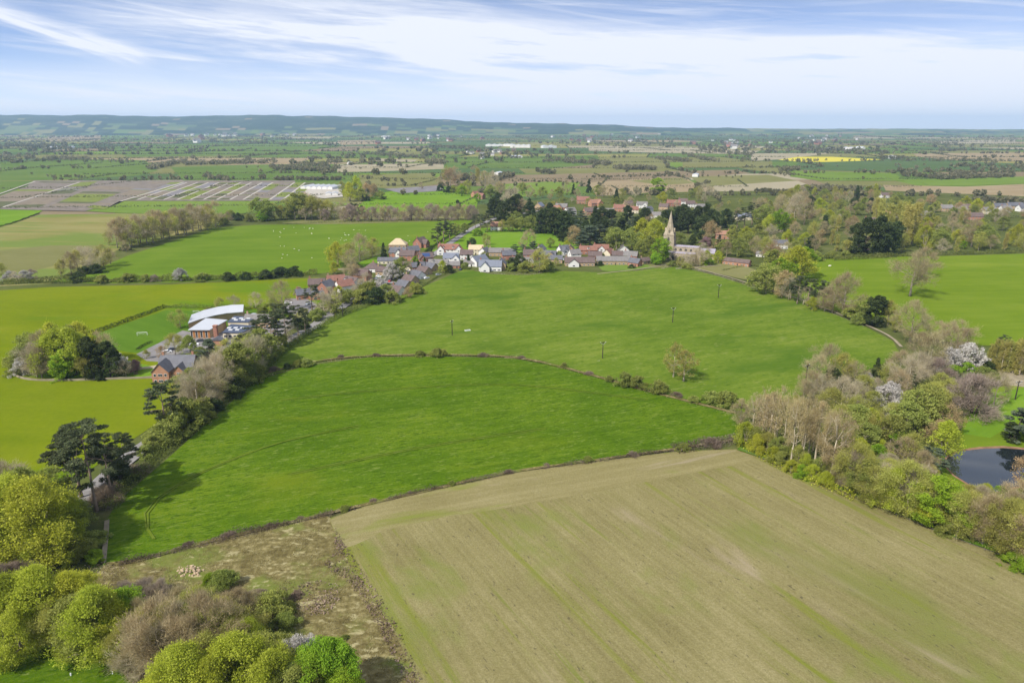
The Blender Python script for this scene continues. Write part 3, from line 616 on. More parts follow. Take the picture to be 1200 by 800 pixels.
# ------------------------------------------------------------------ hedges and ground cover
def hedge(name, label, pts_px, width, height, mat, dens=26, leaf=None, group=None, cat='hedge', twig=0.0, bumpy=.35, kind=None, world=None):
    line = smooth_line(world if world else [G(x, y) for x, y in pts_px], 3.0); rg = np.random.default_rng(abs(hash((name, round(line[0].x), round(line[0].y)))) % 2 ** 31 if False else int(abs(line[0].x * 7 + line[0].y * 13)) + len(line))
    P_ = np.array([(p.x, p.y) for p in line]); seg = np.linalg.norm(np.diff(P_, axis=0), axis=1); cum = np.concatenate([[0], np.cumsum(seg)]); Ltot = cum[-1]
    if leaf is None: leaf = max(.30, 0.85 * mpp(line[len(line) // 2]))
    n = int(Ltot * dens * (height * .5 + width * .5) / 2.5 * (.3 / leaf) ** 1.2) + 40
    s = rg.uniform(0, Ltot, n); i = np.clip(np.searchsorted(cum, s) - 1, 0, len(seg) - 1); t = ((s - cum[i]) / seg[i])[:, None]
    c = P_[i] * (1 - t) + P_[i + 1] * t; d = (P_[i + 1] - P_[i]) / seg[i][:, None]; nrm = np.stack([-d[:, 1], d[:, 0]], 1)
    ph = rg.uniform(0, 6.28, 4)
    hb = 1 + bumpy * (.5 * np.sin(s / 4.1 + ph[0]) + .35 * np.sin(s / 9.7 + ph[1]) + .3 * np.sin(s / 1.9 + ph[2]))
    u = rg.uniform(-1, 1, n); zt = np.sqrt(np.maximum(0, 1 - np.abs(u) ** 3)); z = height * hb * zt * rg.uniform(.05, 1, n) ** .55
    off = u * width / 2 * (1 + bumpy * .5 * np.sin(s / 6.3 + ph[3]))
    pos = np.stack([c[:, 0] + nrm[:, 0] * off, c[:, 1] + nrm[:, 1] * off, np.maximum(z, .08)], 1)
    tone = np.clip(.5 + .22 * np.sin(s / 5.3 + ph[1]) + rg.normal(0, .2, n), 0, 1)
    V = []; FF = []
    m_ = rg.random(n) < twig
    v, f = quads(pos[~m_], leaf, rg); V.append(v); FF.append(f); tn = [tone[~m_]]; k = len(v)
    if m_.any():
        b = pos[m_] * np.array([1, 1, .6]); dd = rg.normal(0, .5, (len(b), 3)) + np.array([0, 0, 1.0])
        v, f = strips(b, dd, height * .45, leaf * .35, rg); V.append(v); FF.append(f + k); tn.append(tone[m_])
    o = link(name, raw_mesh(name, np.concatenate(V), FF, [mat], np.concatenate(tn)))
    return tag(o, label, None if kind == 'stuff' else cat, group, kind)
def cover(name, label, poly, per_m2, height, mat, blade=True, width=.10, seed=1, clump=0.0, leaf=.4, fan=1):
    """ground cover nobody could count: blades or leaves over an outline"""
    rg = np.random.default_rng(seed); W = np.array([tuple(G(x, y))[:2] for x, y in poly]); x0, y0 = W.min(0); x1, y1 = W.max(0)
    n = int((x1 - x0) * (y1 - y0) * per_m2); p = rg.uniform((x0, y0), (x1, y1), (n, 2))
    ins = np.zeros(n, bool); j = len(W) - 1
    for i in range(len(W)):
        xi, yi = W[i]; xj, yj = W[j]; cnd = ((yi > p[:, 1]) != (yj > p[:, 1])) & (p[:, 0] < (xj - xi) * (p[:, 1] - yi) / (yj - yi + 1e-12) + xi); ins ^= cnd; j = i
    p = p[ins]
    if clump: # tussocks: thin out by a coarse random field
        fx = .5 + .5 * np.sin(p[:, 0] * .55 + 1.3 * np.sin(p[:, 1] * .38)) * np.sin(p[:, 1] * .61 + 1.7 * np.sin(p[:, 0] * .27 + 1)); p = p[rg.random(len(p)) < (1 - clump) + clump * fx]
    tf = np.repeat(rg.normal(0, .22, len(p)), fan); sz_ = np.repeat(rg.uniform(.6, 1.25, len(p)), fan)
    if fan > 1: p = np.repeat(p, fan, axis=0); p = p + rg.normal(0, .24, p.shape)
    n = len(p); hz = sz_ * rg.uniform(.55, 1.15, n) * height * (.7 + .5 * np.sin(p[:, 0] * .23 + 2 * np.sin(p[:, 1] * .17)) ** 2)
    tone = np.clip(.5 + .3 * np.sin(p[:, 0] * .16 + 2 * np.sin(p[:, 1] * .11)) + tf + rg.normal(0, .12, n), 0, 1)
    if blade:
        b = np.column_stack([p, np.zeros(n)]); d = rg.normal(0, .7, (n, 3)); d[:, 2] = 1
        d /= np.linalg.norm(d, axis=1, keepdims=True); v, f = strips(b, d, 1.0, width, rg)
        v = v.reshape(n, 3, 3); v[:, 2] = b + d * hz[:, None]; v = v.reshape(-1, 3)
    else:
        v, f = quads(np.column_stack([p, hz * rg.random(n) ** .6]), leaf, rg)
    return tag(link(name, raw_mesh(name, v, [f], [mat], tone)), label, kind='stuff')

# ================================================================== THE GROUND
def ground_sheet():
    xs = sorted(set([-19000, -16000, -13000, -10000, -7000] + list(range(-5000, 5001, 500)) + [7000, 10000, 13000, 16000, 19000]))
    ys = sorted(set([-3000, -1500, -500] + list(range(0, 8001, 500)) + [9000, 10500, 12500, 14500, 16500, 19000]))
    vs = [(x, y, -0.15) for y in ys for x in xs]; nx = len(xs)
    fs = [(j * nx + i, j * nx + i + 1, (j + 1) * nx + i + 1, (j + 1) * nx + i) for j in range(len(ys) - 1) for i in range(nx - 1)]
    me = bpy.data.meshes.new('ground'); me.from_pydata(vs, [], fs); me.materials.append(M['base']); me.update()
    tag(link('ground', me), 'broad green and brown plain reaching the horizon', kind='structure')
ground_sheet()

def hills():
    prof = [(-300, 135), (0, 134.2), (60, 134.4), (120, 135.2), (200, 136.2), (260, 136), (300, 135.2), (360, 136.2), (400, 135.6), (440, 137.2), (480, 138.6), (520, 140.6), (560, 142.2), (600, 143.6), (660, 145.4), (720, 147.6), (800, 150.0), (900, 151.2), (1000, 151.0), (1100, 151.6), (1200, 151.8), (1500, 152)]
    D = 11500.0; rg = np.random.default_rng(5); vs = []; fs = []; cols = 220; rows = 26
    def crest(px):
        for (a, ya), (b, yb) in zip(prof, prof[1:]):
            if a <= px <= b: return ya + (yb - ya) * (px - a) / (b - a)
        return prof[-1][1]
    p1, p2, p3 = rg.uniform(0, 6, 3)
    for j in range(rows):
        t = j / (rows - 1); y = 7600 + 6400 * t
        for i in range(cols):
            px = -250 + 1700 * i / (cols - 1); x = (px - 600) / FPX / CP * D * .98
            zc = CAM_H + D * (-SP + (400 - crest(px)) / FPX * CP) / (CP + (400 - crest(px)) / FPX * SP)
            zc = max(zc, -6.0)
            k = math.sin(min(1, t / .61) * math.pi / 2) ** 1.7 if t < .61 else math.cos((t - .61) / .39 * math.pi / 2)
            nz = (math.sin(x / 620 + p1 + 3 * t) + .6 * math.sin(x / 270 + p2 - 5 * t) + .4 * math.sin(x / 130 + p3 + 9 * t)) * 9 * k * (1 - k) * 3
            zc += (7 * math.sin(x / 410 + p2) + 6 * math.sin(x / 173 + p1) * math.sin(x / 900) + 4 * math.sin(x / 71 + p3)) * (1 if zc > 60 else .3) + rg.normal(0, 1.6)
            xx = x * (0.72 + .46 * t)
            vs.append((xx, y, max(-8, zc * k + nz * (zc > 10)) if 0 < j < rows - 1 else -8))
    for j in range(rows - 1):
        for i in range(cols - 1): fs.append((j * cols + i, j * cols + i + 1, (j + 1) * cols + i + 1, (j + 1) * cols + i))
    me = bpy.data.meshes.new('hills'); me.from_pydata(vs, [], fs); me.materials.append(M['ridge'])
    land = ['far_green', 'far_olive', 'far_dark', 'tilled_dark', 'far_dark', 'base', 'far_olive']
    for m in land: me.materials.append(M[m])
    rr = random.Random(6); pick = {}; mi = []
    for j in range(rows - 1):
        x = 0
        for i in range(cols - 1):
            p = vs[j * cols + i]; c = max(v[2] for v in (vs[q * cols + i] for q in range(rows)))
            k = (j // 2, (i + (j // 2) * 3) // rr.choice((4, 4, 5)))
            if k not in pick: pick[k] = rr.choice([1, 2, 3, 3, 4, 5, 6, 6, 7, 0, 0, 0, 0, 0])
            lowland = c < 60 or p[2] < c * (.40 + .12 * math.sin(i / 7.0) + .08 * math.sin(i / 2.3))
            mi.append(pick[k] if lowland else (pick[k] if pick[k] in (4, 2) and rr.random() < .12 else 0))
    me.polygons.foreach_set('material_index', mi); me.polygons.foreach_set('use_smooth', [True] * len(fs)); me.update()
    tag(link('hills', me), 'long wooded ridge on the horizon', kind='structure')
hills()

# patchwork of far fields between the village and the ridge
FARM = ['far_green', 'far_olive', 'far_dark', 'far_green', 'far_bright', 'far_olive', 'far_pale', 'tilled', 'tilled_dark', 'far_dark', 'far_green', 'meadow_brown']
HEDGE_EDGES = []
def patchwork():
    rr = random.Random(4); rows = []; y = 820.0
    while y < 11500: rows.append(y); y += 120 + (y - 820) * .10 + rr.uniform(0, 60)
    V = {}; packs = {m: ([], []) for m in FARM}
    for j in range(len(rows) - 1):
        ya, yb = rows[j], rows[j + 1]; x = -ya * .95 - 500 + rr.uniform(0, 200); sk = rr.uniform(-.25, .25)
        while x < ya * .95 + 500:
            wd = (150 + (ya - 820) * .06) * rr.uniform(.7, 2.2)
            m = rr.choice(FARM); v, f = packs[m]; k = len(v); tilt = 0.05
            def pt(xx, yy): return (xx + (yy - ya) * sk, yy + 0.10 * xx * (0.35 if yy < 4000 else .1) + 25 * math.sin(xx / 310 + yy / 500), -0.10)
            n = 5; lo = [pt(x + wd * i / n, ya) for i in range(n + 1)]; hi = [pt(x + wd * i / n, yb) for i in range(n + 1)]
            v += lo + hi
            f += [(k + i, k + i + 1, k + n + 2 + i, k + n + 1 + i) for i in range(n)]
            HEDGE_EDGES.append((lo, rr.random())); HEDGE_EDGES.append(([lo[0], hi[0]], rr.random()))
            x += wd
    for m, (v, f) in packs.items():
        if not f: continue
    names = {}
    for m in sorted(set(FARM)):
        v, f = packs[m]
        me = bpy.data.meshes.new('field'); me.from_pydata(v, [], f); me.materials.append(M[m]); me.update()
        tag(link('field', me), M[m].name.replace('_', ' ') + ' strips in the patchwork beyond the village', kind='structure')
patchwork()

# named far fields, as outlined in the photo
poly_px('field', [(0, 190), (70, 186), (170, 188), (185, 200), (160, 206), (60, 211), (0, 212)], M['far_green'], 'broad green field beyond the plant nursery')
poly_px('field', [(200, 196), (290, 193), (430, 192), (420, 208), (300, 212), (215, 212)], M['far_green'], 'green meadow behind the nursery beds')
poly_px('field', [(120, 172), (330, 166), (400, 172), (300, 182), (150, 184)], M['far_green'], 'green field below the distant town')
poly_px('field', [(0, 154), (60, 153), (62, 157), (40, 160), (0, 160)], M['tilled'], 'pinkish tilled field far on the plain')
poly_px('field', [(55, 160), (118, 159), (118, 165), (60, 167)], M['tilled'], 'second pinkish tilled field far on the plain')
poly_px('field', [(395, 165), (440, 164), (445, 169), (400, 170)], M['tilled'], 'bare tilled field right of the town')
poly_px('field', [(395, 193), (520, 191), (525, 198), (440, 201), (395, 202)], M['far_pale'], 'pale fallow field beyond the nursery')
poly_px('field', [(440, 186), (490, 187), (485, 190), (440, 189)], M['far_pale'], 'thin pale strip field')
poly_px('field', [(520, 184), (700, 182), (705, 192), (640, 198), (520, 197)], M['far_green'], 'green field beyond the white barns')
poly_px('field', [(500, 168), (570, 166), (600, 170), (560, 175), (505, 175)], M['far_dark'], 'deep green field before the white sheds')
poly_px('field', [(420, 205), (505, 203), (520, 215), (470, 222), (425, 219)], M['far_olive'], 'olive pasture with lone bushes')
poly_px('field', [(560, 206), (700, 203), (860, 199), (880, 203), (830, 207), (700, 215), (600, 212), (565, 212)], M['tilled_dark'], 'brown tilled strip behind the village')
poly_px('field', [(588, 216), (640, 213), (680, 214), (670, 226), (640, 228), (600, 232)], M['far_bright'], 'bright green field behind the red brick houses')
poly_px('field', [(690, 214), (745, 210), (802, 208), (823, 220), (815, 225), (740, 232), (700, 232)], M['tilled'], 'brown tilled field with a corner hedge')
poly_px('field', [(738, 212), (790, 208.5), (800, 209), (812, 215), (775, 217)], M['far_olive'], 'olive strip in the brown field')
poly_px('field', [(808, 207), (900, 205), (935, 212), (860, 220), (826, 219)], M['far_olive'], 'olive green field behind the church')
poly_px('field', [(835, 218), (935, 212), (950, 218), (900, 224), (840, 226)], M['far_pale'], 'pale stubble strip behind the church')
poly_px('field', [(862, 229), (920, 227), (922, 236), (880, 240), (862, 238)], M['far_bright'], 'small bright green paddock among trees')
poly_px('field', [(690, 172), (800, 172), (890, 177), (880, 181), (760, 179), (690, 177)], M['far_pale'], 'pale field beyond the plain')
poly_px('field', [(880, 180), (980, 179), (915, 187), (880, 189)], M['far_pale'], 'pale field left of the yellow rape')
poly_px('field', [(912, 187.5), (935, 184), (975, 184), (1034, 187), (990, 190), (940, 190)], M['rape'], 'bright yellow oilseed rape field')
poly_px('field', [(935, 191), (1000, 189), (1036, 187.5), (1110, 189), (1200, 192), (1200, 200), (1050, 202), (930, 199)], M['far_dark'], 'large deep green field beside the yellow rape')
poly_px('field', [(925, 200), (1048, 203), (1060, 212), (960, 212), (926, 207)], M['far_bright'], 'bright green field behind the woodland')
poly_px('field', [(1080, 214), (1130, 209), (1200, 207), (1200, 215), (1130, 218), (1090, 218)], M['far_bright'], 'bright green strip on the far right')
poly_px('field', [(1035, 217), (1130, 219), (1200, 216), (1200, 234), (1090, 234), (1040, 228)], M['tilled'], 'reddish tilled field behind the right village')
poly_px('field', [(1070, 180), (1200, 179), (1200, 188), (1120, 188), (1075, 184)], M['tilled'], 'brown tilled field far right')
poly_px('field', [(1100, 165), (1190, 164), (1190, 168), (1110, 169)], M['far_pale'], 'pale strip field far right')
poly_px('field', [(925, 157.5), (985, 157.5), (980, 160), (925, 160)], M['tilled'], 'thin tilled strip on the far plain')
poly_px('field', [(800, 190), (905, 189), (905, 196), (800, 197)], M['far_olive'], 'olive field left of the green')
poly_px('field', [(430, 150.5), (700, 156), (1000, 156), (1000, 163), (700, 164), (430, 159)], M['far_dark'], 'dull green plain before the horizon')
# middle ground
poly_px('scrub_ground', [(-160, 300), (0, 262), (560, 240), (760, 226), (1000, 222), (1330, 236), (1600, 330), (1700, 700), (1500, 900), (700, 860), (-300, 900), (-320, 560)], M['scrub'], 'brown-green rough ground under hedges and trees')
poly_px('field', [(-60, 252), (0, 243.5), (55, 243.5), (44, 251), (0, 266), (-60, 278)], M['lawn'], 'bright green corner field')
poly_px('field', [(-60, 282), (0, 267), (46, 252), (150, 251), (255, 250), (240, 268), (150, 288), (80, 320), (60, 333), (0, 336), (-120, 345)], M['meadow_brown'], 'brownish meadow with greener strips')
poly_px('field', [(-20, 296), (60, 288), (120, 288), (90, 305), (40, 318), (-20, 322)], M['far_olive'], 'greener strip in the brownish meadow')
poly_px('field', [(95, 247.5), (130, 235), (350, 233), (420, 240), (300, 250), (230, 252), (140, 250)], M['far_bright'], 'yellow-green strip in front of the nursery')
poly_px('field', [(410, 247), (440, 228), (470, 222), (530, 220), (562, 232), (556, 250), (480, 252), (420, 253)], M['lawn'], 'bright green paddock with two dark trees')
poly_px('field', [(330, 262), (415, 250), (556, 246), (556, 259), (480, 262), (400, 264)], M['far_olive'], 'grass strip under the orchard row')
poly_px('field', [(55, 331), (100, 322), (150, 300), (215, 279), (250, 268), (300, 264), (410, 263), (530, 259), (556, 257), (548, 266), (520, 287), (500, 294), (470, 287), (440, 290), (415, 302), (395, 318), (372, 322), (300, 328), (200, 332), (110, 333)], M['sheep_pasture'], 'green sheep pasture left of the village')
poly_px('field', [(-160, 352), (0, 341), (60, 337), (200, 334), (372, 326), (398, 329), (378, 352), (340, 384), (240, 436), (212, 470), (180, 500), (150, 520), (95, 560), (40, 590), (-160, 640), (-330, 600), (-330, 420)], M['yellow_green'], 'yellow-green cereal field on the left')
poly_px('lawn', [(108, 394), (150, 379), (195, 364), (235, 365), (335, 362), (338, 370), (300, 380), (232, 392), (205, 402), (172, 416), (140, 412)], M['dark_lawn'], 'mown dark green school playing field')
poly_px('lawn', [(24, 438), (60, 425), (150, 424), (178, 430), (205, 440), (196, 443), (80, 445), (42, 443)], M['lawn'], 'garden lawn beside the brick house')
poly_px('yard', [(160, 416), (188, 402), (214, 388), (236, 392), (300, 384), (340, 372), (350, 382), (318, 400), (282, 424), (228, 428), (172, 424)], M['yard'], 'grey school yard')
poly_px('yard', [(178, 432), (232, 428), (262, 420), (268, 428), (236, 444), (200, 444)], M['gravel'], 'pale gravel drive by the brick house')
poly_px('car_park', [(334, 351), (358, 350), (372, 358), (366, 368), (352, 371), (330, 366)], M['yard'], 'small car park beside the lane')
poly_px('lawn', [(345, 372), (352, 361), (362, 363), (358, 372), (346, 376)], M['far_olive'], 'grass verge beside the car park')
poly_px('lawn', [(505, 295), (556, 268), (640, 266), (662, 283), (690, 291), (640, 296), (570, 298)], M['lawn'], 'bright triangular paddock behind the white houses')
poly_px('lawn', [(418, 309), (445, 300), (478, 302), (452, 308), (430, 315)], M['lawn'], 'small bright garden lawn')
poly_px('field', [(925, 352), (905, 330), (915, 315), (945, 306), (1000, 302), (1100, 301), (1200, 298), (1330, 300), (1420, 420), (1200, 408), (1135, 405), (1090, 398), (1040, 378), (985, 366)], M['park'], 'wide park pasture on the right')
poly_px('lawn', [(700, 318), (745, 313), (800, 305), (860, 308), (900, 322), (905, 332), (870, 328), (800, 312), (760, 316)], M['far_olive'], 'rough garden paddock below the church')
poly_px('lawn', [(700, 312), (720, 309), (758, 311), (768, 315), (716, 319), (706, 318)], M['far_bright'], 'pale cut garden lawn behind the bungalow')
poly_px('field', [(298, 447), (312, 424), (332, 406), (360, 388), (392, 372), (446, 352), (480, 344), (512, 330), (545, 316), (575, 322), (620, 323), (648, 318), (700, 320), (745, 318), (790, 313), (840, 324), (900, 342), (960, 362), (1012, 383), (1046, 401), (1054, 415), (1034, 428), (980, 448), (945, 462), (905, 477), (872, 484), (815, 472), (760, 458), (700, 441), (640, 425), (600, 418), (520, 416), (430, 417), (360, 427)], M['crop_upper'], 'large green field below the village')
poly_px('field', [(121, 664), (126, 610), (138, 590), (190, 545), (240, 500), (292, 454), (310, 444), (360, 430), (430, 420), (520, 419), (600, 421), (640, 428), (700, 444), (760, 461), (815, 475), (862, 486), (868, 496), (862, 516), (790, 528), (700, 541), (600, 555), (500, 577), (430, 593), (380, 605), (300, 625), (220, 643), (160, 660)], M['crop'], 'deep green crop field in the centre')
poly_px('rough_ground', [(100, 690), (124, 664), (160, 660), (220, 642), (300, 624), (380, 604), (392, 612), (402, 650), (432, 692), (468, 750), (492, 806), (500, 850), (100, 850)], M['rough'], 'rough tussocky corner of straw and bramble')
STUB = [(386, 610), (430, 594), (500, 578), (600, 556), (700, 542), (800, 530), (866, 528), (888, 537), (960, 566), (1050, 604), (1120, 633), (1200, 663), (1420, 750), (1420, 980), (480, 980), (492, 806), (466, 750), (430, 690), (402, 650)]
poly_px('field', STUB, M['stubble'], 'tan and green stubble field with long rows')
poly_px('field', [(387, 611), (430, 595), (500, 579), (600, 557), (700, 543), (800, 531), (866, 529), (884, 537), (872, 545), (800, 558), (700, 578), (600, 596), (520, 608), (450, 624), (418, 640), (400, 646)], M['headland'], 'turning strip along the top of the stubble field')
poly_px('field', [(-40, 752), (0, 754), (60, 752), (108, 766), (140, 785), (160, 812), (165, 860), (-200, 860), (-200, 752)], M['crop'], 'dark green grass field at the bottom corner')
poly_px('lawn', [(1085, 575), (1098, 540), (1124, 520), (1130, 490), (1164, 455), (1205, 452), (1330, 460), (1330, 580), (1210, 600), (1150, 588)], M['park'], 'grass bank round the pond')
poly_px('lawn', [(1128, 510), (1138, 485), (1165, 462), (1200, 456), (1200, 490), (1160, 515)], M['lawn'], 'brighter grass slope above the pond')
poly_px('path', [(1168, 452), (1172, 436), (1200, 433), (1330, 440), (1330, 462), (1200, 455)], M['track'], 'bare earth path at the wood edge')
# pond: bank ring, then water
def pond():
    c = G(1160, 553); pts = []
    for (x, y) in [(1106, 546), (1110, 538), (1124, 531), (1148, 528), (1175, 527), (1200, 529), (1222, 536), (1232, 548), (1222, 562), (1205, 570), (1186, 573), (1166, 579), (1150, 576), (1136, 570), (1118, 559)]: pts.append((x, y))
    ring = [(1160 + (x - 1160) * 1.045, 553 + (y - 553) * 1.10) for x, y in pts]
    poly_px('pond_bank', ring, M['pondrim'], 'brown clay bank of the pond')
    wm_ = bpy.data.materials.new('pond_water'); t = nodes(wm_); o = t.nodes.new('ShaderNodeOutputMaterial'); b = t.nodes.new('ShaderNodeBsdfPrincipled')
    b.inputs['Base Color'].default_value = (0.012, 0.016, 0.018, 1); b.inputs['Roughness'].default_value = 0.04; b.inputs['IOR'].default_value = 1.7
    b.inputs['Specular IOR Level'].default_value = 0.9
    n = t.nodes.new('ShaderNodeTexNoise'); n.inputs['Scale'].default_value = 0.6; bp = t.nodes.new('ShaderNodeBump'); bp.inputs['Strength'].default_value = .02
    g = t.nodes.new('ShaderNodeNewGeometry'); t.links.new(g.outputs['Position'], n.inputs['Vector']); t.links.new(n.outputs[0], bp.inputs['Height']); t.links.new(bp.outputs[0], b.inputs['Normal']); t.links.new(b.outputs[0], o.inputs[0])
    poly_px('pond_water', pts, wm_, 'still dark pond water')
pond()

# ---- plant nursery beds
poly_px('nursery_ground', [(-40, 250), (0, 244), (40, 212), (345, 212), (352, 222), (335, 236), (140, 236), (100, 248), (0, 246)], M['bed_purple'], 'plant nursery ground')
def nursery():
    rr = random.Random(8); mats = ['bed_grey', 'bed_green', 'bed_purple', 'bed_dark', 'bed_brown', 'bed_green', 'bed_purple']
    packs = {m: ([], []) for m in ['gravel'] + mats}
    def strip(m, q, z):
        v, f = packs[m]; k = len(v)
        for x, y in q:
            p = G(x, y); v.append((p.x, p.y, z))
        f.append((k, k + 1, k + 2, k + 3))
    def along(x0, y0, x1, y1, t): return x0 + (x1 - x0) * t, y0 + (y1 - y0) * t
    zb = ZL[0] + .05; i = 0
    lanes = [(-50, 245, 40, 213), (0, 244, 92, 214), (48, 243, 115, 213), (98, 243.5, 172, 214), (122, 246, 198, 214), (140, 236.5, 214, 214)] + [(160 + 15.5 * k, 234.5, 218 + 13.2 * k - (k * .6), 214.5) for k in range(0, 13)]
    for a, b in zip(lanes, lanes[1:]):
        n = 9; cuts = sorted([0, 1] + [rr.random() for _ in range(n)])
        for t0, t1 in zip(cuts, cuts[1:]):
            m = rr.choice(mats)
            A0 = along(*a, t0); A1 = along(*a, t1); B0 = along(*b, t0); B1 = along(*b, t1)
            k = .16
            strip(m, [(A0[0] + (B0[0] - A0[0]) * k, A0[1] + (B0[1] - A0[1]) * k), (B0[0], B0[1]), (B1[0], B1[1]), (A1[0] + (B1[0] - A1[0]) * k, A1[1] + (B1[1] - A1[1]) * k)], zb)
        e = min((b[0] - a[0]) * .16, 3.0)
        if rr.random() < .85: strip('gravel', [(a[0], a[1]), (a[0] + e, a[1]), (a[2] + e * .8, a[3]), (a[2], a[3])], zb + .04)
    for m, (v, f) in packs.items():
        if f:
            me = bpy.data.meshes.new('nursery_bed'); me.from_pydata(v, [], f); me.materials.append(M[m]); me.update()
            tag(link('nursery_bed', me), M[m].name.replace('_', ' ') + ' strips of the plant nursery', kind='structure')
nursery()
poly_px('yard', [(338, 224), (345, 219), (400, 222), (402, 231), (380, 233), (342, 229)], M['gravel'], 'pale yard beside the white glasshouses')
poly_px('nursery_ground', [(450, 222), (512, 218), (522, 224), (470, 227)], M['bed_grey'], 'grey beds of a second nursery plot')

# ---- roads and tracks
ribbon('road', [(640, 246), (600, 253), (585, 255), (556, 267), (530, 284), (510, 298), (480, 316), (455, 329), (425, 346), (392, 366), (362, 387), (332, 403), (300, 424), (262, 453), (226, 484), (190, 510), (165, 528), (140, 548), (112, 575), (85, 610), (40, 660)], 6.5, M['asphalt'], 'grey lane running down the left to the village')
ribbon('road', [(462, 333), (452, 330), (462, 322)], 5, M['asphalt'], 'short side road to the terrace')
ribbon('path', [(126, 612), (124, 640), (122, 662)], 1.2, M['track'], 'narrow worn path at the field corner')
ribbon('path', [(700, 322), (745, 317), (792, 311), (840, 322), (880, 334), (940, 353), (1000, 376), (1040, 394), (1056, 408)], 1.5, M['track'], 'pale footpath along the edge of the upper field')
ribbon('ditch', [(300, 443), (330, 434), (362, 426), (400, 421), (440, 418), (520, 417), (590, 419), (640, 427), (700, 443), (760, 460), (815, 474), (862, 486)], 1.8, M['rough'], 'shallow straw-lined ditch between the green fields')
ribbon('ditch', [(124, 664), (160, 660), (220, 643), (300, 624), (380, 605), (430, 593), (500, 577), (600, 555), (700, 541), (790, 528), (866, 516)], 1.4, M['rough'], 'rough ditch bank between crop and stubble')
M['crop_track'] = field_mat('crop_wheel_track', (0.075, 0.118, 0.008), (0.105, 0.146, 0.014), (0.145, 0.178, 0.032), along=0.2, across=0.3, fscale=1.2, seed=15)
for off, side in ((0, 'inner'), (2.0, 'outer')):
    ribbon('wheel_track', [(180 + off, 634), (172 + off, 622), (170 + off * 2, 604), (184 + off * 2, 586), (214 + off * 2, 566), (262 + off * 2, 544), (330 + off, 520), (420, 500 + off)], .34, M['crop_track'], side + ' faint wheel track looping through the crop field')
    ribbon('wheel_track', [(340, 557 + off), (430, 538 + off), (520, 521 + off), (640, 503 + off)], .30, M['crop_track'], side + ' faint pale tramline across the crop field')
    ribbon('wheel_track', [(330, 470 + off * .7), (450, 458 + off * .7), (600, 452 + off * .7), (760, 470 + off * .7)], .30, M['crop_track'], side + ' faint tramline in the upper part of the crop field')
ribbon('verge', [(866, 527), (888, 534), (960, 562), (1050, 600), (1120, 629), (1200, 658), (1330, 712)], 4.0, M['dark_lawn'], 'green grass verge beside the tree belt')

# ================================================================== BUILDINGS
WIN = {}
def window_mesh(wd, ht):
    k = (wd, ht)
    if k not in WIN:
        b = MB(); t = .09
        b.box(-wd / 2, wd / 2, -.05, 0.0, -ht / 2, ht / 2, M['frame'])
        nx = max(1, round(wd / .8))
        for i in range(nx):
            x0 = -wd / 2 + t + i * (wd - t) / nx; b.box(x0, x0 + (wd - t) / nx - t, -.075, -.052, -ht / 2 + t, ht / 2 - t, M['glass'])
        WIN[k] = b.mesh('window')
    return WIN[k]
def window(parent, x, y, z, rz, wd=1.3, ht=1.2):
    o = link('window', window_mesh(wd, ht), parent); o.location = (x, y, z); o.rotation_euler = (0, 0, rz); return o
def gable_block(root, L, W, he, hr, wall, roof, x0=0, y0=0, axis=0, hip=False, over=.35, wname='wall', rname='roof', z0=0):
    """walls with gables and a pitched roof along x (axis 0) or y (axis 1)"""
    b = MB(); r = MB()
    def tr(p):
        x, y, z = p; return (x0 + x, y0 + y, z0 + z) if axis == 0 else (x0 - y, y0 + x, z0 + z)
    a, c = L / 2, W / 2
    v = [(-a, -c, -.3), (a, -c, -.3), (a, c, -.3), (-a, c, -.3), (-a, -c, he), (a, -c, he), (a, c, he), (-a, c, he)]
    f = [(0, 1, 5, 4), (1, 2, 6, 5), (2, 3, 7, 6), (3, 0, 4, 7)]
    ins = min(c, a * .8) if hip else 0
    if not hip:
        v += [(-a, 0, hr - .12), (a, 0, hr - .12)]; f = [(0, 1, 5, 4), (1, 2, 6, 9, 5), (2, 3, 7, 6), (3, 0, 4, 8, 7), (4, 5, 9, 8), (6, 7, 8, 9)]
    else: f.append((4, 5, 6, 7))
    b.add([tr(p) for p in v], f, wall)
    sl = (hr - he) / c; o = over; ze = he - sl * o + .06; zt = hr + .06; th = .2
    if not hip:
        A = a + o
        prof = [(-c - o, ze), (0, zt), (c + o, ze), (c + o, ze + th), (0, zt + th), (-c - o, ze + th)]
        vs = [(-A, y, z) for y, z in prof] + [(A, y, z) for y, z in prof]
        fs = [(0, 1, 7, 6), (1, 2, 8, 7), (2, 3, 9, 8), (3, 4, 10, 9), (4, 5, 11, 10), (5, 0, 6, 11), (0, 5, 4, 1), (1, 4, 3, 2), (6, 7, 10, 11), (7, 8, 9, 10)]
        r.add([tr(p) for p in vs], fs, roof)
    else:
        A = a + o; C = c + o; rx = a - ins
        vs = [(-A, -C, ze), (A, -C, ze), (A, C, ze), (-A, C, ze), (-A, -C, ze + th), (A, -C, ze + th), (A, C, ze + th), (-A, C, ze + th), (-rx, 0, zt + th), (rx, 0, zt + th)]
        r.add([tr(p) for p in vs], [(0, 3, 2, 1), (0, 1, 5, 4), (1, 2, 6, 5), (2, 3, 7, 6), (3, 0, 4, 7), (4, 5, 9, 8), (5, 6, 9), (6, 7, 8, 9), (7, 4, 8)], roof)
    b.build(wname, root); return r.build(rname, root)
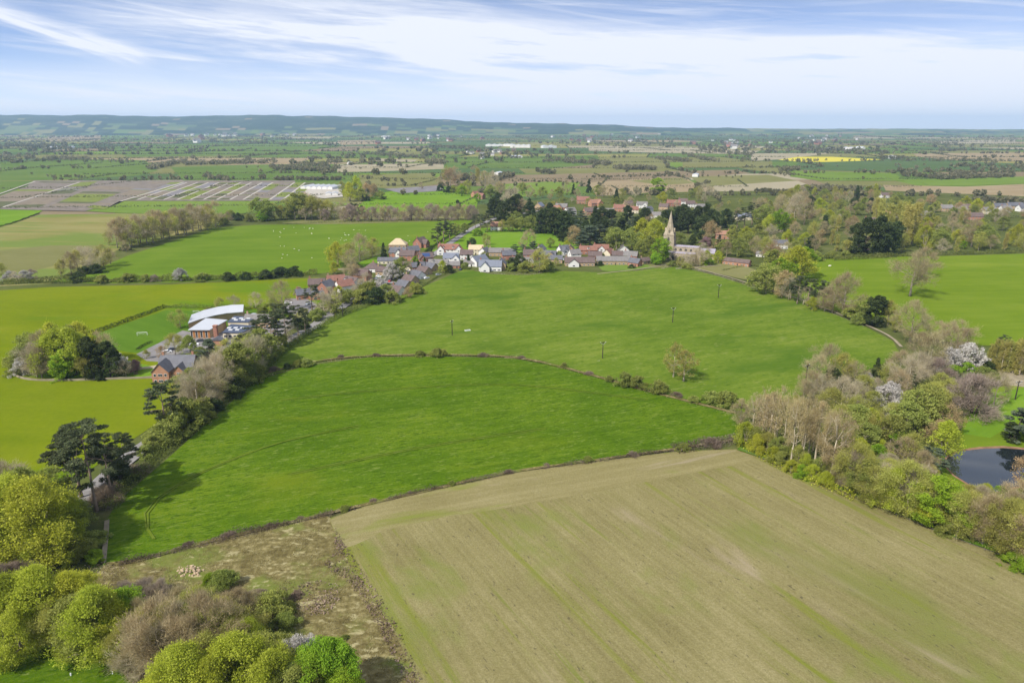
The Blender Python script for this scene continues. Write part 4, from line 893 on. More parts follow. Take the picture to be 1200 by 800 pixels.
def chimney(roof, x, y, z0, z1, m, w_=.9, d_=.6):
    b = MB(); b.box(x - w_ / 2, x + w_ / 2, y - d_ / 2, y + d_ / 2, z0, z1, m); b.box(x - w_ / 2 - .06, x + w_ / 2 + .06, y - d_ / 2 - .06, y + d_ / 2 + .06, z1 + .003, z1 + .15, m)
    for s in (-.22, .22): b.box(x + s * w_ - .11, x + s * w_ + .11, y - .11, y + .11, z1 + .153, z1 + .55, M['tile_orange'])
    return b.build('chimney', roof)
def house(px, py, L_, W_, he, hr, ang, wall, roof, label, chim=1, hip=False, wing=None, dorm=0, group=None, name='house', cat='house', solar=False, back=True, winw=1.3):
    """dwelling: long axis along local x, garden front towards -y"""
    p = G(px, py); root = empty(name, p, R(ang)); tag(root, label, cat, group)
    wl, rf = M[wall], M[roof]
    ro = gable_block(root, L_, W_, he, hr, wl, rf, hip=hip)
    st = 2 if he > 4.2 else 1; zs = [1.4] if st == 1 else [1.35, 4.0]
    n = max(2, int(L_ / 3.2))
    for zi, z in enumerate(zs):
        for i in range(n):
            x = -L_ / 2 + (i + .5) * L_ / n
            if zi == 0 and i == n // 2:
                b = MB(); b.box(-.5, .5, -.07, .0, 0, 2.05, M['door']); d = b.build('door', root); d.location = (x, -W_ / 2 - .004, 0)
            else: window(root, x, -W_ / 2 - .004, z, 0, winw, 1.15)
            if back: window(root, x, W_ / 2 + .004, z, math.pi, winw, 1.15)
    if not hip:
        for s in (-1, 1): window(root, s * (L_ / 2 + .004), 0, zs[-1], s * math.pi / 2, 1.2, 1.15)
    for k in range(chim):
        x = [(-L_ / 2 + 1.0), (L_ / 2 - 1.0), 0][k] if not hip else [0, -2, 2][k]
        chimney(ro, x, 0.3, hr - .6, hr + 1.3, M['brick_red'] if wall.startswith('render') else wl)
    if wing:                               # (x, length, width, eaves, ridge, side) gabled wing across
        wx, wl_, ww, we, wr, sd = wing[:6]; wm2 = M[wing[6]] if len(wing) > 6 else wl
        gable_block(root, wl_, ww, we, wr, wm2, rf, x0=wx, y0=sd * (W_ / 2 + wl_ / 2 - 1.6), axis=1, wname='wing_wall', rname='wing_roof')
        for z in ([1.4] if we < 4.2 else [1.35, 4.0]): window(root, wx, sd * (W_ / 2 + wl_ - 1.6 + .004), z, 0 if sd < 0 else math.pi, 1.8, 1.2)
    for k in range(dorm):
        x = -L_ / 2 + (k + .5) * L_ / dorm; d = MB(); zz = he + (hr - he) * .18; yy = -W_ / 2 * .82
        d.box(x - .9, x + .9, yy, yy + 2.2, zz, zz + 1.5, M['render_white']); d.extrude([(x - 1.1, zz + 1.503), (x + 1.1, zz + 1.503), (x, zz + 2.4)], yy - .2, yy + 3.0, rf); d.build('dormer', root)
        window(root, x, yy - .004, zz + .8, 0, 1.0, 1.0)
    if solar:
        s = MB(); sl = (hr - he) / (W_ / 2); x0, x1 = -L_ * .28, L_ * .28; y0, y1 = -W_ / 2 * .85, -W_ / 2 * .2
        zf = lambda y: hr + .31 + sl * y
        s.add([(x0, y0, zf(y0)), (x1, y0, zf(y0)), (x1, y1, zf(y1)), (x0, y1, zf(y1)), (x0, y0, zf(y0) + .05), (x1, y0, zf(y0) + .05), (x1, y1, zf(y1) + .05), (x0, y1, zf(y1) + .05)],
              [(0, 3, 2, 1), (4, 5, 6, 7), (0, 1, 5, 4), (1, 2, 6, 5), (2, 3, 7, 6), (3, 0, 4, 7)], M['solar']); s.build('solar_panel', ro)
    return root

# ---- the village church
def church():
    p = G(783, 303); root = empty('church', p, R(-24)); tag(root, 'pale limestone church with a tall pointed spire and lead roofs', 'church')
    st, ld = M['stone'], M['lead']
    def crenel(b, x0, x1, y0, y1, z, m, step=1.6, t=.35):
        n = int((x1 - x0) / step)
        for i in range(n):
            xa = x0 + (i + .15) * (x1 - x0) / n; xb = xa + (x1 - x0) / n * .6
            for ya in (y0, y1 - t): b.box(xa, xb, ya, ya + t, z, z + .8, m)
        n = int((y1 - y0) / step)
        for i in range(n):
            ya = y0 + (i + .2) * (y1 - y0) / n; yb = ya + (y1 - y0) / n * .55
            for xa in (x0, x1 - t): b.box(xa, xa + t, ya, yb, z + .004, z + .796, m)
    def lancet(parent, x, y, z, rz, wd, ht, name='window'):
        b = MB(); prof = [(-wd / 2, 0), (wd / 2, 0), (wd / 2, ht * .65), (wd * .28, ht * .88), (0, ht), (-wd * .28, ht * .88), (-wd / 2, ht * .65)]
        b.extrude(prof, -.06, .0, M['glass']); b.box(-.07, .07, -.10, -.062, 0, ht * .95, st); b.box(-wd / 2 - .15, wd / 2 + .15, -.16, 0, -.2, -.004, st)
        o = b.build(name, parent); o.location = (x, y, z); o.rotation_euler = (0, 0, rz)
    # tower with clasping buttresses and a bell stage
    t = MB(); hw = 4.1; H = 20.0
    t.box(-hw, hw, -hw, hw, -.3, H, st)
    for sx in (-1, 1):
        for sy in (-1, 1): t.box(sx * hw - .55, sx * hw + .55, sy * hw - .55, sy * hw + .55, -.3, H * .86, st)
    for z in (7.5, 14.0, H - .4): t.box(-hw - .16, hw + .16, -hw - .16, hw + .16, z, z + .3, st)
    tw = t.build('tower', root)
    for k in range(4):
        a = k * math.pi / 2; lancet(tw, math.sin(a) * (hw + .003), -math.cos(a) * (hw + .003), 14.9, a, 1.7, 3.6, 'belfry_window')
        lancet(tw, math.sin(a) * (hw + .003), -math.cos(a) * (hw + .003), 9.0, a, .8, 1.8, 'belfry_window')
    # broach spire: eight sides rising from the square
    s = MB(); Hs = 39.5; ring = []
    base = [(-hw - .25, -hw - .25), (hw + .25, -hw - .25), (hw + .25, hw + .25), (-hw - .25, hw + .25)]
    oc = [(3.4 * math.cos(R(22.5 + 45 * k)), 3.4 * math.sin(R(22.5 + 45 * k))) for k in range(8)]
    s.prism([(1.05 * x, 1.05 * y) for x, y in oc], H, H + .2, st)
    vs = [(x * 1.22, y * 1.22, H + .203) for x, y in oc] + [(x * .60, y * .60, H + 9) for x, y in oc] + [(0, 0, Hs)]
    s.add(vs, [(k, (k + 1) % 8, 8 + (k + 1) % 8, 8 + k) for k in range(8)] + [(8 + k, 8 + (k + 1) % 8, 16) for k in range(8)], st)
    for (x, y) in base: s.add([(x, y, H + .0), (x - math.copysign(3.2, x), y, H), (x, y - math.copysign(3.2, y), H), (x * .45, y * .45, H + 6.2)], [(0, 1, 3), (1, 2, 3), (2, 0, 3), (0, 2, 1)], st)
    sp = s.build('spire', root)
    for k in range(4):
        a = k * math.pi / 2; b = MB(); zz = H + 2.2
        b.box(-.55, .55, -.35, 1.4, 0, 1.7, st); b.extrude([(-.75, 1.703), (.75, 1.703), (0, 3.2)], -.4, 1.6, st); b.box(-.28, .28, -.40, -.352, .2, 1.5, M['glass'])
        o = b.build('spire_light', sp); r_ = 3.75; o.location = (math.sin(a) * r_, -math.cos(a) * r_, zz); o.rotation_euler = (0, 0, a)
    b = MB(); b.box(-.04, .04, -.04, .04, Hs - .2, Hs + 1.6, M['wood_dark']); b.box(-.4, .4, -.03, .03, Hs + 1.1, Hs + 1.18, M['wood_dark']); b.build('weather_vane', sp)
    # nave, clerestory and aisles run to the right
    n = MB(); n.box(hw + .3, 25, -4.0, 4.0, -.3, 10.6, st); crenel(n, hw + .3, 25, -4.2, 4.2, 10.603, st); n.build('nave_wall', root)
    r_ = MB(); r_.extrude([(-4.0 + 14.3 - 14.3, 0), (0, 0), (0, 0)], 0, 0, ld) if False else None
    r_.add([(hw + .4, -3.6, 10.62), (24.8, -3.6, 10.62), (24.8, 0, 12.0), (hw + .4, 0, 12.0), (24.8, 3.6, 10.62), (hw + .4, 3.6, 10.62)], [(0, 1, 2, 3), (3, 2, 4, 5), (0, 3, 5), (1, 4, 2), (0, 5, 4, 1)], ld); r_.build('nave_roof', root)
    for sy, nm in ((-1, 0), (1, 1)):
        a = MB(); a.box(-hw - 1.5, 23, min(sy * 4.02, sy * 8.6), max(sy * 4.02, sy * 8.6), -.3, 5.8, st); crenel(a, -hw - 1.5, 23, min(sy * 8.0, sy * 8.75), max(sy * 8.0, sy * 8.75), 5.803, st)
        for i in range(7): a.box(-hw - 1.2 + i * 4.35 - .4, -hw - 1.2 + i * 4.35 + .4, min(sy * 8.605, sy * 9.5), max(sy * 8.605, sy * 9.5), -.3, 4.8, st)
        aw = a.build('aisle_wall', root)
        q = MB(); q.add([(-hw - 1.3, sy * 4.05, 7.2), (22.8, sy * 4.05, 7.2), (22.8, sy * 8.1, 6.1), (-hw - 1.3, sy * 8.1, 6.1), (-hw - 1.3, sy * 4.05, 5.85), (22.8, sy * 4.05, 5.85), (22.8, sy * 8.1, 5.85), (-hw - 1.3, sy * 8.1, 5.85)], [(0, 1, 2, 3), (4, 7, 6, 5), (0, 4, 5, 1), (1, 5, 6, 2), (2, 6, 7, 3), (3, 7, 4, 0)], ld); q.build('aisle_roof', root)
        for i in range(6): lancet(aw, -hw - 1.2 + (i + .5) * 4.35, sy * 8.606, 1.6, 0 if sy < 0 else math.pi, 1.8, 3.2)
        for i in range(5): lancet(aw, hw + 2.2 + i * 4.1, sy * 4.003, 7.9, 0 if sy < 0 else math.pi, 1.7, 1.9, 'clerestory_window')
    ro = gable_block(root, 12, 7.4, 7.4, 10.4, st, ld, x0=31.1, wname='chancel_wall', rname='chancel_roof')
    lancet(root, 37.104, 0, 2.2, math.pi / 2, 3.2, 5.6)
    for x in (27.6, 31, 34.4): lancet(root, x, -3.704, 2.2, 0, 1.5, 3.4)
    b = MB(); b.box(7.2, 11.2, -12.2, -8.62, -.3, 3.8, st); b.extrude([(6.9, 3.803), (11.5, 3.803), (9.2, 5.6)], -12.4, -8.62, st); b.box(8.4, 10.0, -12.25, -12.205, 0, 2.6, M['door']); b.build('porch', root)
church()

# ---- school
def school():
    p = G(250, 400); root = empty('school_building', p, 0); tag(root, 'long school with a curved white metal roof and orange timber front', 'school')
    def W(x, y): q = G(x, y); return (q.x - p.x, q.y - p.y)
    # curved classroom range
    arc_f = [(222, 388), (236, 383), (252, 378.5), (268, 375.5), (286, 374)]; arc_b = [(226, 382), (240, 376.5), (256, 372.5), (272, 370), (287, 369.5)]
    f = [W(*q) for q in arc_f]; b_ = [W(*q) for q in arc_b]; wl = MB(); poly = f + b_[::-1]
    wl.prism(poly, -.3, 4.2, M['brick_buff']); wl.build('classroom_wall', root)
    r = MB(); n = len(f); vs = []
    for i in range(n):
        d = Vector((b_[i][0] - f[i][0], b_[i][1] - f[i][1])).normalized() * .9
        vs += [(f[i][0] - d.x, f[i][1] - d.y, 4.35), (b_[i][0] + d.x, b_[i][1] + d.y, 6.0), (f[i][0] - d.x, f[i][1] - d.y, 4.65), (b_[i][0] + d.x, b_[i][1] + d.y, 6.3)]
    fs = []
    for i in range(n - 1):
        a, c = 4 * i, 4 * i + 4; fs += [(a, a + 1, c + 1, c), (a + 2, c + 2, c + 3, a + 3), (a, c, c + 2, a + 2), (a + 1, a + 3, c + 3, c + 1)]
    fs += [(0, 2, 3, 1), (4 * n - 4, 4 * n - 3, 4 * n - 1, 4 * n - 2)]
    r.add(vs, fs, M['metal_white']); r.build('curved_roof', root)
    # front hall: timber and glass front, white flat roof with a deep eave
    q = [W(224, 397), W(247, 397), W(266, 386), W(243, 384)]
    h = MB(); h.prism(q, -.3, 4.7, M['brick_buff']); hl = h.build('hall_wall', root)
    c = Vector((sum(a for a, _ in q) / 4, sum(b for _, b in q) / 4)); r = MB()
    r.prism([(c.x + (a - c.x) * 1.10, c.y + (b - c.y) * 1.10) for a, b in q], 4.85, 5.2, M['metal_white']); r.build('hall_roof', root)
    x0, y0 = q[0]; x1, y1 = q[1]
    for i in range(8):
        t = (i + .5) / 8; b = MB(); ww = (x1 - x0) / 8
        if i % 2 == 0: window(root, x0 + (x1 - x0) * t, y0 + (y1 - y0) * t - .004, 2.5, math.atan2(y1 - y0, x1 - x0), 1.0, 3.6)
        else:
            b.box(-ww * .40, ww * .40, -.12, 0, .3, 4.5, M['wood_orange']); o = b.build('cladding_panel', root); o.location = (x0 + (x1 - x0) * t, y0 + (y1 - y0) * t - .004, 0)
    # navy-roofed blocks with skylights
    for nm, qq, z in (('block', [W(262, 398), W(284, 398), W(300, 390), W(272, 388)], 3.6), ('block', [W(268, 387), W(292, 387), W(302, 381), W(276, 380)], 4.4)):
        b = MB(); b.prism(qq, -.3, z, M['render_cream']); b.build('block_wall', root); cc = (sum(a for a, _ in qq) / 4, sum(b for _, b in qq) / 4)
        b = MB(); b.prism([(cc[0] + (a - cc[0]) * 1.04, cc[1] + (c_ - cc[1]) * 1.04) for a, c_ in qq], z + .003, z + .35, M['roof_navy']); rf = b.build('flat_roof', root)
        for i in range(5):
            t = .14 + i * .18; u = .35 if i % 2 else .65
            xa = qq[0][0] + (qq[1][0] - qq[0][0]) * t; ya = qq[0][1] + (qq[2][1] - qq[0][1]) * u; xa += (qq[3][0] - qq[0][0]) * u
            b = MB(); b.box(xa - 1.0, xa + 1.0, ya - .7, ya + .7, z + .353, z + .75, M['frame']); b.box(xa - .85, xa + .85, ya - .55, ya + .55, z + .753, z + .80, M['metal_white']); b.build('skylight', rf)
        for i in range(4):
            t = (i + .5) / 4; window(root, qq[0][0] + (qq[1][0] - qq[0][0]) * t, qq[0][1] + (qq[1][1] - qq[0][1]) * t - .004, 1.9, math.atan2(qq[1][1] - qq[0][1], qq[1][0] - qq[0][0]), 1.5, 1.4)
    # brick tower
    a = W(254.5, 401); b = MB(); b.box(a[0] - .9, a[0] + .9, a[1] - .9, a[1] + .9, -.3, 8.6, M['brick_red']); b.box(a[0] - 1.05, a[0] + 1.05, a[1] - 1.05, a[1] + 1.05, 8.603, 9.0, M['brick_red']); b.build('brick_tower', root)
    a = W(257, 405); b = MB(); b.box(a[0] - 3.0, a[0] + 2.6, a[1] - 2.2, a[1] + 1.0, -.3, 3.4, M['brick_orange']); b.extrude([(a[0] - 3.3, 3.403), (a[0] + 2.9, 3.403), (a[0] - .2, 5.0)], a[1] - 2.5, a[1] + 1.0, M['slate']); b.build('entrance_lobby', root)
school()
house(305, 382, 15, 7.5, 3.4, 6.6, -4, 'brick_buff', 'tile_grey', 'old schoolhouse with grey tiled roof beside the navy-roofed school', 1, name='schoolhouse')

# ---- brick house below the school
bh = house(212, 440, 14.5, 8.5, 5.4, 9.4, 4, 'brick_orange', 'slate', 'large red brick house with slate roof and gabled wings below the school', 2, wing=(-4.2, 7.5, 7.0, 5.4, 9.0, -1, 'brick_orange'))
gable_block(bh, 5.5, 4.8, 4.6, 7.2, M['brick_orange'], M['slate'], x0=2.6, y0=-5.4, axis=1, wname='wing_wall', rname='wing_roof')
for z in (1.35, 3.7): window(bh, 2.6, -8.154, z, 0, 1.4, 1.15)
for z in (1.35, 4.0):
    for x in (-6.4, -2.0): window(bh, x, -10.154, z, 0, 1.1, 1.2)
house(196, 444, 6.5, 4.5, 2.4, 4.2, 55, 'wood_grey', 'slate', 'dark-roofed garden shed beside the large red brick house', 0, name='shed', cat='shed', back=False)

# ---- houses along the lane, near to far
house(360, 350, 13, 7, 3.6, 6.6, 22, 'brick_orange', 'slate', 'low brick cottage with slate roof beside the small car park', 1, wing=(4.2, 6, 6, 3.6, 6.2, -1))
house(383, 343, 11, 8, 4.6, 8.2, 74, 'brick_red', 'slate', 'gable-fronted red brick house with a dark slate roof up the lane', 1)
house(394, 333, 12, 7, 3.4, 6.4, 24, 'brick_buff', 'tile_red', 'long brick cottage behind the gable-fronted brick house', 1)
house(413, 335, 12, 8, 3.2, 6.4, -38, 'render_white', 'tile_brown', 'bungalow with two small dormers hidden by lane trees', 0, dorm=2)
house(438, 318, 12, 11, 3.2, 6.6, -8, 'render_white', 'tile_brown', 'white hip-roofed bungalow by the bend of the lane', 1, hip=True)
house(456, 309, 17, 6, 2.8, 5.0, -3, 'render_cream', 'slate', 'long low outbuilding with dark roof beside the white bungalow', 0, name='outbuilding', cat='outbuilding', back=False)
house(467, 302, 14, 8, 5.0, 8.6, -6, 'brick_red', 'slate', 'brick house with white gable in front of the new timber roof', 1, wing=(1.5, 4, 4.5, 5.0, 7.8, -1, 'render_white'))
house(467, 293, 15, 11, 5.6, 10.2, 0, 'brick_buff', 'timber_new', 'house under construction with bare pale timber roof', 0, hip=True)
house(493, 290, 11, 9, 4.8, 9.2, 62, 'brick_red', 'tile_brown', 'red brick house with brown roof at the edge of the sheep pasture', 1, wing=(0, 5, 6, 4.2, 7.6, -1))
house(499, 308, 11, 8, 4.8, 8.4, 18, 'brick_red', 'tile_brown', 'red brick house with blue solar panels on its roof', 1, wing=(-3.5, 5, 5.5, 4.6, 7.6, -1), solar=True)
house(514, 312, 15, 7, 2.8, 5.4, -4, 'render_white', 'tile_grey', 'grey-roofed bungalow with two white dormers below the white gabled house', 0, dorm=2)
for i, (x, y, lab) in enumerate([(458, 352, 'dark-roofed terrace cottage at the near end of the stepped row'), (466, 345, 'second dark-roofed cottage from the near end of the stepped row'), (474, 338.5, 'third dark-roofed cottage from the near end of the stepped row'),
        (481, 332, 'fourth dark-roofed cottage from the near end of the stepped row'), (489, 326.5, 'third dark-roofed cottage from the far end of the stepped row'), (497, 321.5, 'second dark-roofed cottage from the far end of the stepped row'), (505, 317, 'dark-roofed terrace cottage at the far end of the stepped row')]):
    h = house(x, y, 9.5, 8.0, 2.8, 5.9, -38, ['brick_buff', 'render_white', 'brick_buff'][i % 3], 'tile_brown' if i % 2 else 'slate', lab, i % 2, group='stepped terrace beside the green field')
    b = MB(); b.box(-1.5, 1.5, -6.6, -4.02, -.2, 2.3, M['frame']); b.add([(-1.6, -6.7, 2.303), (1.6, -6.7, 2.303), (1.6, -4.02, 2.9), (-1.6, -4.02, 2.9)], [(0, 1, 2, 3)], M['glass']); b.build('conservatory', h)
# white house pair and their neighbours
house(526, 298, 17, 8, 4.9, 8.8, -3, 'render_white', 'tile_red', 'large white house with red-brown roof and two white gables', 1, wing=(-6.2, 4.5, 6, 4.9, 8.4, -1), dorm=2)
house(538, 299, 7, 6, 4.9, 8.4, 87, 'render_white', 'tile_red', 'white gabled end house joined beside the red-brown roof', 0)
house(529, 308, 12, 8, 4.6, 8.0, -4, 'render_white', 'slate_blue', 'white rendered house with blue-grey slate roof in the village front row', 1, wing=(4.4, 5, 6, 4.6, 7.6, -1))
house(533, 314, 8, 6, 2.6, 5.2, -3, 'brick_red', 'tile_grey', 'small red brick garage in front of the white rendered house', 0, name='garage', cat='garage', back=False)
house(558, 298, 12, 8, 4.6, 8.0, -2, 'render_cream', 'timber_new', 'cream house with sandy roof behind the modern slate house', 1)
house(568, 300, 8, 7, 4.2, 7.2, 60, 'render_white', 'slate', 'small white gabled house right of the cream house', 1)
house(561, 311, 14, 9, 4.2, 8.0, 50, 'render_white', 'slate_blue', 'slate-roofed west wing house with white gable beside the modern house', 0)
house(575, 317, 17, 9, 4.0, 8.0, -4, 'render_white', 'slate_blue', 'modern white house with broad slate roof facing the green field', 1, wing=(-3.6, 5.5, 7, 4.0, 7.8, -1), winw=2.2)
house(587, 316, 8, 8, 5.0, 8.4, 84, 'brick_buff', 'slate', 'tall buff brick end house attached right of the modern white house', 1, winw=2.2)
house(587, 300, 20, 8, 3.8, 6.8, -2, 'brick_buff', 'tile_grey', 'long sandstone house with grey roof in the second row', 1, dorm=0)
house(612, 313, 17, 8, 4.2, 7.8, -2, 'brick_red', 'tile_grey', 'brick cottages with white upper storey left of the big round tree', 2, dorm=3)
house(641, 303, 15, 8, 3.6, 6.8, -12, 'brick_buff', 'slate', 'slate-roofed brick bungalow right of the big round tree', 0, wing=(4.5, 5, 6, 3.6, 6.2, -1))
house(660, 299, 9, 7, 5.0, 8.4, 30, 'render_white', 'slate', 'white two-storey house with tall white chimney', 1, wing=(-2, 5, 5, 4.6, 7.6, -1))
house(668, 298, 8, 7, 4.6, 7.8, 84, 'brick_buff', 'tile_brown', 'narrow brick house right of the white chimney house', 1)
house(679, 311, 23, 9, 3.2, 6.6, -1, 'brick_buff', 'tile_brown', 'long brown-roofed bungalow facing the green field', 1, wing=(-5, 6, 8, 3.2, 6.4, -1, 'render_white'))
house(689, 298, 15, 7, 4.2, 7.2, -2, 'brick_red', 'tile_red', 'red-roofed brick terrace with white dormer', 1, dorm=1)
house(704, 297, 13, 8, 4.0, 7.8, -3, 'render_white', 'tile_red', 'white-gabled cottage with red roof and pale chimney', 1, wing=(0, 4, 6, 4.4, 7.6, -1))
house(730, 296, 12, 9, 3.2, 7.0, 88, 'render_white', 'tile_grey', 'white gable-fronted bungalow left of the church', 0)
house(718, 310, 26, 8, 3.6, 6.6, -1, 'brick_buff', 'tile_grey', 'long low brick barn house with grey roof', 0)
house(744, 312, 9, 7, 3.4, 6.4, -40, 'brick_red', 'slate', 'red brick cottage with glazed lean-to at the right end of the village', 1)
house(863, 311, 21, 6, 3.2, 5.4, -38, 'brick_orange', 'tile_brown', 'long low brick stable with white gable end below the church wood', 0, name='stable', cat='stable')
house(891, 301, 7, 5, 2.8, 4.8, -20, 'render_white', 'tile_grey', 'small white shed among trees below the slate lodge', 0, name='shed', cat='shed', back=False)
house(911, 291, 16, 8, 4.4, 7.6, -6, 'render_white', 'slate', 'white-walled lodge with slate roof and tall chimney in the right wood', 2)
house(846, 280, 13, 8, 4.8, 8.0, -8, 'brick_orange', 'tile_orange', 'pinkish house with white chimneys among dark trees', 2)
house(870, 258, 18, 9, 4.4, 7.8, 10, 'render_cream', 'slate_blue', 'pale house with blue-grey roof behind the dark pines', 1)
house(582, 270, 12, 9, 4.6, 9.0, -4, 'render_white', 'tile_orange', 'white cottage with orange tiled roof among the dark evergreens', 2)
house(557, 231, 11, 8, 5, 9.0, 50, 'brick_orange', 'tile_red', 'left one of two red brick farmhouses in the green paddock', 1)
house(563, 233, 13, 8, 4.6, 8.4, -35, 'brick_orange', 'tile_red', 'right one of two red brick farmhouses in the green paddock', 1)
house(632, 246, 14, 10, 5.2, 9.6, 70, 'brick_buff', 'slate_blue', 'slate-roofed house left of the new orange brick houses', 1)
house(647, 249, 16, 9, 4.8, 8.8, -4, 'brick_orange', 'tile_orange', 'orange brick house behind the dark evergreen wood', 1, wing=(3, 5, 7, 4.8, 8.4, -1))
house(658, 247, 15, 10, 5, 9.2, -14, 'brick_orange', 'tile_grey', 'grey-roofed orange brick house beside the orange one', 1, wing=(-2, 5, 8, 5, 9, -1))
house(683, 239, 17, 10, 5.4, 10.2, -4, 'brick_orange', 'tile_red', 'tall red-roofed brick house near the brown field', 1)
house(697, 242, 16, 10, 5, 9.6, 24, 'brick_orange', 'tile_orange', 'orange-roofed brick house right of the tall red one', 1, wing=(4, 6, 7, 5, 9, -1))
house(707, 255, 24, 12, 6, 11.0, -6, 'brick_buff', 'tile_grey', 'big grey-roofed manor house among the trees', 2, wing=(5, 8, 8, 6, 10.4, -1))
house(752, 244, 14, 8, 5, 8.6, -3, 'render_white', 'tile_grey', 'white house left of the church spire', 1, wing=(3, 4, 6, 5, 8.2, -1))
house(768, 256, 13, 9, 4.2, 7.6, -18, 'render_white', 'tile_grey', 'white house with pale roof just behind the church spire', 0)
house(760, 249, 10, 7, 4.4, 7.6, 40, 'render_white', 'slate', 'small white house between two white houses by the spire', 0)
house(789, 242, 18, 9, 5, 8.8, 2, 'brick_red', 'tile_red', 'red-tiled brick house behind the church', 1)
house(800, 240, 12, 8, 5, 8.6, -10, 'render_white', 'tile_brown', 'white house with brown roof among the houses behind the church', 1)
house(808, 243, 13, 8, 5, 8.8, 6, 'render_white', 'tile_brown', 'long white gabled house right of the houses behind the church', 1)
house(778, 246, 12, 8, 4.6, 8.0, -30, 'brick_buff', 'tile_brown', 'brown-roofed house half hidden by the church spire', 1)
house(1043, 256, 13, 8, 4.4, 8.0, -6, 'render_white', 'tile_orange', 'white cottage glimpsed in the right wood', 1)
house(1036, 232, 13, 8, 4.4, 8.0, 4, 'render_white', 'tile_brown', 'small pale house beyond the yellowish poplars', 1)
for x, y, L_, w2, rf, a, lab in [(1108, 248, 14, 'brick_buff', 'tile_grey', -8, 'grey-roofed house at the left end of the far right village'), (1124, 250, 16, 'brick_buff', 'tile_grey', 6, 'grey-roofed house second from left in the far right village'),
        (1130, 247, 12, 'brick_red', 'tile_brown', -15, 'brick house with pale gable in the far right village'), (1158, 251, 18, 'render_cream', 'tile_grey', 10, 'broad grey-roofed cream house in the far right village'),
        (1170, 246, 15, 'brick_buff', 'slate', -4, 'dark slate house beside the white house at the far right'), (1177, 249, 12, 'render_white', 'tile_grey', 3, 'bright white-walled house in the far right village'),
        (1188, 245, 20, 'brick_buff', 'slate', -3, 'long slate-roofed house near the right picture edge'), (1198, 248, 14, 'render_white', 'slate', 8, 'slate-roofed white house at the right picture edge')]:
    house(x, y, L_, 9, 4.8, 8.6, a, w2, rf, lab, 1, group='houses of the far right village')
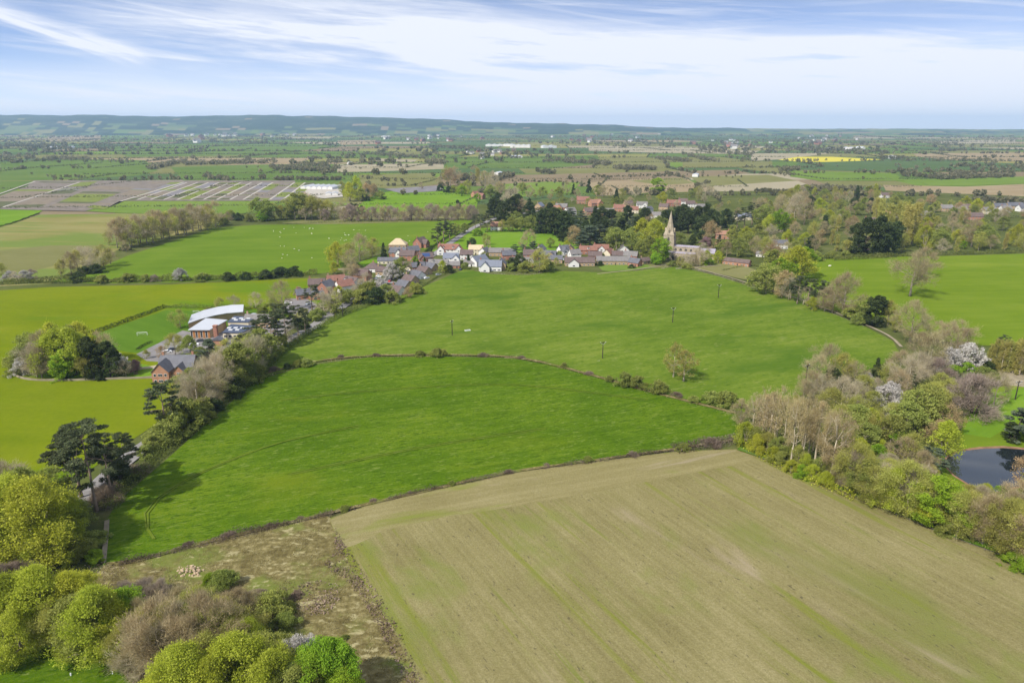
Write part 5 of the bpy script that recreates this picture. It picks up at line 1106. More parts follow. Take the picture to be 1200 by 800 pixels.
for x, y, L_, W_, he, hr, a, w2, rf, lab in [
    (622, 304, 12, 8, 4.6, 8.2, -3, 'brick_red', 'tile_brown', 'brown-roofed brick house behind the big round tree'), (633, 298, 10, 8, 4.6, 8.0, 70, 'render_white', 'slate', 'white gable house just above the big round tree'),
    (651, 308, 11, 7, 3.4, 6.2, -8, 'brick_buff', 'slate', 'low slate-roofed cottage left of the long brown bungalow'), (673, 303, 9, 7, 4.4, 7.6, 20, 'render_white', 'tile_grey', 'small white house behind the long brown bungalow'),
    (697, 304, 11, 7, 3.6, 6.6, -4, 'brick_red', 'tile_brown', 'brown-roofed brick cottage in front of the red terrace'), (713, 302, 10, 7, 4.2, 7.4, 60, 'render_cream', 'tile_red', 'cream red-roofed house behind the brick barn house'),
    (723, 303, 9, 7, 3.4, 6.4, -2, 'brick_buff', 'tile_brown', 'small buff house behind the brick barn house'), (739, 304, 11, 7, 3.6, 6.8, -20, 'brick_red', 'tile_grey', 'brick bungalow between barn house and churchyard trees'),
    (755, 309, 8, 6, 2.8, 5.0, 30, 'brick_buff', 'tile_brown', 'little outbuilding at the churchyard end of the village'), (547, 304, 10, 7, 4.6, 8.0, -4, 'render_white', 'tile_brown', 'white brown-roofed house between the white gabled house and the cream one'),
    (550, 312, 8, 6, 3.0, 5.4, -3, 'render_white', 'tile_grey', 'low white annexe left of the modern slate house'), (478, 305, 12, 8, 4.6, 8.2, -6, 'brick_red', 'tile_brown', 'brick house right of the new timber roof'),
    (484, 299, 10, 7, 4.4, 7.8, 30, 'brick_orange', 'slate', 'slate-roofed house between the timber roof and the pasture'), (477, 316, 12, 7, 3.2, 6.0, -30, 'render_cream', 'tile_brown', 'cream bungalow above the stepped terrace'),
    (490, 317, 10, 7, 3.4, 6.4, 20, 'brick_red', 'slate', 'brick bungalow between terrace and solar-panelled house'), (449, 322, 9, 7, 3.2, 6.0, -10, 'brick_buff', 'tile_brown', 'buff cottage right of the white hip-roofed bungalow'),
    (424, 328, 12, 8, 4.2, 7.8, -20, 'brick_orange', 'tile_brown', 'brown-roofed brick house on the lane below the white bungalow'), (404, 341, 11, 8, 4.2, 7.6, 40, 'render_white', 'tile_red', 'white red-roofed house among the upper lane trees'),
    (372, 350, 8, 6, 2.8, 5.0, 20, 'brick_buff', 'slate', 'small slate-roofed garage between the two lane brick houses'), (372, 338, 11, 7, 3.6, 6.8, 10, 'brick_red', 'tile_brown', 'brick cottage at the edge of the yellow-green field'),
    (596, 304, 11, 7, 4.2, 7.6, 10, 'brick_red', 'slate', 'slate-roofed brick house right of the long sandstone house'), (668, 252, 13, 9, 5, 9, 30, 'render_white', 'tile_grey', 'white house below the orange brick houses'),
    (725, 248, 13, 9, 5, 9, -10, 'brick_orange', 'tile_red', 'red-roofed brick house right of the big manor house'), (736, 243, 12, 8, 5, 8.8, 20, 'brick_buff', 'tile_brown', 'brown-roofed house left of the white houses by the spire'),
    (742, 250, 12, 8, 4.8, 8.6, -4, 'render_cream', 'tile_red', 'cream house with red roof in front of the white houses by the spire'), (820, 247, 12, 8, 4.8, 8.6, 12, 'render_white', 'tile_grey', 'white house at the right end of the houses behind the church'),
    (690, 252, 13, 9, 5, 9, 15, 'brick_orange', 'tile_brown', 'brown-roofed brick house left of the big manor house'), (641, 255, 12, 8, 5, 8.8, -20, 'brick_buff', 'tile_red', 'buff house with red roof at the edge of the dark wood'),
    (1019, 264, 12, 8, 4.6, 8.4, -10, 'render_cream', 'tile_brown', 'cream house glimpsed between yellowish poplars'), (1080, 256, 13, 8, 4.6, 8.4, 15, 'brick_buff', 'tile_grey', 'grey-roofed house among trees left of the far right village'), (1142, 258, 14, 9, 4.8, 8.6, -12, 'brick_red', 'tile_brown', 'brown-roofed brick house below the far right village')]:
    house(x, y, L_, W_, he, hr, a, w2, rf, lab, 1)
house(970, 176, 20, 12, 6, 11, 0, 'render_white', 'tile_grey', 'white farmhouse above the yellow rape field', 0)

# ---- white glasshouses, sheds and far works
def sheds(px, py, n, wd, dp, he, hr, mat, wall, ang, label, name='barn', cat='barn'):
    root = empty(name, G(px, py), R(ang)); tag(root, label, cat)
    for i in range(n): gable_block(root, dp, wd, he, hr, M[wall], M[mat], x0=(i - (n - 1) / 2) * (wd + .8), axis=1, over=.2)
sheds(377, 221, 6, 9, 42, 4.0, 6.0, 'metal_white', 'render_white', -10, 'row of joined white glasshouses at the plant nursery', 'glasshouse', 'glasshouse')
sheds(389, 229, 2, 9, 16, 3.6, 5.4, 'metal_white', 'render_white', 10, 'pale shed beside the nursery glasshouses')
for px, py, n, wd, dp, h, lab in [(62, 174.5, 2, 22, 40, 8, 'pair of white farm barns beside dark trees on the far left'), (83, 174, 1, 26, 30, 8, 'single white farm barn right of the white pair on the far left'), (186, 150, 3, 40, 90, 12, 'white factory at the far town edge'),
        (579, 171.5, 3, 28, 60, 9, 'low white factory sheds, left group on the plain'), (596, 171.5, 2, 26, 50, 9, 'white factory sheds in the middle group on the plain'), (610, 173, 4, 24, 60, 12, 'tall white warehouse in the group on the plain'), (643, 173.5, 2, 34, 40, 10, 'cream warehouse at the right of the group on the plain'),
        (584, 205.5, 1, 12, 26, 6, 'white barn behind the paddock with dark trees'), (605, 185, 3, 12, 30, 6, 'grey-white farm sheds behind the village'), (475, 151.5, 3, 60, 100, 12, 'white sheds below the ridge, left group'), (497, 152.2, 3, 50, 80, 12, 'white sheds below the ridge, right group'),
        (823, 154.5, 3, 60, 120, 12, 'white sheds low on the right horizon'), (697, 153, 3, 60, 90, 14, 'white plant below the far mast'), (1045, 186, 1, 14, 30, 8, 'white barn at the right end of the yellow field'), (452, 160.5, 2, 40, 60, 8, 'white roof strip in mid plain'), (410, 193, 1, 10, 20, 6, 'small white barn in the pale fallow field'),
        (995, 175.5, 2, 20, 40, 9, 'white-walled farm among trees above the rape field'), (1008, 175, 1, 18, 40, 9, 'second white farm shed above the rape field'), (815, 207, 1, 12, 24, 5, 'grey farm shed at the corner hedge of the brown field')]:
    sheds(px, py, n, wd, dp, h, h * 1.35, 'metal_white', 'render_white', (px * 37) % 50 - 25, lab)
def tiny_house():
    b = MB(); b.box(-7, 7, -5, 5, -.3, 6, M['render_white']); b.extrude([(-5.6, 6.003), (5.6, 6.003), (0, 10.5)], -7.4, 7.4, M['tile_grey'])
    b2 = MB(); b2.box(-7, 7, -5, 5, -.3, 6, M['brick_red']); b2.extrude([(-5.6, 6.003), (5.6, 6.003), (0, 10.5)], -7.4, 7.4, M['tile_brown'])
    return b.mesh('house'), b2.mesh('house')
TINY = tiny_house()
def town(n, cx, cy, sx, sy, label, group, sc=1.5):
    for i in range(n):
        x, y = random.gauss(cx, sx), random.gauss(cy, sy)
        if y < 151.5: y = 151.5 + random.random() * 3
        o = link('house', TINY[i % 2 if random.random() < .7 else 0]); o.location = G(x, y); o.rotation_euler = (0, 0, random.uniform(0, 3.1)); s = sc * random.uniform(.8, 1.6); o.scale = (s, s, s * .9)
        tag(o, label, 'house', group)
town(70, 252, 157, 34, 3.0, 'one of the tiny houses of the far town below the ridge', 'houses of the far town', 2.2)
town(14, 22, 151, 12, 1.5, 'one of the tiny pale houses below the ridge at far left', 'houses below the ridge', 2.2)
town(16, 515, 163.5, 22, 2, 'one of the tiny houses of the hamlet in mid plain', 'houses of the mid plain hamlet', 1.5)
town(16, 860, 168, 18, 3, 'one of the tiny houses of the hamlet left of the rape field', 'houses of the hamlet by the rape', 1.4)
town(12, 960, 164, 18, 3, 'one of the tiny houses of the hamlet above the rape field', 'houses of the hamlet above the rape', 1.6)
town(14, 690, 163, 40, 4, 'one of the scattered tiny white houses on the far plain', 'scattered far houses', 1.5)
town(10, 575, 181, 14, 2, 'one of the small houses before the white warehouses', 'houses before the warehouses', 1.0)

# ================================================================== TREES
AREAS.update({
 'lane_low': ('by the lower lane', 'trees along the lower lane'),
 'lane_mid': ('in the lane belt by the school', 'trees of the lane belt'),
 'lane_pines': ('in the clump by the school', 'pine clump by the school'),
 'yard': ('around the school yard', 'school yard trees'),
 'copse': ('in the copse left of the brick house', 'trees of the walled copse'),
 'lane_top': ('along the upper lane', 'trees along the upper lane'),
 'gardens': ('in the village gardens', 'village garden trees'),
 'paddock': ('in the village paddock', 'paddock trees'),
 'dark_wood': ('in the dark wood', 'trees of the dark wood'),
 'village_back': ('among the back houses', 'trees among the back houses'),
 'churchyard': ('around the church', 'churchyard trees'),
 'east_wood': ('right of the church', 'trees right of the church'),
 'big_wood': ('in the broad right wood', 'trees of the broad right wood'),
 'park_edge': ('between footpath and park pasture', 'trees beside the footpath'),
 'park': ('standing in the park pasture', 'park trees'),
 'field': ('alone in the upper field', 'lone field trees'),
 'bank': ('on the bank above the stubble', 'bank bushes'),
 'ditch': ('along the ditch', 'ditch bushes'),
 'belt_front': ('fronting the belt by the stubble', 'belt front row'),
 'belt_edge': ('between stubble and pond', 'belt edge by the pond'),
 'belt': ('inside the mixed belt', 'trees of the mixed belt'),
 'belt_top': ('at the top of the belt', 'trees of the upper belt'),
 'pond': ('on the pond bank', 'pond bank trees'),
 'pole_row': ('beside the bare path', 'row beside the bare path'),
 'corner_wood': ('in the bottom-left wood', 'trees of the bottom-left wood'),
 'corner_top': ('at the foot of the lane', 'trees at the foot of the lane'),
 'rough': ('in the rough straw corner', 'bushes of the rough corner'),
 'bare_row': ('in the row above the sheep', 'row above the sheep pasture'),
 'bend': ('at the pasture hedge bend', 'trees at the hedge bend'),
 'nursery': ('before the plant nursery', 'trees before the nursery'),
 'orchard': ('in the straight orchard row', 'orchard row trees'),
 'glass': ('right of the glasshouses', 'paddock edge trees'),
})
grove('lane_low', '''pine 114 600 84 .85; pine 96 585 70 .85; pine 132 586 66 .85; baregrey 214 494 30; bud 202 500 24; pine 150 562 46 .8
pine 196 508 52; shrub 205 514 26; shrub 218 502 32; willow 213 505 24; shrubdark 140 566 22; thicket 128 592 22; shrub 188 522 22; olive 180 530 18; shrub 196 516 20; bud 208 500 28; shrub 172 538 14; thicket 150 562 18''')
grove('lane_mid', '''baregrey 233 486 46; baregrey 244 471 46; olive 228 474 38; baregrey 256 463 44; baregrey 264 452 40; bare 242 456 34; olive 273 456 42; olive 282 446 40; willow 292 433 34; bud 286 428 34
baregrey 300 441 44; olive 309 431 42; bud 270 430 30; cedar 247 428 28; cedar 236 440 20; bare 222 482 30; shrub 238 490 22; shrub 262 468 20; shrub 288 448 20; shrubdark 276 462 18; bud 212 470 26; bare 252 478 34; shrub 300 446 18; shrub 226 498 20; olive 316 424 30; shrubdark 250 484 16; bare 225 466 30; bud 216 458 16''')
grove('lane_pines', 'pine 336 404 44 .8; pine 320 411 44 .8; pine 303 420 40 .8; pine 350 396 36 .8; pine 326 398 40 .75; pine 288 428 34 .8; pine 358 390 26 .8; pine 310 404 32 .7; olive 330 410 18; baregrey 342 402 20; olive 312 416 20; bud 296 424 18')
grove('yard', 'bud 206 417 24; olive 224 420 24; copper 190 420 13; bud 212 386 21; bud 172 421 10; bud 258 366 16; baregrey 276 366 18; baregrey 300 362 18; bare 332 366 34; olive 320 372 20; olive 236 424 16; shrubdark 248 418 10; pink 158 438 14; baregrey 146 436 12; yew 233 433 14; shrub 246 370 9; shrub 308 371 10')
grove('copse', '''willow 88 440 46; willow 72 438 44; yew 109 443 40 .72; yew 130 443 36 .85; baregrey 44 443 34; blossom 27 441 18; leafy 64 437 36; olive 22 434 20; olive 38 428 32; bare 56 432 36; willow 98 428 42; leafy 78 445 30; bare 50 444 30; bud 100 445 24; bare 120 428 34; blossom 140 434 18; baregrey 148 442 18; shrub 18 440 12; olive 30 436 24; willow 66 428 40; olive 90 430 40; shrubgreen 70 446 10; shrubdark 118 446 8''')
grove('lane_top', '''pine 366 364 28; baregrey 380 370 26; baregrey 388 362 24; willow 398 355 19; olive 408 356 17; baregrey 424 350 22; shrubdark 441 356 18; olive 452 354 20; shrub 433 352 20; blossom 446 345 18; purple 350 346 9; bare 410 330 20; willow 396 312 26; bud 409 314 28; bare 422 306 30; conifer 450 303 18; bud 437 302 22; bare 412 318 24; copper 416 328 18
shrub 372 376 14; shrub 392 368 16; shrub 424 356 16; shrubdark 352 386 12; willow 392 322 14; baregrey 430 336 16; shrub 460 356 14''')
grove('gardens', '''blossom 459 329 20; olive 472 325 22; olive 466 328 20; shrubgreen 487 309 8; conifer 491 318 12; conifer 498 314 12; willow 519 320 14; shrubdark 526 320 9; conifer 549 312 14; shrub 545 316 8; yew 553 293 14; olive 568 305 10; conifer 596 314 9; shrubdark 607 316 16; shrub 614 319 12; bud 632 320 29 1.2; cedar 604 303 16; cedar 613 303 16; cedar 626 301 18; shrub 642 318 12; bud 652 312 10
leafy 774 308 28; leafy 768 311 15; olive 645 291 12; willow 664 291 9; shrub 705 303 6; shrub 694 311 6; shrubdark 703 312 6; shrub 488 345 12; copper 479 350 14; willow 484 344 13; conifer 506 300 10; pine 520 285 26; pine 513 291 24; pine 527 281 20; olive 534 276 14; olive 545 274 12; shrubgreen 560 277 8; shrub 655 303 8; shrub 757 304 6; shrubdark 740 315 5; shrub 600 318 9; bud 733 309 9''')
grove('paddock', 'bare 621 289 20; bare 613 292 14; bud 570 288 14; shrubdark 658 283 10; olive 664 286 8; bare 571 291 10')
grove('dark_wood', '''yew 590 262 24; yew 601 258 25.6; yew 579 256 22.4; yew 584 248 20.8; yew 606 250 20.8; baregrey 594 254 26; pine 563 271 19.2; pine 571 272 20.8; pine 557 268 16; olive 598 272 16; olive 611 272 17.6; olive 622 272 19.2; olive 604 268 19.2; yew 640 274 28.8; yew 650 276 30.4; yew 661 278 28.8; yew 632 270 25.6; yew 670 279 24; cedar 680 272 24; cedar 668 268 22.4; conifer 697 268 25.6; cedar 691 294 28.8 1.2; cedar 702 292 27.2; cedar 681 294 22.4; copper 672 287 22; olive 722 296 27.2; olive 716 292 24
yew 716 266 19.2; yew 735 260 17.6; cedar 741 272 17.6; yew 756 266 20.8; yew 746 276 20.8; willow 752 284 26; willow 766 290 30; olive 760 300 22.4; olive 750 302 19.2; olive 740 292 24; yew 728 278 20.8; yew 708 276 20.8; bare 612 258 24; olive 655 264 19.2; yew 620 262 24; yew 596 246 17.6; bud 588 272 14; pine 548 258 9.6; yew 538 246 8; cedar 528 247 7.2; yew 687 281 20.8; cedar 675 284 20.8; yew 735 285 19.2; olive 771 276 20.8; yew 645 262 22.4''')
grove('village_back', '''conifer 672 228 12; conifer 690 226 15; bare 664 228 14; bare 706 232 14; olive 700 230 12; bare 676 234 12; bare 620 234 16; olive 636 232 12; bud 729 236 14; conifer 722 238 16; baregrey 744 232 12; leafy 770 228 18; yew 775 228 10; willow 776 240 14; olive 722 246 14; bare 738 246 14; baregrey 600 236 18; bare 586 232 18; olive 612 226 12; olive 575 234 16; bud 548 226 14; willow 541 228 12; leafy 560 237 10; bare 568 222 20; bare 556 212 16; baregrey 578 220 18; yew 705 266 22; olive 655 232 12; bare 715 232 10; olive 786 234 12; bud 818 236 16; baregrey 826 238 20; olive 812 232 10; bare 760 236 8; yew 755 258 14''')
grove('churchyard', '''baregrey 806 313 17; bud 797 312 11; bare 812 313 14; olive 764 306 14; baregrey 822 306 20; bud 776 300 12; yew 790 268 24; yew 806 274 25.6; yew 817 268 24; yew 829 266 25.6; yew 822 280 25.6; yew 800 262 20.8; olive 770 282 20.8; baregrey 818 313 20; willow 827 311 16; willow 841 309 14; bare 833 304 14.4; bare 851 302 17.6; olive 865 302 20.8; olive 875 296 22.4; bare 885 300 20.8; bud 896 304 24; copper 832 292 30.4 .8; pink 827 293 14; conifer 842 292 16; olive 811 286 11.2; yew 812 292 16; olive 845 300 16; yew 838 274 24; pine 872 268 22.4; pine 881 264 24; pine 863 272 22.4; yew 850 268 20.8; willow 873 286 18; olive 858 288 17.6; olive 820 300 14.4; yew 780 272 24; bare 762 270 17.6; olive 888 286 20.8; shrub 788 313 7; shrub 805 316 7; shrubgreen 832 312 8''')
grove('east_wood', '''willow 900 275 20; leafy 912 272 24; willow 922 290 18; olive 930 300 16; bare 905 298 20; copper 905 310 26; bare 920 306 20; baregrey 930 262 30; bare 942 264 28; olive 896 268 26; bare 890 256 22; conifer 965 276 22; yew 950 292 14; bare 915 256 24; bud 925 246 22; bare 936 250 22; yew 1001 297 30 .85; yew 1012 299 37 .8; yew 1027 299 38 .85; yew 1041 298 32 .8; yew 1048 291 26 .8; lombardy 1030 268 30; lombardy 1040 276 32; lombardy 1060 290 42; lombardy 1068 287 42; lombardy 1050 274 32; lombardy 1025 262 26; lombardy 1056 280 38; conifer 1003 236 16; willow 1082 291 22; willow 1190 289 20; willow 1120 287 14; olive 1100 293 20; olive 1150 291 22; bare 1138 290 26; leafy 1128 292 8; shrub 955 306 10; shrub 975 303 8; willow 940 308 12; shrub 990 303 8''')
BW = [(884, 250), (905, 232), (950, 226), (1030, 226), (1085, 236), (1200, 256), (1290, 262), (1290, 296), (1150, 298), (1060, 298), (995, 300), (940, 300), (896, 282)]
HS = [(o.location.x, o.location.y, 13) for o in COL.objects if o.parent is None and o.get('category') in ('house', 'church', 'stable', 'shed', 'school', 'outbuilding')]
wood('big_wood', BW, 190, [('bare', 9), ('bud', 8), ('olive', 6), ('baregrey', 3), ('copper', 3), ('lombardy', 4), ('willow', 3), ('yew', 1)], (11, 17), 8.5, HS)
wood('village_back', [(590, 236), (650, 226), (720, 240), (800, 236), (870, 238), (905, 234), (890, 256), (845, 262), (780, 258), (700, 262), (620, 246)], 34, [('bare', 5), ('olive', 5), ('yew', 2), ('bud', 4), ('baregrey', 2)], (6, 10), 12, HS)
wood('dark_wood', [(576, 262), (600, 246), (640, 254), (720, 262), (770, 268), (830, 262), (880, 270), (880, 292), (820, 286), (760, 296), (725, 298), (670, 292), (664, 280), (600, 272)], 30, [('yew', 6), ('olive', 5), ('cedar', 2), ('bare', 3)], (9, 12.5), 11, HS)
grove('park_edge', '''olive 897 345 34; leafy 912 340 34; willow 930 332 38 1.1; leafy 940 326 32; copper 916 350 30; baregrey 924 352 24; pine 934 357 30; pine 946 360 30; pine 957 362 24; willow 951 364 14; bare 987 370 44 1.1; bare 975 368 36; bare 966 366 26; yew 1024 381 30 1.1; olive 1014 378 26; bud 1040 382 26; olive 905 326 30; bud 888 338 14; pine 964 360 28; shrubdark 885 334 10; baregrey 941 358 20; shrub 996 374 12; shrub 1006 380 12; bud 1048 390 18; pine 926 352 22''')
grove('park', 'bare 1066 348 44 1.25; bare 1080 326 30 1.1; bare 1066 402 42 1.1; bare 1120 410 30 1.2; bare 1098 402 22 1.2')
grove('field', 'oak 789 443 40 .8; oak 801 448 36 1.1')
grove('ditch', 'thicket 400 421 5; thicket 440 419 5; thicket 566 419 6; thicket 612 422 5; shrub 661 432 7; thicket 690 441 6; shrub 714 448 8; thicket 792 467 8; shrub 813 473 9; thicket 322 437 7; shrub 731 453 16; shrub 748 456 15; shrub 770 461 15 1.1; shrub 834 473 14 1.2; shrub 852 476 17 1.2; shrub 846 474 12; shrub 512 419 11; shrub 520 418 9 1.2; shrub 492 418 7 1.3; shrub 358 430 10 1.3; shrubdark 337 433 7; shrub 349 430 8; shrubgreen 868 480 10')
grove('bank', 'thicket 222 643 9; thicket 268 633 10; thicket 318 621 9; thicket 352 613 8; shrub 404 600 8; thicket 438 592 8; thicket 482 582 7; shrub 530 570 7; thicket 596 557 8; thicket 640 550 7; shrub 690 543 9; thicket 742 537 9; shrub 800 529 10; thicket 834 526 12')
grove('belt_front', '''poplar 880 518 52; poplar 888 514 54; poplar 892 522 54; poplar 900 524 58; poplar 906 527 58; poplar 917 530 60; poplar 926 548 70 1.1; poplar 939 546 68; poplar 931 536 62; poplar 946 540 64; poplar 954 546 66 1.1; poplar 962 552 62; poplar 972 568 76 1.2; poplar 910 514 56; poplar 924 522 58; poplar 940 526 58; poplar 968 546 56; poplar 982 556 54; poplar 897 508 50; poplar 952 530 52
baregrey 993 577 42 .75; bud 1001 580 52 .8; willow 872 524 28; willow 886 532 22; willow 905 542 18; willow 926 556 16; willow 952 564 18; bare 984 572 30; olive 1012 584 40; bare 867 500 30; shrub 916 546 16; shrubgreen 938 560 14; olive 884 526 24; bud 898 532 24; olive 912 538 24; willow 944 556 22; bud 934 548 24; olive 960 560 22; willow 966 572 18; bud 978 568 26; thicket 984 566 16''')
grove('belt_edge', '''bud 1022 595 42; baregrey 1032 590 40; willow 1046 600 44; bud 1060 608 56; baregrey 1074 604 48; leafy 1092 620 52; willow 1084 612 44; bud 1120 632 46; bud 1132 628 44; bare 1150 640 48; olive 1160 634 40; bud 1171 651 52; bud 1190 660 54; bud 1182 640 44; bare 1206 668 56; willow 1106 594 28; willow 1150 596 24; leafy 1170 602 26; bud 1130 604 30; bare 1190 614 40; baregrey 1202 632 44; bud 1110 610 36; olive 1140 616 30; baregrey 1054 584 36; bud 1040 578 34; olive 1072 588 32; bare 1216 640 46; bud 1230 676 56; shrubgreen 1190 668 18; shrub 1104 628 14; olive 1160 612 28; 
willow 1160 622 32; bare 1178 624 38; shrub 1136 634 14; baregrey 1144 606 30''')
grove('pond', 'cedar 1190 517 32 1.05; cedar 1206 515 30; yew 1181 516 18 1.2; copper 1204 577 36 1.1; willow 1222 582 34; shrub 1108 578 10; shrub 1122 584 12; willow 1132 590 14')
grove('belt', '''blossom 1014 462 22; blossom 1036 486 30; blossom 1042 474 24; bare 1050 470 32; baregrey 1062 458 36; baregrey 1074 450 32; conifer 1066 474 20; conifer 1070 460 18; bud 1090 488 34; bud 1108 478 30; bud 1100 470 28; purple 1140 486 38 1.3; purple 1130 478 32; bare 1164 476 34; copper 1108 512 34; olive 1070 505 42; olive 1082 500 42; olive 1060 512 36; willow 1106 534 34; willow 1016 510 28; bud 1024 520 34; olive 1000 512 34; olive 1042 526 34; cedar 1084 548 22 .7; cedar 1094 556 26 .7; bud 1066 550 36; bare 1056 552 34; willow 1030 540 22; willow 1042 550 18; leafy 1052 530 22; willow 1004 548 30; willow 992 534 26; willow 1016 558 26; leafy 1024 548 24; olive 1010 534 34; olive 990 522 36; bud 980 512 34; bud 1000 498 32; bud 1020 492 30; bud 970 494 36; baregrey 984 484 38; bud 1044 506 30; copper 1096 524 28; 
bare 1076 566 32; bud 1062 572 26; bare 1078 580 28; baregrey 1040 562 26; yew 1050 546 24 .7; bud 1086 570 22; olive 1030 570 26; bare 1018 575 24''')
grove('belt_top', '''bare 955 462 42; bare 968 452 44; bud 985 456 38; bare 940 476 28; bare 948 470 32; baregrey 960 478 36; yew 972 462 28; blossom 1108 436 24; blossom 1136 434 26; blossom 1124 428 20; leafy 1130 446 18; leafy 1114 446 16; conifer 1026 442 20; bare 1052 448 32; bare 1088 434 38 1.1; bare 1110 422 34; bud 1040 452 24; bud 1010 468 26; bare 998 462 34; bare 1075 430 34; bare 1130 416 26; baregrey 1024 470 24; purple 1096 448 24; bud 930 490 24; bud 918 492 26; bare 902 494 30; bare 888 494 24; olive 936 498 26; baregrey 1000 480 30''')
grove('pole_row', 'lombardy 1164 434 30; lombardy 1172 437 30; lombardy 1179 438 32; lombardy 1186 439 32; lombardy 1194 441 34; lombardy 1202 443 34; lombardy 1158 432 24; lombardy 1176 430 26; pine 1176 410 14; shrubdark 1152 434 12; lombardy 1190 432 28; shrub 1150 450 16; bare 1212 446 34')
grove('corner_top', '''willow 52 656 78 1.1; willow 24 648 72; willow 78 640 54; willow -4 660 70; willow 66 664 46; olive 90 628 34; olive 40 632 66; baregrey 12 590 40 1.2; baregrey -10 600 44; purple 24 612 30; bud 34 612 42; willow 8 636 60; shrub 108 642 18; shrub 96 654 20; purple 20 690 26 1.3; purple -6 700 32; purple 44 682 22; shrubgreen 112 660 14; olive 70 618 36''')
grove('corner_wood', '''willow 58 748 67; willow 18 752 61; willow 92 744 59; willow -14 750 61; willow 122 774 69; willow 138 764 56; leafy 150 752 50; olive 104 762 53; bare 192 788 71; baregrey 180 796 52; bare 250 780 71; olive 232 764 50; bud 268 772 50; bud 236 744 46; willow 286 834 77; willow 222 846 74; willow 322 842 67; willow 252 850 64; purple 146 706 22 1.2; purple 172 708 27 1.2; purple 192 702 21; bare 214 738 41; leafy 390 822 61 .9; leafy 372 838 59; leafy 404 838 48; blossom 350 802 48; blossom 366 788 37; blossom 338 782 32; olive 350 850 56; thicket 176 812 24; bare 204 816 37; bud 262 750 42; bud 284 762 44; willow 46 728 48; olive 24 738 45; bare 116 730 30; willow 96 722 43; bud 150 784 40; bare 160 796 34; olive 300 800 48; leafy 360 836 40; bud 130 752 37; bud 206 764 48; bud 272 806 53; willow 190 850 48; willow 296 778 46; shrubgreen 148 778 21; willow 30 770 50; bud 70 760 44; baregrey 116 742 40; bare 228 800 60; bud 250 812 56; willow 262 830 60; baregrey 212 768 50; leafy 304 812 44; olive 318 796 46; bud 180 772 48; bare 170 756 44; willow 104 758 50; bud 240 766 48; purple 232 722 26; bare 270 742 40; shrub 216 716 20; olive 346 836 50; bud 334 812 48''')
grove('rough', '''shrub 318 730 34 1.1; shrub 332 742 22; shrub 262 692 22; shrubgreen 248 686 14; thicket 350 706 14 1.2; shrub 340 718 12; thicket 300 706 16 1.2; thicket 330 702 12; bare 300 726 28; shrub 404 752 8; bare 282 732 36''')
grove('bare_row', ' ; '.join(f'{("bare", "bare", "baregrey", "bud")[i % 4]} {140 + 113 * i / 21 + (i * 7 % 5 - 2)} {291 - 26 * i / 21 + (i * 5 % 4)} {27 - 4 * i / 21 + (i * 3 % 5)}' for i in range(22)))
grove('bare_row', 'bare 150 284 22; bud 128 288 14; baregrey 162 280 24; bare 176 276 22; bare 190 272 22; bare 206 270 22; bare 222 266 20; bare 238 264 20; shrubdark 148 294 7; shrub 262 264 8')
grove('bend', 'shrubdark 268 329 9 1.2; shrubdark 288 328 8 1.2; shrubdark 312 327 10 1.3; shrubdark 330 325 11 1.2; shrubdark 346 323 10 1.2; shrub 236 330 9 1.3; shrub 150 331 9 1.2; shrub 120 332 8 1.3; shrubdark 92 331 8 1.2; shrub 172 331 8; bud 92 320 22; baregrey 108 319 24; bare 84 322 22; bud 122 314 24; shrubdark 114 320 9 1.3; bud 72 324 16; baregrey 98 316 22; bare 130 310 16; shrubdark 100 322 8 1.3; blossom 12 330 10 1.3; blossom 30 329 10 1.3; baregrey 20 332 11 1.3; bud 4 326 14; purple 38 327 9; bare 148 296 12; blossom 212 330 14; purple 182 331 8')
grove('nursery', '''olive 304 259 24; olive 314 259 22; leafy 309 260 14; bud 322 258 18; olive 346 258 28; copper 359 256 28; olive 352 257 30; bud 366 258 26; baregrey 358 259 16; bud 376 258 22; bud 385 258 22; baregrey 392 256 18; purple 380 259 12; yew 418 252 12; yew 412 251 12; yew 424 252 10; bare 400 255 16; bare 408 258 14; olive 336 258 14; shrub 270 258 10; shrubdark 280 259 8; bare 268 262 12; bud 330 258 16; baregrey 372 255 24; shrub 292 260 8; purple 262 262 8''')
grove('orchard', ' ; '.join(f'{("bare", "purple", "bare")[i % 3]} {404 + 149 * i / 19} {259.5 - 1.5 * i / 19} {15 + (i * 3 % 4)}' for i in range(20)))
grove('glass', 'willow 410 236 20; willow 418 233 24; copper 430 234 18; copper 438 232 16; olive 424 236 14; shrubdark 428 236 7; shrub 446 234 9; shrubdark 526 226 7; leafy 541 230 12; shrub 532 226 8; bud 524 214 18; copper 528 218 20; lombardy 560 216 18; lombardy 566 218 16; bare 533 215 18; bud 402 228 14; shrubdark 516 224 7; bare 494 222 8; yew 536 244 9; willow 546 228 9; bare 515 218 10; baregrey 575 226 16; bud 585 228 14')
name_trees()

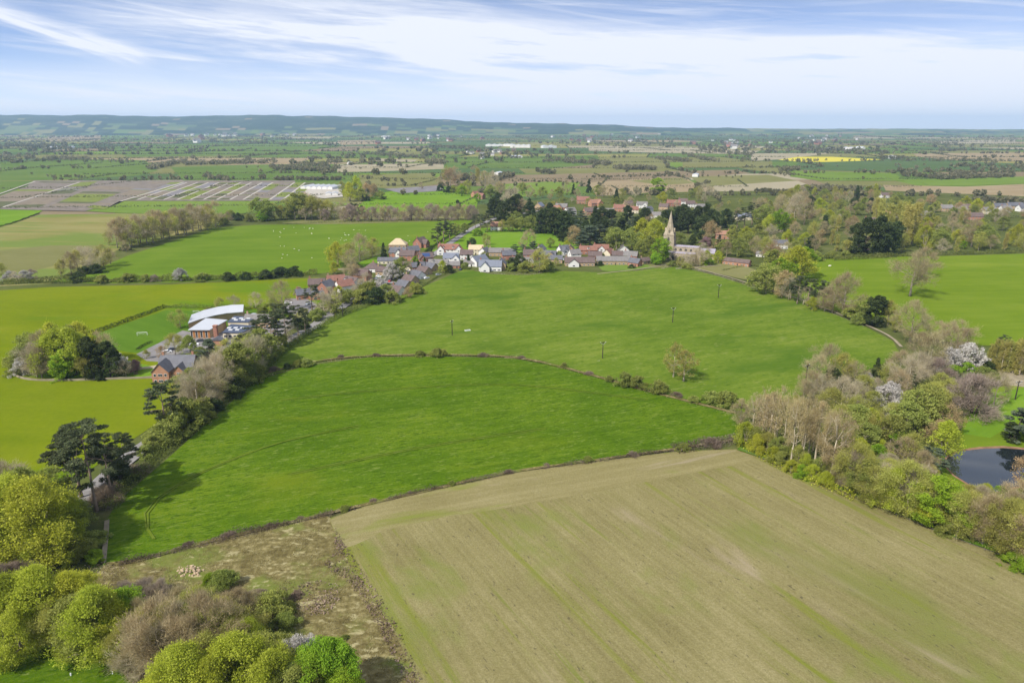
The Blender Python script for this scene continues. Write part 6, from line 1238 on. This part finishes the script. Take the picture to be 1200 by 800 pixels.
# ================================================================== HEDGES, COVER
hedge('hedge', 'long mixed green and grey hedge between sheep pasture and yellow-green field', [(-60, 339), (0, 334), (60, 332), (120, 331), (200, 330), (290, 327), (372, 322)], 5.0, 4.2, F['hedge'], 60, .55, bumpy=.5)
hedge('hedge', 'straight dark clipped hedge on the left of the school field', [(107, 393), (140, 381), (170, 370), (193, 361)], 2.6, 2.6, F['hedge_dark'], 44, .36, bumpy=.08)
hedge('hedge', 'rough green hedge behind the school', [(193, 361), (240, 362), (290, 362), (338, 358)], 3.0, 2.8, F['hedge'], 34, .42)
hedge('hedge', 'dark hedge along the lane edge of the upper green field', [(298, 452), (318, 428), (342, 406), (372, 386), (404, 370), (446, 354)], 4.0, 3.0, F['hedge'], 40, .4, twig=.1)
hedge('hedge', 'scrubby hedge between lower lane and crop field', [(128, 600), (150, 572), (186, 538), (222, 506), (258, 474), (298, 450)], 4.2, 3.2, F['hedge'], 44, .34, twig=.25)
hedge('hedge', 'garden hedge below the stepped terrace', [(446, 354), (468, 354), (490, 340), (512, 326), (528, 320)], 2.0, 1.6, F['hedge'], 34, .4)
hedge('hedge', 'dark roadside hedge left of the lane above the white houses', [(498, 297), (520, 282), (545, 267), (556, 261)], 2.4, 2.4, F['hedge_dark'], 34, .5, bumpy=.1)
hedge('hedge', 'low garden hedge curving below the modern house and round tree', [(556, 318), (575, 321), (600, 323), (630, 322), (650, 317)], 1.6, 1.2, F['hedge_grey'], 30, .4)
hedge('hedge', 'dark hedge under the orchard row', [(330, 263), (400, 261), (470, 260), (556, 258.5)], 2.4, 1.5, F['hedge'], 20, .6)
hedge('hedge', 'clipped hedge along the top of the bright paddock', [(568, 273), (600, 272), (640, 271)], 2.0, 1.8, F['hedge_dark'], 30, .6)
hedge('hedge', 'rough hedge along the top of the park pasture', [(948, 306), (1000, 302), (1060, 301), (1120, 299), (1200, 297), (1300, 298)], 4.0, 3.6, F['hedge'], 26, .6)
hedge('hedge', 'clipped hedge right of the dark evergreens at the park pasture', [(975, 306), (1012, 304), (1050, 302)], 4.5, 4.0, F['hedge'], 30, .6, bumpy=.08)
hedge('hedge', 'straggly hedge beside the footpath below the church', [(775, 316), (800, 313), (840, 324), (870, 334), (895, 344)], 2.2, 1.6, F['hedge_grey'], 24, .45, twig=.4)
hedge('hedge', 'dark hedge at the foot of the bright corner field', [(-60, 267), (0, 266), (46, 250.5)], 2, 1.8, F['hedge_dark'], 24, .7)
hedge('hedge', 'scrubby hedge at the top corner of the stubble field', [(790, 529), (820, 524), (845, 521), (866, 517)], 6.0, 3.2, F['bank'], 40, .35, twig=.6)
hedge('hedge', 'low bramble bank on the left half of the crop field edge', [(140, 664), (190, 652), (240, 639), (300, 625), (350, 613), (390, 604)], 2.8, 1.9, F['bank'], 80, .24, twig=.6, bumpy=.8)
hedge('hedge', 'thin straw and bramble bank on the right half of the crop field edge', [(390, 603), (430, 594), (500, 577), (600, 556), (700, 542), (790, 529)], 2.0, 1.5, F['bank'], 70, .26, twig=.6, bumpy=.9)
hedge('hedge', 'undergrowth hedge along the foot of the belt poplars', [(866, 524), (884, 533), (920, 552), (960, 570), (1000, 588)], 4.0, 3.0, F['willow'], 40, .3, twig=.2, bumpy=.6)
hedge('hedge', 'low evergreen hedge row at the school yard edge', [(161, 411), (166, 407.5), (172, 404.5), (178, 402)], 1.8, 1.5, F['hedge_dark'], 50, .3, bumpy=.1)
hedge('hedge', 'hedge between the church paddock and the stable', [(846, 318), (880, 312), (905, 318)], 2.2, 1.6, F['hedge'], 26, .45)
hedge('hedge', 'straggling hedge along the bottom-left grass field', [(-40, 748), (10, 750), (60, 748), (110, 762), (145, 784), (168, 812)], 2.4, 1.3, F['bramble'], 60, .2, twig=.6)
ROUGH = [(124, 664), (220, 642), (300, 624), (388, 605), (402, 650), (432, 692), (468, 750), (498, 850), (330, 850), (180, 700), (110, 690)]
cover('rough_grass', 'straw coloured tussocks of rough grass', ROUGH, 1.5, 1.05, F['reed'], True, .24, 3, .55, fan=15)
cover('green_tussocks', 'greener grass among the straw tussocks', ROUGH, .7, .75, F['straw_green'], True, .24, 9, .8, fan=13)
cover('bramble_scrub', 'purple-brown bramble along the edge of the stubble field', [(392, 618), (404, 640), (420, 664), (442, 696), (470, 744), (490, 790), (500, 830), (488, 830), (470, 792), (446, 744), (424, 706), (404, 680), (388, 672), (380, 664), (392, 650)], 16, 1.3, F['bramble'], False, .1, 14, .6, .34)
cover('bramble_scrub', 'purple-brown bramble patch in the rough straw corner', [(340, 700), (352, 686), (378, 682), (396, 690), (398, 708), (384, 724), (362, 724), (346, 716)], 16, 1.3, F['bramble'], False, .1, 15, .6, .34)
cover('ditch_reeds', 'pale reeds and dead grass in the ditch', [(298, 446), (330, 432), (362, 424), (400, 419), (440, 416), (520, 415), (590, 417), (640, 424), (700, 440), (760, 457), (815, 471), (862, 483), (862, 489), (815, 477), (760, 463), (700, 446), (640, 430), (590, 421.5), (520, 419.5), (440, 420.5), (400, 423), (362, 429), (330, 437), (300, 450)], 7, 1.0, F['reed'], True, .34, 5, .75)
cover('ditch_reeds', 'dead grass on the bank above the stubble field', [(386, 606), (430, 596), (500, 579), (600, 557), (700, 543), (800, 530), (866, 527), (866, 532), (800, 534), (700, 547), (600, 561), (500, 583), (430, 600), (390, 611)], 9, .8, F['reed'], True, .26, 6, .6)
hedge('pond_reeds', 'pale reeds and dead stems fringing the pond', [(1104, 550), (1112, 560), (1126, 571), (1144, 578), (1168, 582), (1196, 576)], 1.6, 1.1, F['straw_green'], 40, .2, twig=.8, bumpy=.7, kind='stuff')
cover('verge_grass', 'tufted pale grass along the foot of the tree belt', [(866, 526), (888, 536), (960, 566), (1050, 604), (1120, 633), (1200, 663), (1260, 690), (1260, 684), (1200, 658), (1120, 629), (1050, 600), (960, 562), (888, 532)], 8, .45, F['straw_green'], True, .15, 7, .5)
cover('undergrowth', 'low green undergrowth of the mixed belt', [(868, 520), (888, 526), (960, 558), (1050, 598), (1120, 628), (1200, 654), (1260, 670), (1240, 600), (1120, 588), (1090, 560), (1120, 520), (1140, 480), (1100, 440), (1000, 460), (930, 480), (880, 495)], 3.2, .9, F['olive'], False, .1, 8, .3, .34)
cover('undergrowth', 'brown leaf litter and brambles of the bottom-left wood', [(-60, 690), (60, 660), (130, 664), (230, 680), (330, 740), (380, 790), (400, 860), (170, 860), (150, 780), (100, 750), (-60, 748)], 12, .9, F['bramble'], False, .1, 9, .3, .24)
cover('undergrowth', 'low green plants at the foot of the lane', [(-60, 660), (60, 668), (126, 664), (128, 610), (100, 600), (40, 620), (-60, 640)], 9, .7, F['straw_green'], True, .16, 10, .3)
cover('crop_tufts', 'short blades of the young crop near the camera', [(121, 664), (126, 612), (190, 548), (260, 490), (420, 480), (560, 520), (560, 566), (430, 592), (300, 624), (160, 660)], 3.0, .34, foliage('crop_blades', (0.055, 0.125, 0.006), (0.090, 0.175, 0.010), (0.150, 0.225, 0.022), .2, 0), True, .22, 12, .85)

# ================================================================== SMALL THINGS
def pole_parts():
    b = MB(); b.tube([(0, 0, -.5), (0, 0, 4), (0, 0, 9.2)], [.20, .18, .14], M['wood_dark'], 8); p = b.mesh('post')
    b = MB(); b.box(-1.3, 1.3, -.09, .09, 8.5, 8.68, M['wood_dark']); b.tube([(-1.0, -.1, 8.5), (0, -.16, 7.7)], [.04, .04], M['steel'], 5); b.tube([(1.0, -.1, 8.5), (0, -.16, 7.7)], [.04, .04], M['steel'], 5); a = b.mesh('crossarm')
    b = MB(); b.tube([(0, 0, 8.69), (0, 0, 8.85), (0, 0, 8.95)], [.06, .11, .05], M['white_paint'], 6); i = b.mesh('insulator')
    return p, a, i
PP = pole_parts()
for px, py, hpx, rz, lab in [(706, 421, 21, .3, 'wooden power pole by the stone patch near the ditch'), (788, 379, 19, .3, 'wooden power pole above the two field oaks'), (841.5, 350, 17, .3, 'wooden power pole in the far corner of the upper field'),
                    (530, 394, 19, 1.2, 'thin wooden power pole beside the white trough'), (942, 462, 36, .6, 'wooden power pole at the edge of the right belt'), (402, 372, 15, .9, 'wooden pole by the lane hedge, nearer the cottages'), (401, 356, 17, .9, 'wooden lamp-topped pole behind the lane hedge'),
                    (1189, 470, 24, .2, 'pale wooden pole on the grass above the pond')]:
    p = G(px, py); o = empty('power_pole', p, rz); tag(o, lab, 'power pole', 'power poles'); s = top_z(p, py - hpx) / 9.2; o.scale = (1.2, 1.2, s)
    link('post', PP[0], o); link('crossarm', PP[1], o)
    for x in (-1.1, 0, 1.1): i = link('insulator', PP[2], o); i.location = (x, 0, 0)
# stone patch at the pole foot
def rubble(name, label, px, py, n, sx, sy, sz, rad, mat, cat, seed):
    rr = random.Random(seed); b = MB()
    for k in range(n):
        x, y = rr.gauss(0, sx * .5), rr.gauss(0, sy * .5); r_ = rad * rr.uniform(.5, 1.3); z = max(0, (1 - (x / sx) ** 2 - (y / sy) ** 2)) * sz * rr.random()
        vs = []; 
        for i in range(6):
            a = i * math.pi / 3 + rr.uniform(-.3, .3); vs.append((x + r_ * math.cos(a), y + r_ * math.sin(a) * rr.uniform(.4, 1), z - .1))
        vs += [(v[0] * .6 + x * .4, v[1] * .6 + y * .4, z + r_ * rr.uniform(.4, .9)) for v in vs]
        b.add(vs, [(i, (i + 1) % 6, (i + 1) % 6 + 6, i + 6) for i in range(6)] + [(6, 7, 8, 9, 10, 11)], mat)
    o = b.build(name); o.location = G(px, py); return tag(o, label, cat, None)
rubble('stone_heap', 'flat heap of pale stones at the foot of the power pole', 701, 424, 30, 2.4, 1.2, .4, .4, M['gravel'], 'stones', 2)
rubble('stone_heap', 'pale heap of stones in the middle of the ditch', 598, 420, 40, 4.0, 1.6, .5, .5, M['brash'], 'stones', 3)
rubble('brash_pile', 'heap of pale cut wood and rubble in the rough corner', 224, 672, 170, 5.2, 3.2, 1.3, .38, M['brash'], 'rubble heap', 4)
rubble('brash_pile', 'smaller pale heap left of the cut wood heap', 212, 667, 40, 1.8, 1.1, .6, .32, M['brash'], 'rubble heap', 5)
# water trough
def trough():
    p = G(548, 388.5); o = empty('water_trough', p, .5); tag(o, 'small white water trough in the upper green field', 'trough')
    b = MB(); b.box(-1.5, 1.5, -.8, -.7, 0.1, .9, M['white_paint']); b.box(-1.5, 1.5, .7, .8, 0.1, .9, M['white_paint']); b.box(-1.5, -1.4, -.7, .7, .1, .9, M['white_paint']); b.box(1.4, 1.5, -.7, .7, .1, .9, M['white_paint']); b.box(-1.5, 1.5, -.8, .8, 0, .098, M['white_paint']); b.build('tank', o)
    b = MB(); b.box(-1.39, 1.39, -.69, .69, .1, .6, M['glass']); b.build('water', o)
trough()
# goals on the playing field
def goal(px, py, rz, label, s=1.0):
    o = empty('football_goal', G(px, py), rz); tag(o, label, 'goal', 'goals on the school field'); o.scale = (s, s, s)
    b = MB(); pt = M['white_paint']
    for x in (-2.4, 2.4): b.tube([(x, 0, 0), (x, 0, 2.2)], [.09, .09], pt, 6); b.tube([(x, 0, 2.2), (x, 1.9, 0)], [.06, .06], pt, 5); b.tube([(x, 0, .06), (x, 1.9, .06)], [.06, .06], pt, 5)
    b.tube([(-2.4, 0, 2.2), (2.4, 0, 2.2)], [.09, .09], pt, 6); b.tube([(-2.4, 1.9, .06), (2.4, 1.9, .06)], [.06, .06], pt, 5); b.build('frame', o)
    n = MB()
    for k in range(11): x = -2.4 + k * .48; n.tube([(x, 0, 2.2), (x, 1.9, .05)], [.014, .014], pt, 3)
    for k in range(1, 6): t = k / 6; n.tube([(-2.4, 1.9 * t, 2.2 * (1 - t)), (2.4, 1.9 * t, 2.2 * (1 - t))], [.014, .014], pt, 3)
    n.build('net', o)
goal(167, 394, .25, 'white football goal standing mid school field', 1.0)
goal(230, 367, .1, 'smaller white football goal at the hedge corner behind the school', .7)
# cars
def car_meshes():
    prof = [(-2.15, .35), (2.15, .35), (2.2, .75), (1.95, .92), (1.15, 1.0), (.55, 1.46), (-1.25, 1.50), (-1.95, 1.05), (-2.2, .9)]
    bodies = {}
    for k in ('car_white', 'car_silver', 'car_dark', 'car_red'):
        b = MB(); n = len(prof)
        def ring(y, ins): return [(x * (1 - ins * .03), y * (1 - (.22 if z > 1.02 else 0.0)), z) for x, z in prof]
        A, B, = ring(-.88, 0), ring(.88, 0)
        b.add(A + B, [(i, (i + 1) % n, (i + 1) % n + n, i + n) for i in range(n)] + [tuple(range(n - 1, -1, -1)), tuple(range(n, 2 * n))], M[k]); bodies[k] = b.mesh('body')
    b = MB(); b.add([(1.12, -.80, 1.03), (1.12, .80, 1.03), (.60, .66, 1.44), (.60, -.66, 1.44)], [(0, 1, 2, 3)], M['glass']); ws = b.mesh('windscreen')
    b = MB()
    for s in (-1, 1):
        b.add([(.95, s * .872, 1.04), (-1.7, s * .872, 1.04), (-1.2, s * .715, 1.42), (.52, s * .715, 1.42)], [(0, 1, 2, 3) if s > 0 else (3, 2, 1, 0)], M['glass'])
    sw = b.mesh('side_windows')
    b = MB(); b.tube([(0, -.1, 0), (0, .1, 0)], [.33, .33], M['rubber'], 12); ty = b.mesh('wheel'); return bodies, ws, sw, ty
CB, CWS, CSW, CTY = car_meshes()
def car(px, py, rz, paint, label, van=False):
    o = empty('parked_car', G(px, py, 0), R(rz)); tag(o, label, 'car', 'parked cars'); o.location.z = .3 if False else .25
    link('body', CB[paint], o); link('windscreen', CWS, o); w_ = link('side_windows', CSW, o); w_.scale = (1, 1.012, 1); w_.location.z = .0
    CWSo = o.children[1]; CWSo.location = (.02, 0, .012)
    for x in (-1.35, 1.35):
        for y in (-.80, .80): t = link('wheel', CTY, o); t.location = (x, y, .33)
    o.location.z = 0.22
for a in [(338, 356, 4, 'car_white', 'white car parked in the small car park by the hedge'), (363, 372, 30, 'car_white', 'white car parked on the lane edge beside the verge'), (362, 358, 60, 'car_silver', 'silver car parked at the mouth of the car park'), (366, 361, 60, 'car_dark', 'dark car parked at the mouth of the car park'),
          (444, 325, -30, 'car_white', 'white car on the drive of the white bungalow'), (441, 328, -30, 'car_silver', 'silver car on the drive of the white bungalow'), (457, 331, 80, 'car_red', 'red car beside the stepped terrace'), (453, 334, 20, 'car_dark', 'dark car beside the stepped terrace'),
          (222, 403, 10, 'car_dark', 'dark car in the school yard near the timber front'), (236, 401, 12, 'car_dark', 'second dark car beside the school timber front'), (228, 405, 10, 'car_white', 'white car in the school yard near the timber front'), (246, 404, 90, 'car_silver', 'silver car beside the brick school tower'), (196, 414, 30, 'car_white', 'white car at the left of the school yard'), (203, 411, 30, 'car_dark', 'dark car at the left of the school yard'), (212, 408, 25, 'car_silver', 'silver car at the left of the school yard'),
          (252, 416, 10, 'car_dark', 'dark car on the drive below the school tower'), (231, 438, 70, 'car_dark', 'dark car beside the large red brick house'), (235, 436, 70, 'car_white', 'white car beside the large red brick house'), (548, 272.5, 42, 'car_white', 'white car on the lane beside the bright paddock'),
          (540, 317, 80, 'car_dark', 'dark car beside the small brick garage'), (500, 327, 40, 'car_white', 'white car behind the stepped terrace'), (514, 323, 20, 'car_silver', 'silver car at the far end of the terrace'), (661, 305, 10, 'car_white', 'white car outside the white chimney house'), (700, 304, 0, 'car_red', 'red car outside the white-gabled cottage')]:
    car(*a)
# sheep
def sheep_mesh():
    b = MB(); b.tube([(-.62, 0, .62), (-.5, 0, .66), (0, 0, .68), (.42, 0, .68), (.58, 0, .74), (.74, 0, .82), (.95, 0, .78), (1.0, 0, .76)], [.10, .27, .33, .29, .20, .13, .10, .04], M['wool'], 8)
    for x, y in ((-.38, .15), (-.38, -.15), (.34, .15), (.34, -.15)): b.tube([(x, y, .5), (x, y, 0)], [.07, .045], M['wool'], 5)
    for y in (.12, -.12): b.tube([(.78, y * .7, .88), (.72, y * 1.9, .9)], [.05, .015], M['wool'], 4)
    return b.mesh('sheep', True)
SM = sheep_mesh(); rs = random.Random(21); spots = []
while len(spots) < 50:
    x, y = rs.uniform(320, 505), rs.uniform(268, 306)
    if y > 296 - (x - 320) * .03 + 10 or (x > 400 and y > 292): continue
    if rs.random() < .3 and spots: bx, by = rs.choice(spots); x, y = bx + rs.gauss(0, 5), by + rs.gauss(0, 1.2)
    spots.append((x, y))
for x, y in spots:
    o = link('sheep', SM); o.location = G(x, y); o.rotation_euler = (0, 0, rs.uniform(0, 6.28)); s = rs.uniform(.75, 1.0); o.scale = (s, s, s)
    tag(o, 'one of the small white sheep dotted over the green pasture', 'sheep', 'sheep in the pasture')
o = link('sheep', SM); o.location = G(972, 313); o.scale = (1.6, 1.6, 1.6); tag(o, 'single white sheep in the park pasture below the hedge', 'sheep')
# walls and fences
def wall(name, label, pts_px, h, t, mat, cat='wall'):
    line = smooth_line([G(x, y) for x, y in pts_px], 2.5); b = MB(); vs = []; fs = []; n = len(line)
    for i, p in enumerate(line):
        d = (line[min(i + 1, n - 1)] - line[max(i - 1, 0)]).normalized(); q = Vector((-d.y, d.x, 0)) * t / 2; hh = h * (1 + .06 * math.sin(i * 1.3) + .04 * math.sin(i * 3.1))
        vs += [p + q - Vector((0, 0, .2)), p - q - Vector((0, 0, .2)), p - q * .8 + Vector((0, 0, hh)), p + q * .8 + Vector((0, 0, hh))]
        if i:
            a, c = 4 * i - 4, 4 * i
            fs += [(a + 1, c + 1, c + 2, a + 2), (a + 2, c + 2, c + 3, a + 3), (a + 3, c + 3, c, a)]
    fs += [(0, 1, 2, 3), (4 * n - 1, 4 * n - 2, 4 * n - 3, 4 * n - 4)]
    b.add(vs, fs, mat); return tag(b.build(name), label, cat)
wall('stone_wall', 'low pale stone wall curving round the copse and garden', [(10, 437), (24, 444), (44, 447), (90, 447), (150, 445), (200, 443.5)], 1.3, .5, M['track'])
wall('garden_wall', 'pale garden wall behind the pink tree of the brick house', [(140, 437), (165, 434), (192, 431)], 1.6, .3, M['render_cream'])
wall('garden_wall', 'pale wall below the budding trees near the white bungalow', [(389, 317), (410, 316.5), (430, 316)], 1.5, .4, M['stone'])
wall('garden_wall', 'churchyard wall below the church', [(792, 316), (820, 314), (845, 312)], 1.2, .4, M['stone'])
def fence(label, pts_px, every, h, mat, rails=2, pt=.07, name='fence', group=None):
    line = smooth_line([G(x, y) for x, y in pts_px], every); o = empty(name, line[0]); tag(o, label, 'fence', group); p0 = line[0]
    b = MB(); b.box(-pt, pt, -pt, pt, -.3, h, mat); pm = b.mesh('post')
    for p in line[:100]: q = link('post', pm, o); q.location = p - p0
    b = MB()
    for k in range(rails):
        z = h * (.92 - k * .42); b.tube([p - p0 + Vector((0, 0, z)) for p in line], [.035] * len(line), mat, 4)
    b.build('rail', o); return o
fence('pale post and rail fence along the tree belt above the stubble', [(868, 529), (890, 538), (960, 567), (1050, 605), (1120, 634), (1200, 664), (1235, 680)], 2.6, 1.1, M['wood_grey'])
fence('post and wire fence at the corner of crop and rough ground', [(128, 612), (126, 640), (123, 662)], 3, 1.2, M['wood_grey'], name='fence')
fence('post and rail fence beside the footpath', [(742, 319), (792, 313), (840, 324.5), (900, 343), (960, 363), (1012, 384)], 5.5, 1.2, M['wood_grey'], name='fence')
fence('post and rail fence round the bottom-left grass field', [(-30, 753), (20, 754), (60, 753), (108, 767), (142, 787), (162, 812)], 2.6, 1.1, M['wood_grey'], name='fence')
fence('white paling along the lawn above the pond path', [(1150, 462), (1172, 453), (1210, 452)], 3, 1.0, M['wood_grey'], name='fence')
gb = MB(); gb.tube([(0, 0, 0), (0, 0, 1.2)], [.16, .14], M['white_paint'], 8); gm = gb.mesh('tree_guard')
gl = [(35, 758), (62, 759), (81, 766), (104, 771), (118, 779), (133, 792), (84, 794)]
for i, (x, y) in enumerate(gl):
    o = link('tree_guard', gm); o.location = G(x, y); tag(o, f'pale tube tree guard in the bottom-left grass field, {ORD[i + 1]} along the fence' if i < 6 else 'pale tube tree guard standing alone out in the bottom-left grass field', 'tree guard', 'tree guards in the grass field')
# round hay ring marks and white tank behind the school
def tank():
    o = empty('water_tank', G(298, 374.5)); tag(o, 'round white tank beside the old schoolhouse', 'tank')
    b = MB(); b.tube([(0, 0, 0), (0, 0, 3.2)], [1.8, 1.8], M['white_paint'], 18); b.build('tank_body', o)
    b = MB(); b.tube([(0, 0, 3.203), (0, 0, 3.5), (0, 0, 3.9)], [1.9, 1.5, .2], M['steel'], 18); b.build('lid', o)
tank()
def turbine():
    p = G(317, 152); o = empty('wind_turbine', p, .3); tag(o, 'white wind turbine in front of the ridge', 'wind turbine')
    b = MB(); b.tube([(0, 0, 0), (0, 0, 40), (0, 0, 85)], [3.2, 2.6, 1.8], M['white_paint'], 10); b.build('tower', o)
    b = MB(); b.box(-1.8, 1.8, -4, 5, 84, 88, M['white_paint']); b.build('nacelle', o)
    for k in range(3):
        a = R(20 + 120 * k); b = MB(); b.tube([(0, -4.6, 86), (math.sin(a) * 12, -4.7, 86 + math.cos(a) * 12), (math.sin(a) * 42, -4.7, 86 + math.cos(a) * 42)], [1.3, 1.7, .5], M['white_paint'], 6); b.build('blade', o)
turbine()
def mast():
    o = empty('radio_mast', G(697, 153.5)); tag(o, 'white chimney tower on the far plain right of the ridge', 'tower')
    b = MB(); b.tube([(0, 0, 0), (0, 0, 60), (0, 0, 78)], [11, 9, 8], M['white_paint'], 10); b.build('shaft', o)
    b = MB(); b.tube([(0, 0, 60.003), (0, 0, 66)], [12, 12], M['white_paint'], 10); b.build('collar', o)
mast()

# ================================================================== FAR HEDGEROWS AND WOODS (one mass each)
def far_stuff():
    rg = np.random.default_rng(77); C = []; SZ = []; T = []
    for line, r in HEDGE_EDGES:
        d = math.hypot(*line[0][:2])
        if r > .72 or d > 8000: continue
        for a, b in zip(line, line[1:]):
            Ls = math.hypot(b[0] - a[0], b[1] - a[1]); sz = max(1.1, d * .0010); n = int(Ls / sz * 2.2)
            if n == 0: continue
            t = rg.random((n, 1)); p = np.array(a)[None] * (1 - t) + np.array(b)[None] * t; p[:, :2] += rg.normal(0, .8, (n, 2)); p[:, 2] = rg.uniform(.2, 2.4 + d * .0002, n)
            C.append(p); SZ.append(np.full(n, sz)); T.append(np.clip(rg.normal(.4, .22, n), 0, 1))
    v, f = quads(np.concatenate(C), np.concatenate(SZ)[:, None], rg)
    tag(link('far_hedgerows', raw_mesh('far_hedgerows', v, [f], [F['far_dark']], np.concatenate(T))), 'dark hedgerows dividing the fields of the far plain', kind='stuff')
    C = []; SZ = []; T = []; k = 0
    def tree(x, y, h, r, tone):
        d = math.hypot(x, y); n = int(np.clip(60000 / d, 10, 46)); sz = r * (1.5 if n < 20 else .95) * .75
        p = rg.normal(size=(n, 3)); p /= np.linalg.norm(p, axis=1, keepdims=True); p *= rg.uniform(.35, 1, (n, 1)) ** .5; p *= (r, r, h * .46); p += (x, y, h * .54)
        C.append(p); SZ.append(np.full(n, sz)); T.append(np.clip(rg.normal(tone, .17, n), 0, 1))
    # trees strung along the hedgerows
    for line, r in HEDGE_EDGES:
        a, b = line[0], line[-1]; Ls = math.hypot(b[0] - a[0], b[1] - a[1]); d = math.hypot(*a[:2])
        if d > 9500: continue
        m = rg.random()
        dens = 0 if m < .50 else (.008 if m < .72 else .065)
        for q in range(int(Ls * dens)):
            t = rg.random(); i = min(int(t * (len(line) - 1)), len(line) - 2); u = t * (len(line) - 1) - i
            x = line[i][0] * (1 - u) + line[i + 1][0] * u; y = line[i][1] * (1 - u) + line[i + 1][1] * u
            X, Y = to_px(Vector((x, y, 0)))
            if inside(X, Y, [(0, 245), (0, 212), (345, 212), (420, 232), (560, 232), (560, 250), (345, 240)]) or Y > 236: continue
            h = rg.uniform(5, 11); tree(x, y, h, h * rg.uniform(.36, .55), rg.uniform(.15, .9))
    # copses and belts seen in the photo
    for (x0, y0, x1, y1, n, h, tone) in [(60, 186, 100, 187, 60, 10, .6), (0, 184, 90, 188, 60, 10, .7), (90, 187, 160, 191, 40, 9, .6), (175, 199, 215, 190, 70, 11, .75), (215, 193, 320, 191, 120, 11, .75), (320, 198, 395, 202, 90, 11, .6), (320, 211, 400, 211, 90, 7, .4),
            (240, 207, 265, 212, 30, 8, .6), (345, 192, 400, 198, 40, 9, .5), (500, 191, 520, 192, 40, 12, .6), (520, 210, 560, 212, 40, 12, .6), (660, 190, 715, 193, 110, 11, .6), (722, 198, 768, 199, 90, 10, .55), (768, 186, 808, 190, 80, 10, .55), (640, 190, 670, 186, 30, 9, .5),
            (634, 202, 648, 204, 26, 9, .3), (570, 216, 600, 206, 40, 10, .4), (600, 212, 690, 215, 40, 4, .3), (690, 208, 800, 206, 60, 4, .3), (870, 201, 935, 206, 50, 5, .3), (890, 225, 925, 226, 40, 6, .25), (1057, 206, 1100, 209, 60, 8, .35), (1100, 210, 1190, 207, 130, 8, .45), (1145, 205, 1120, 203, 60, 7, .6),
            (1035, 186, 1060, 186, 40, 10, .3), (1060, 188, 1180, 189, 70, 7, .5), (870, 196, 960, 197, 60, 5, .3), (915, 201, 935, 199, 30, 10, .7), (10, 172, 36, 172, 40, 12, .15), (50, 171, 64, 172, 26, 12, .1), (300, 168, 312, 169, 22, 14, .2), (300, 163, 380, 165, 70, 14, .2), (0, 156, 30, 157, 30, 14, .1),
            (500, 172, 570, 176, 60, 12, .5), (330, 200, 400, 190, 60, 9, .6), (420, 180, 500, 186, 70, 10, .5), (400, 205, 470, 214, 20, 7, .4), (800, 182, 840, 190, 40, 12, .6), (820, 176, 880, 183, 50, 12, .5), (940, 176, 1020, 178, 40, 11, .3), (1100, 176, 1130, 177, 30, 10, .2), (735, 205, 870, 208, 20, 5, .4),
            (728, 226, 790, 224, 14, 8, .3), (810, 226, 830, 214, 30, 6, .3), (930, 224, 1030, 224, 60, 9, .6), (1130, 236, 1200, 238, 30, 8, .5), (560, 226, 600, 228, 30, 8, .5), (60, 207, 100, 208, 20, 6, .5), (415, 228, 440, 224, 20, 8, .5)]:
        for q in range(n):
            t = rg.random(); p = G(x0 + (x1 - x0) * t + rg.normal(0, 2.5), y0 + (y1 - y0) * t + rg.normal(0, .55)); hh = h * rg.uniform(.7, 1.2); tree(p.x, p.y, hh, hh * rg.uniform(.36, .52), np.clip(tone + rg.normal(0, .15), 0, 1))
    # tree cover thickens towards the horizon
    for q in range(3600):
        y = 1500 * (9500 / 1500) ** (rg.random() ** .8); x = rg.uniform(-.85, .85) * y
        if math.sin(x / 380 + 1.7 * math.sin(y / 700)) * math.sin(y / 520 + x / 900) + rg.normal(0, .25) < .25: continue
        X, Y = to_px(Vector((x, y, 0)))
        if 905 < X < 1115 and 183 < Y < 201: continue
        h = rg.uniform(8, 14); tree(x, y, h, h * .55 * (1 + y / 9000), rg.uniform(.1, .6))
    v, f = quads(np.concatenate(C), np.concatenate(SZ)[:, None], rg)
    tag(link('far_woodland', raw_mesh('far_woodland', v, [f], [F['far']], np.concatenate(T))), 'hazy hedgerow trees and copses scattered over the far plain', kind='stuff')
far_stuff()

# ================================================================== HAZE
def haze():
    b = MB(); top = 345.0
    hm = bpy.data.materials.new('haze_air'); t = nodes(hm); o = t.nodes.new('ShaderNodeOutputMaterial'); v = t.nodes.new('ShaderNodeVolumePrincipled')
    v.inputs['Color'].default_value = (0.50, 0.69, 0.97, 1); v.inputs['Density'].default_value = 5.6e-5; v.inputs['Anisotropy'].default_value = 0.1
    t.links.new(v.outputs[0], o.inputs['Volume'])
    b.box(-19800, 19800, -3600, 19800, -10.0, top, hm)
    h = b.build('haze'); tag(h, 'thin blue-grey haze over the whole plain', kind='stuff')
haze()
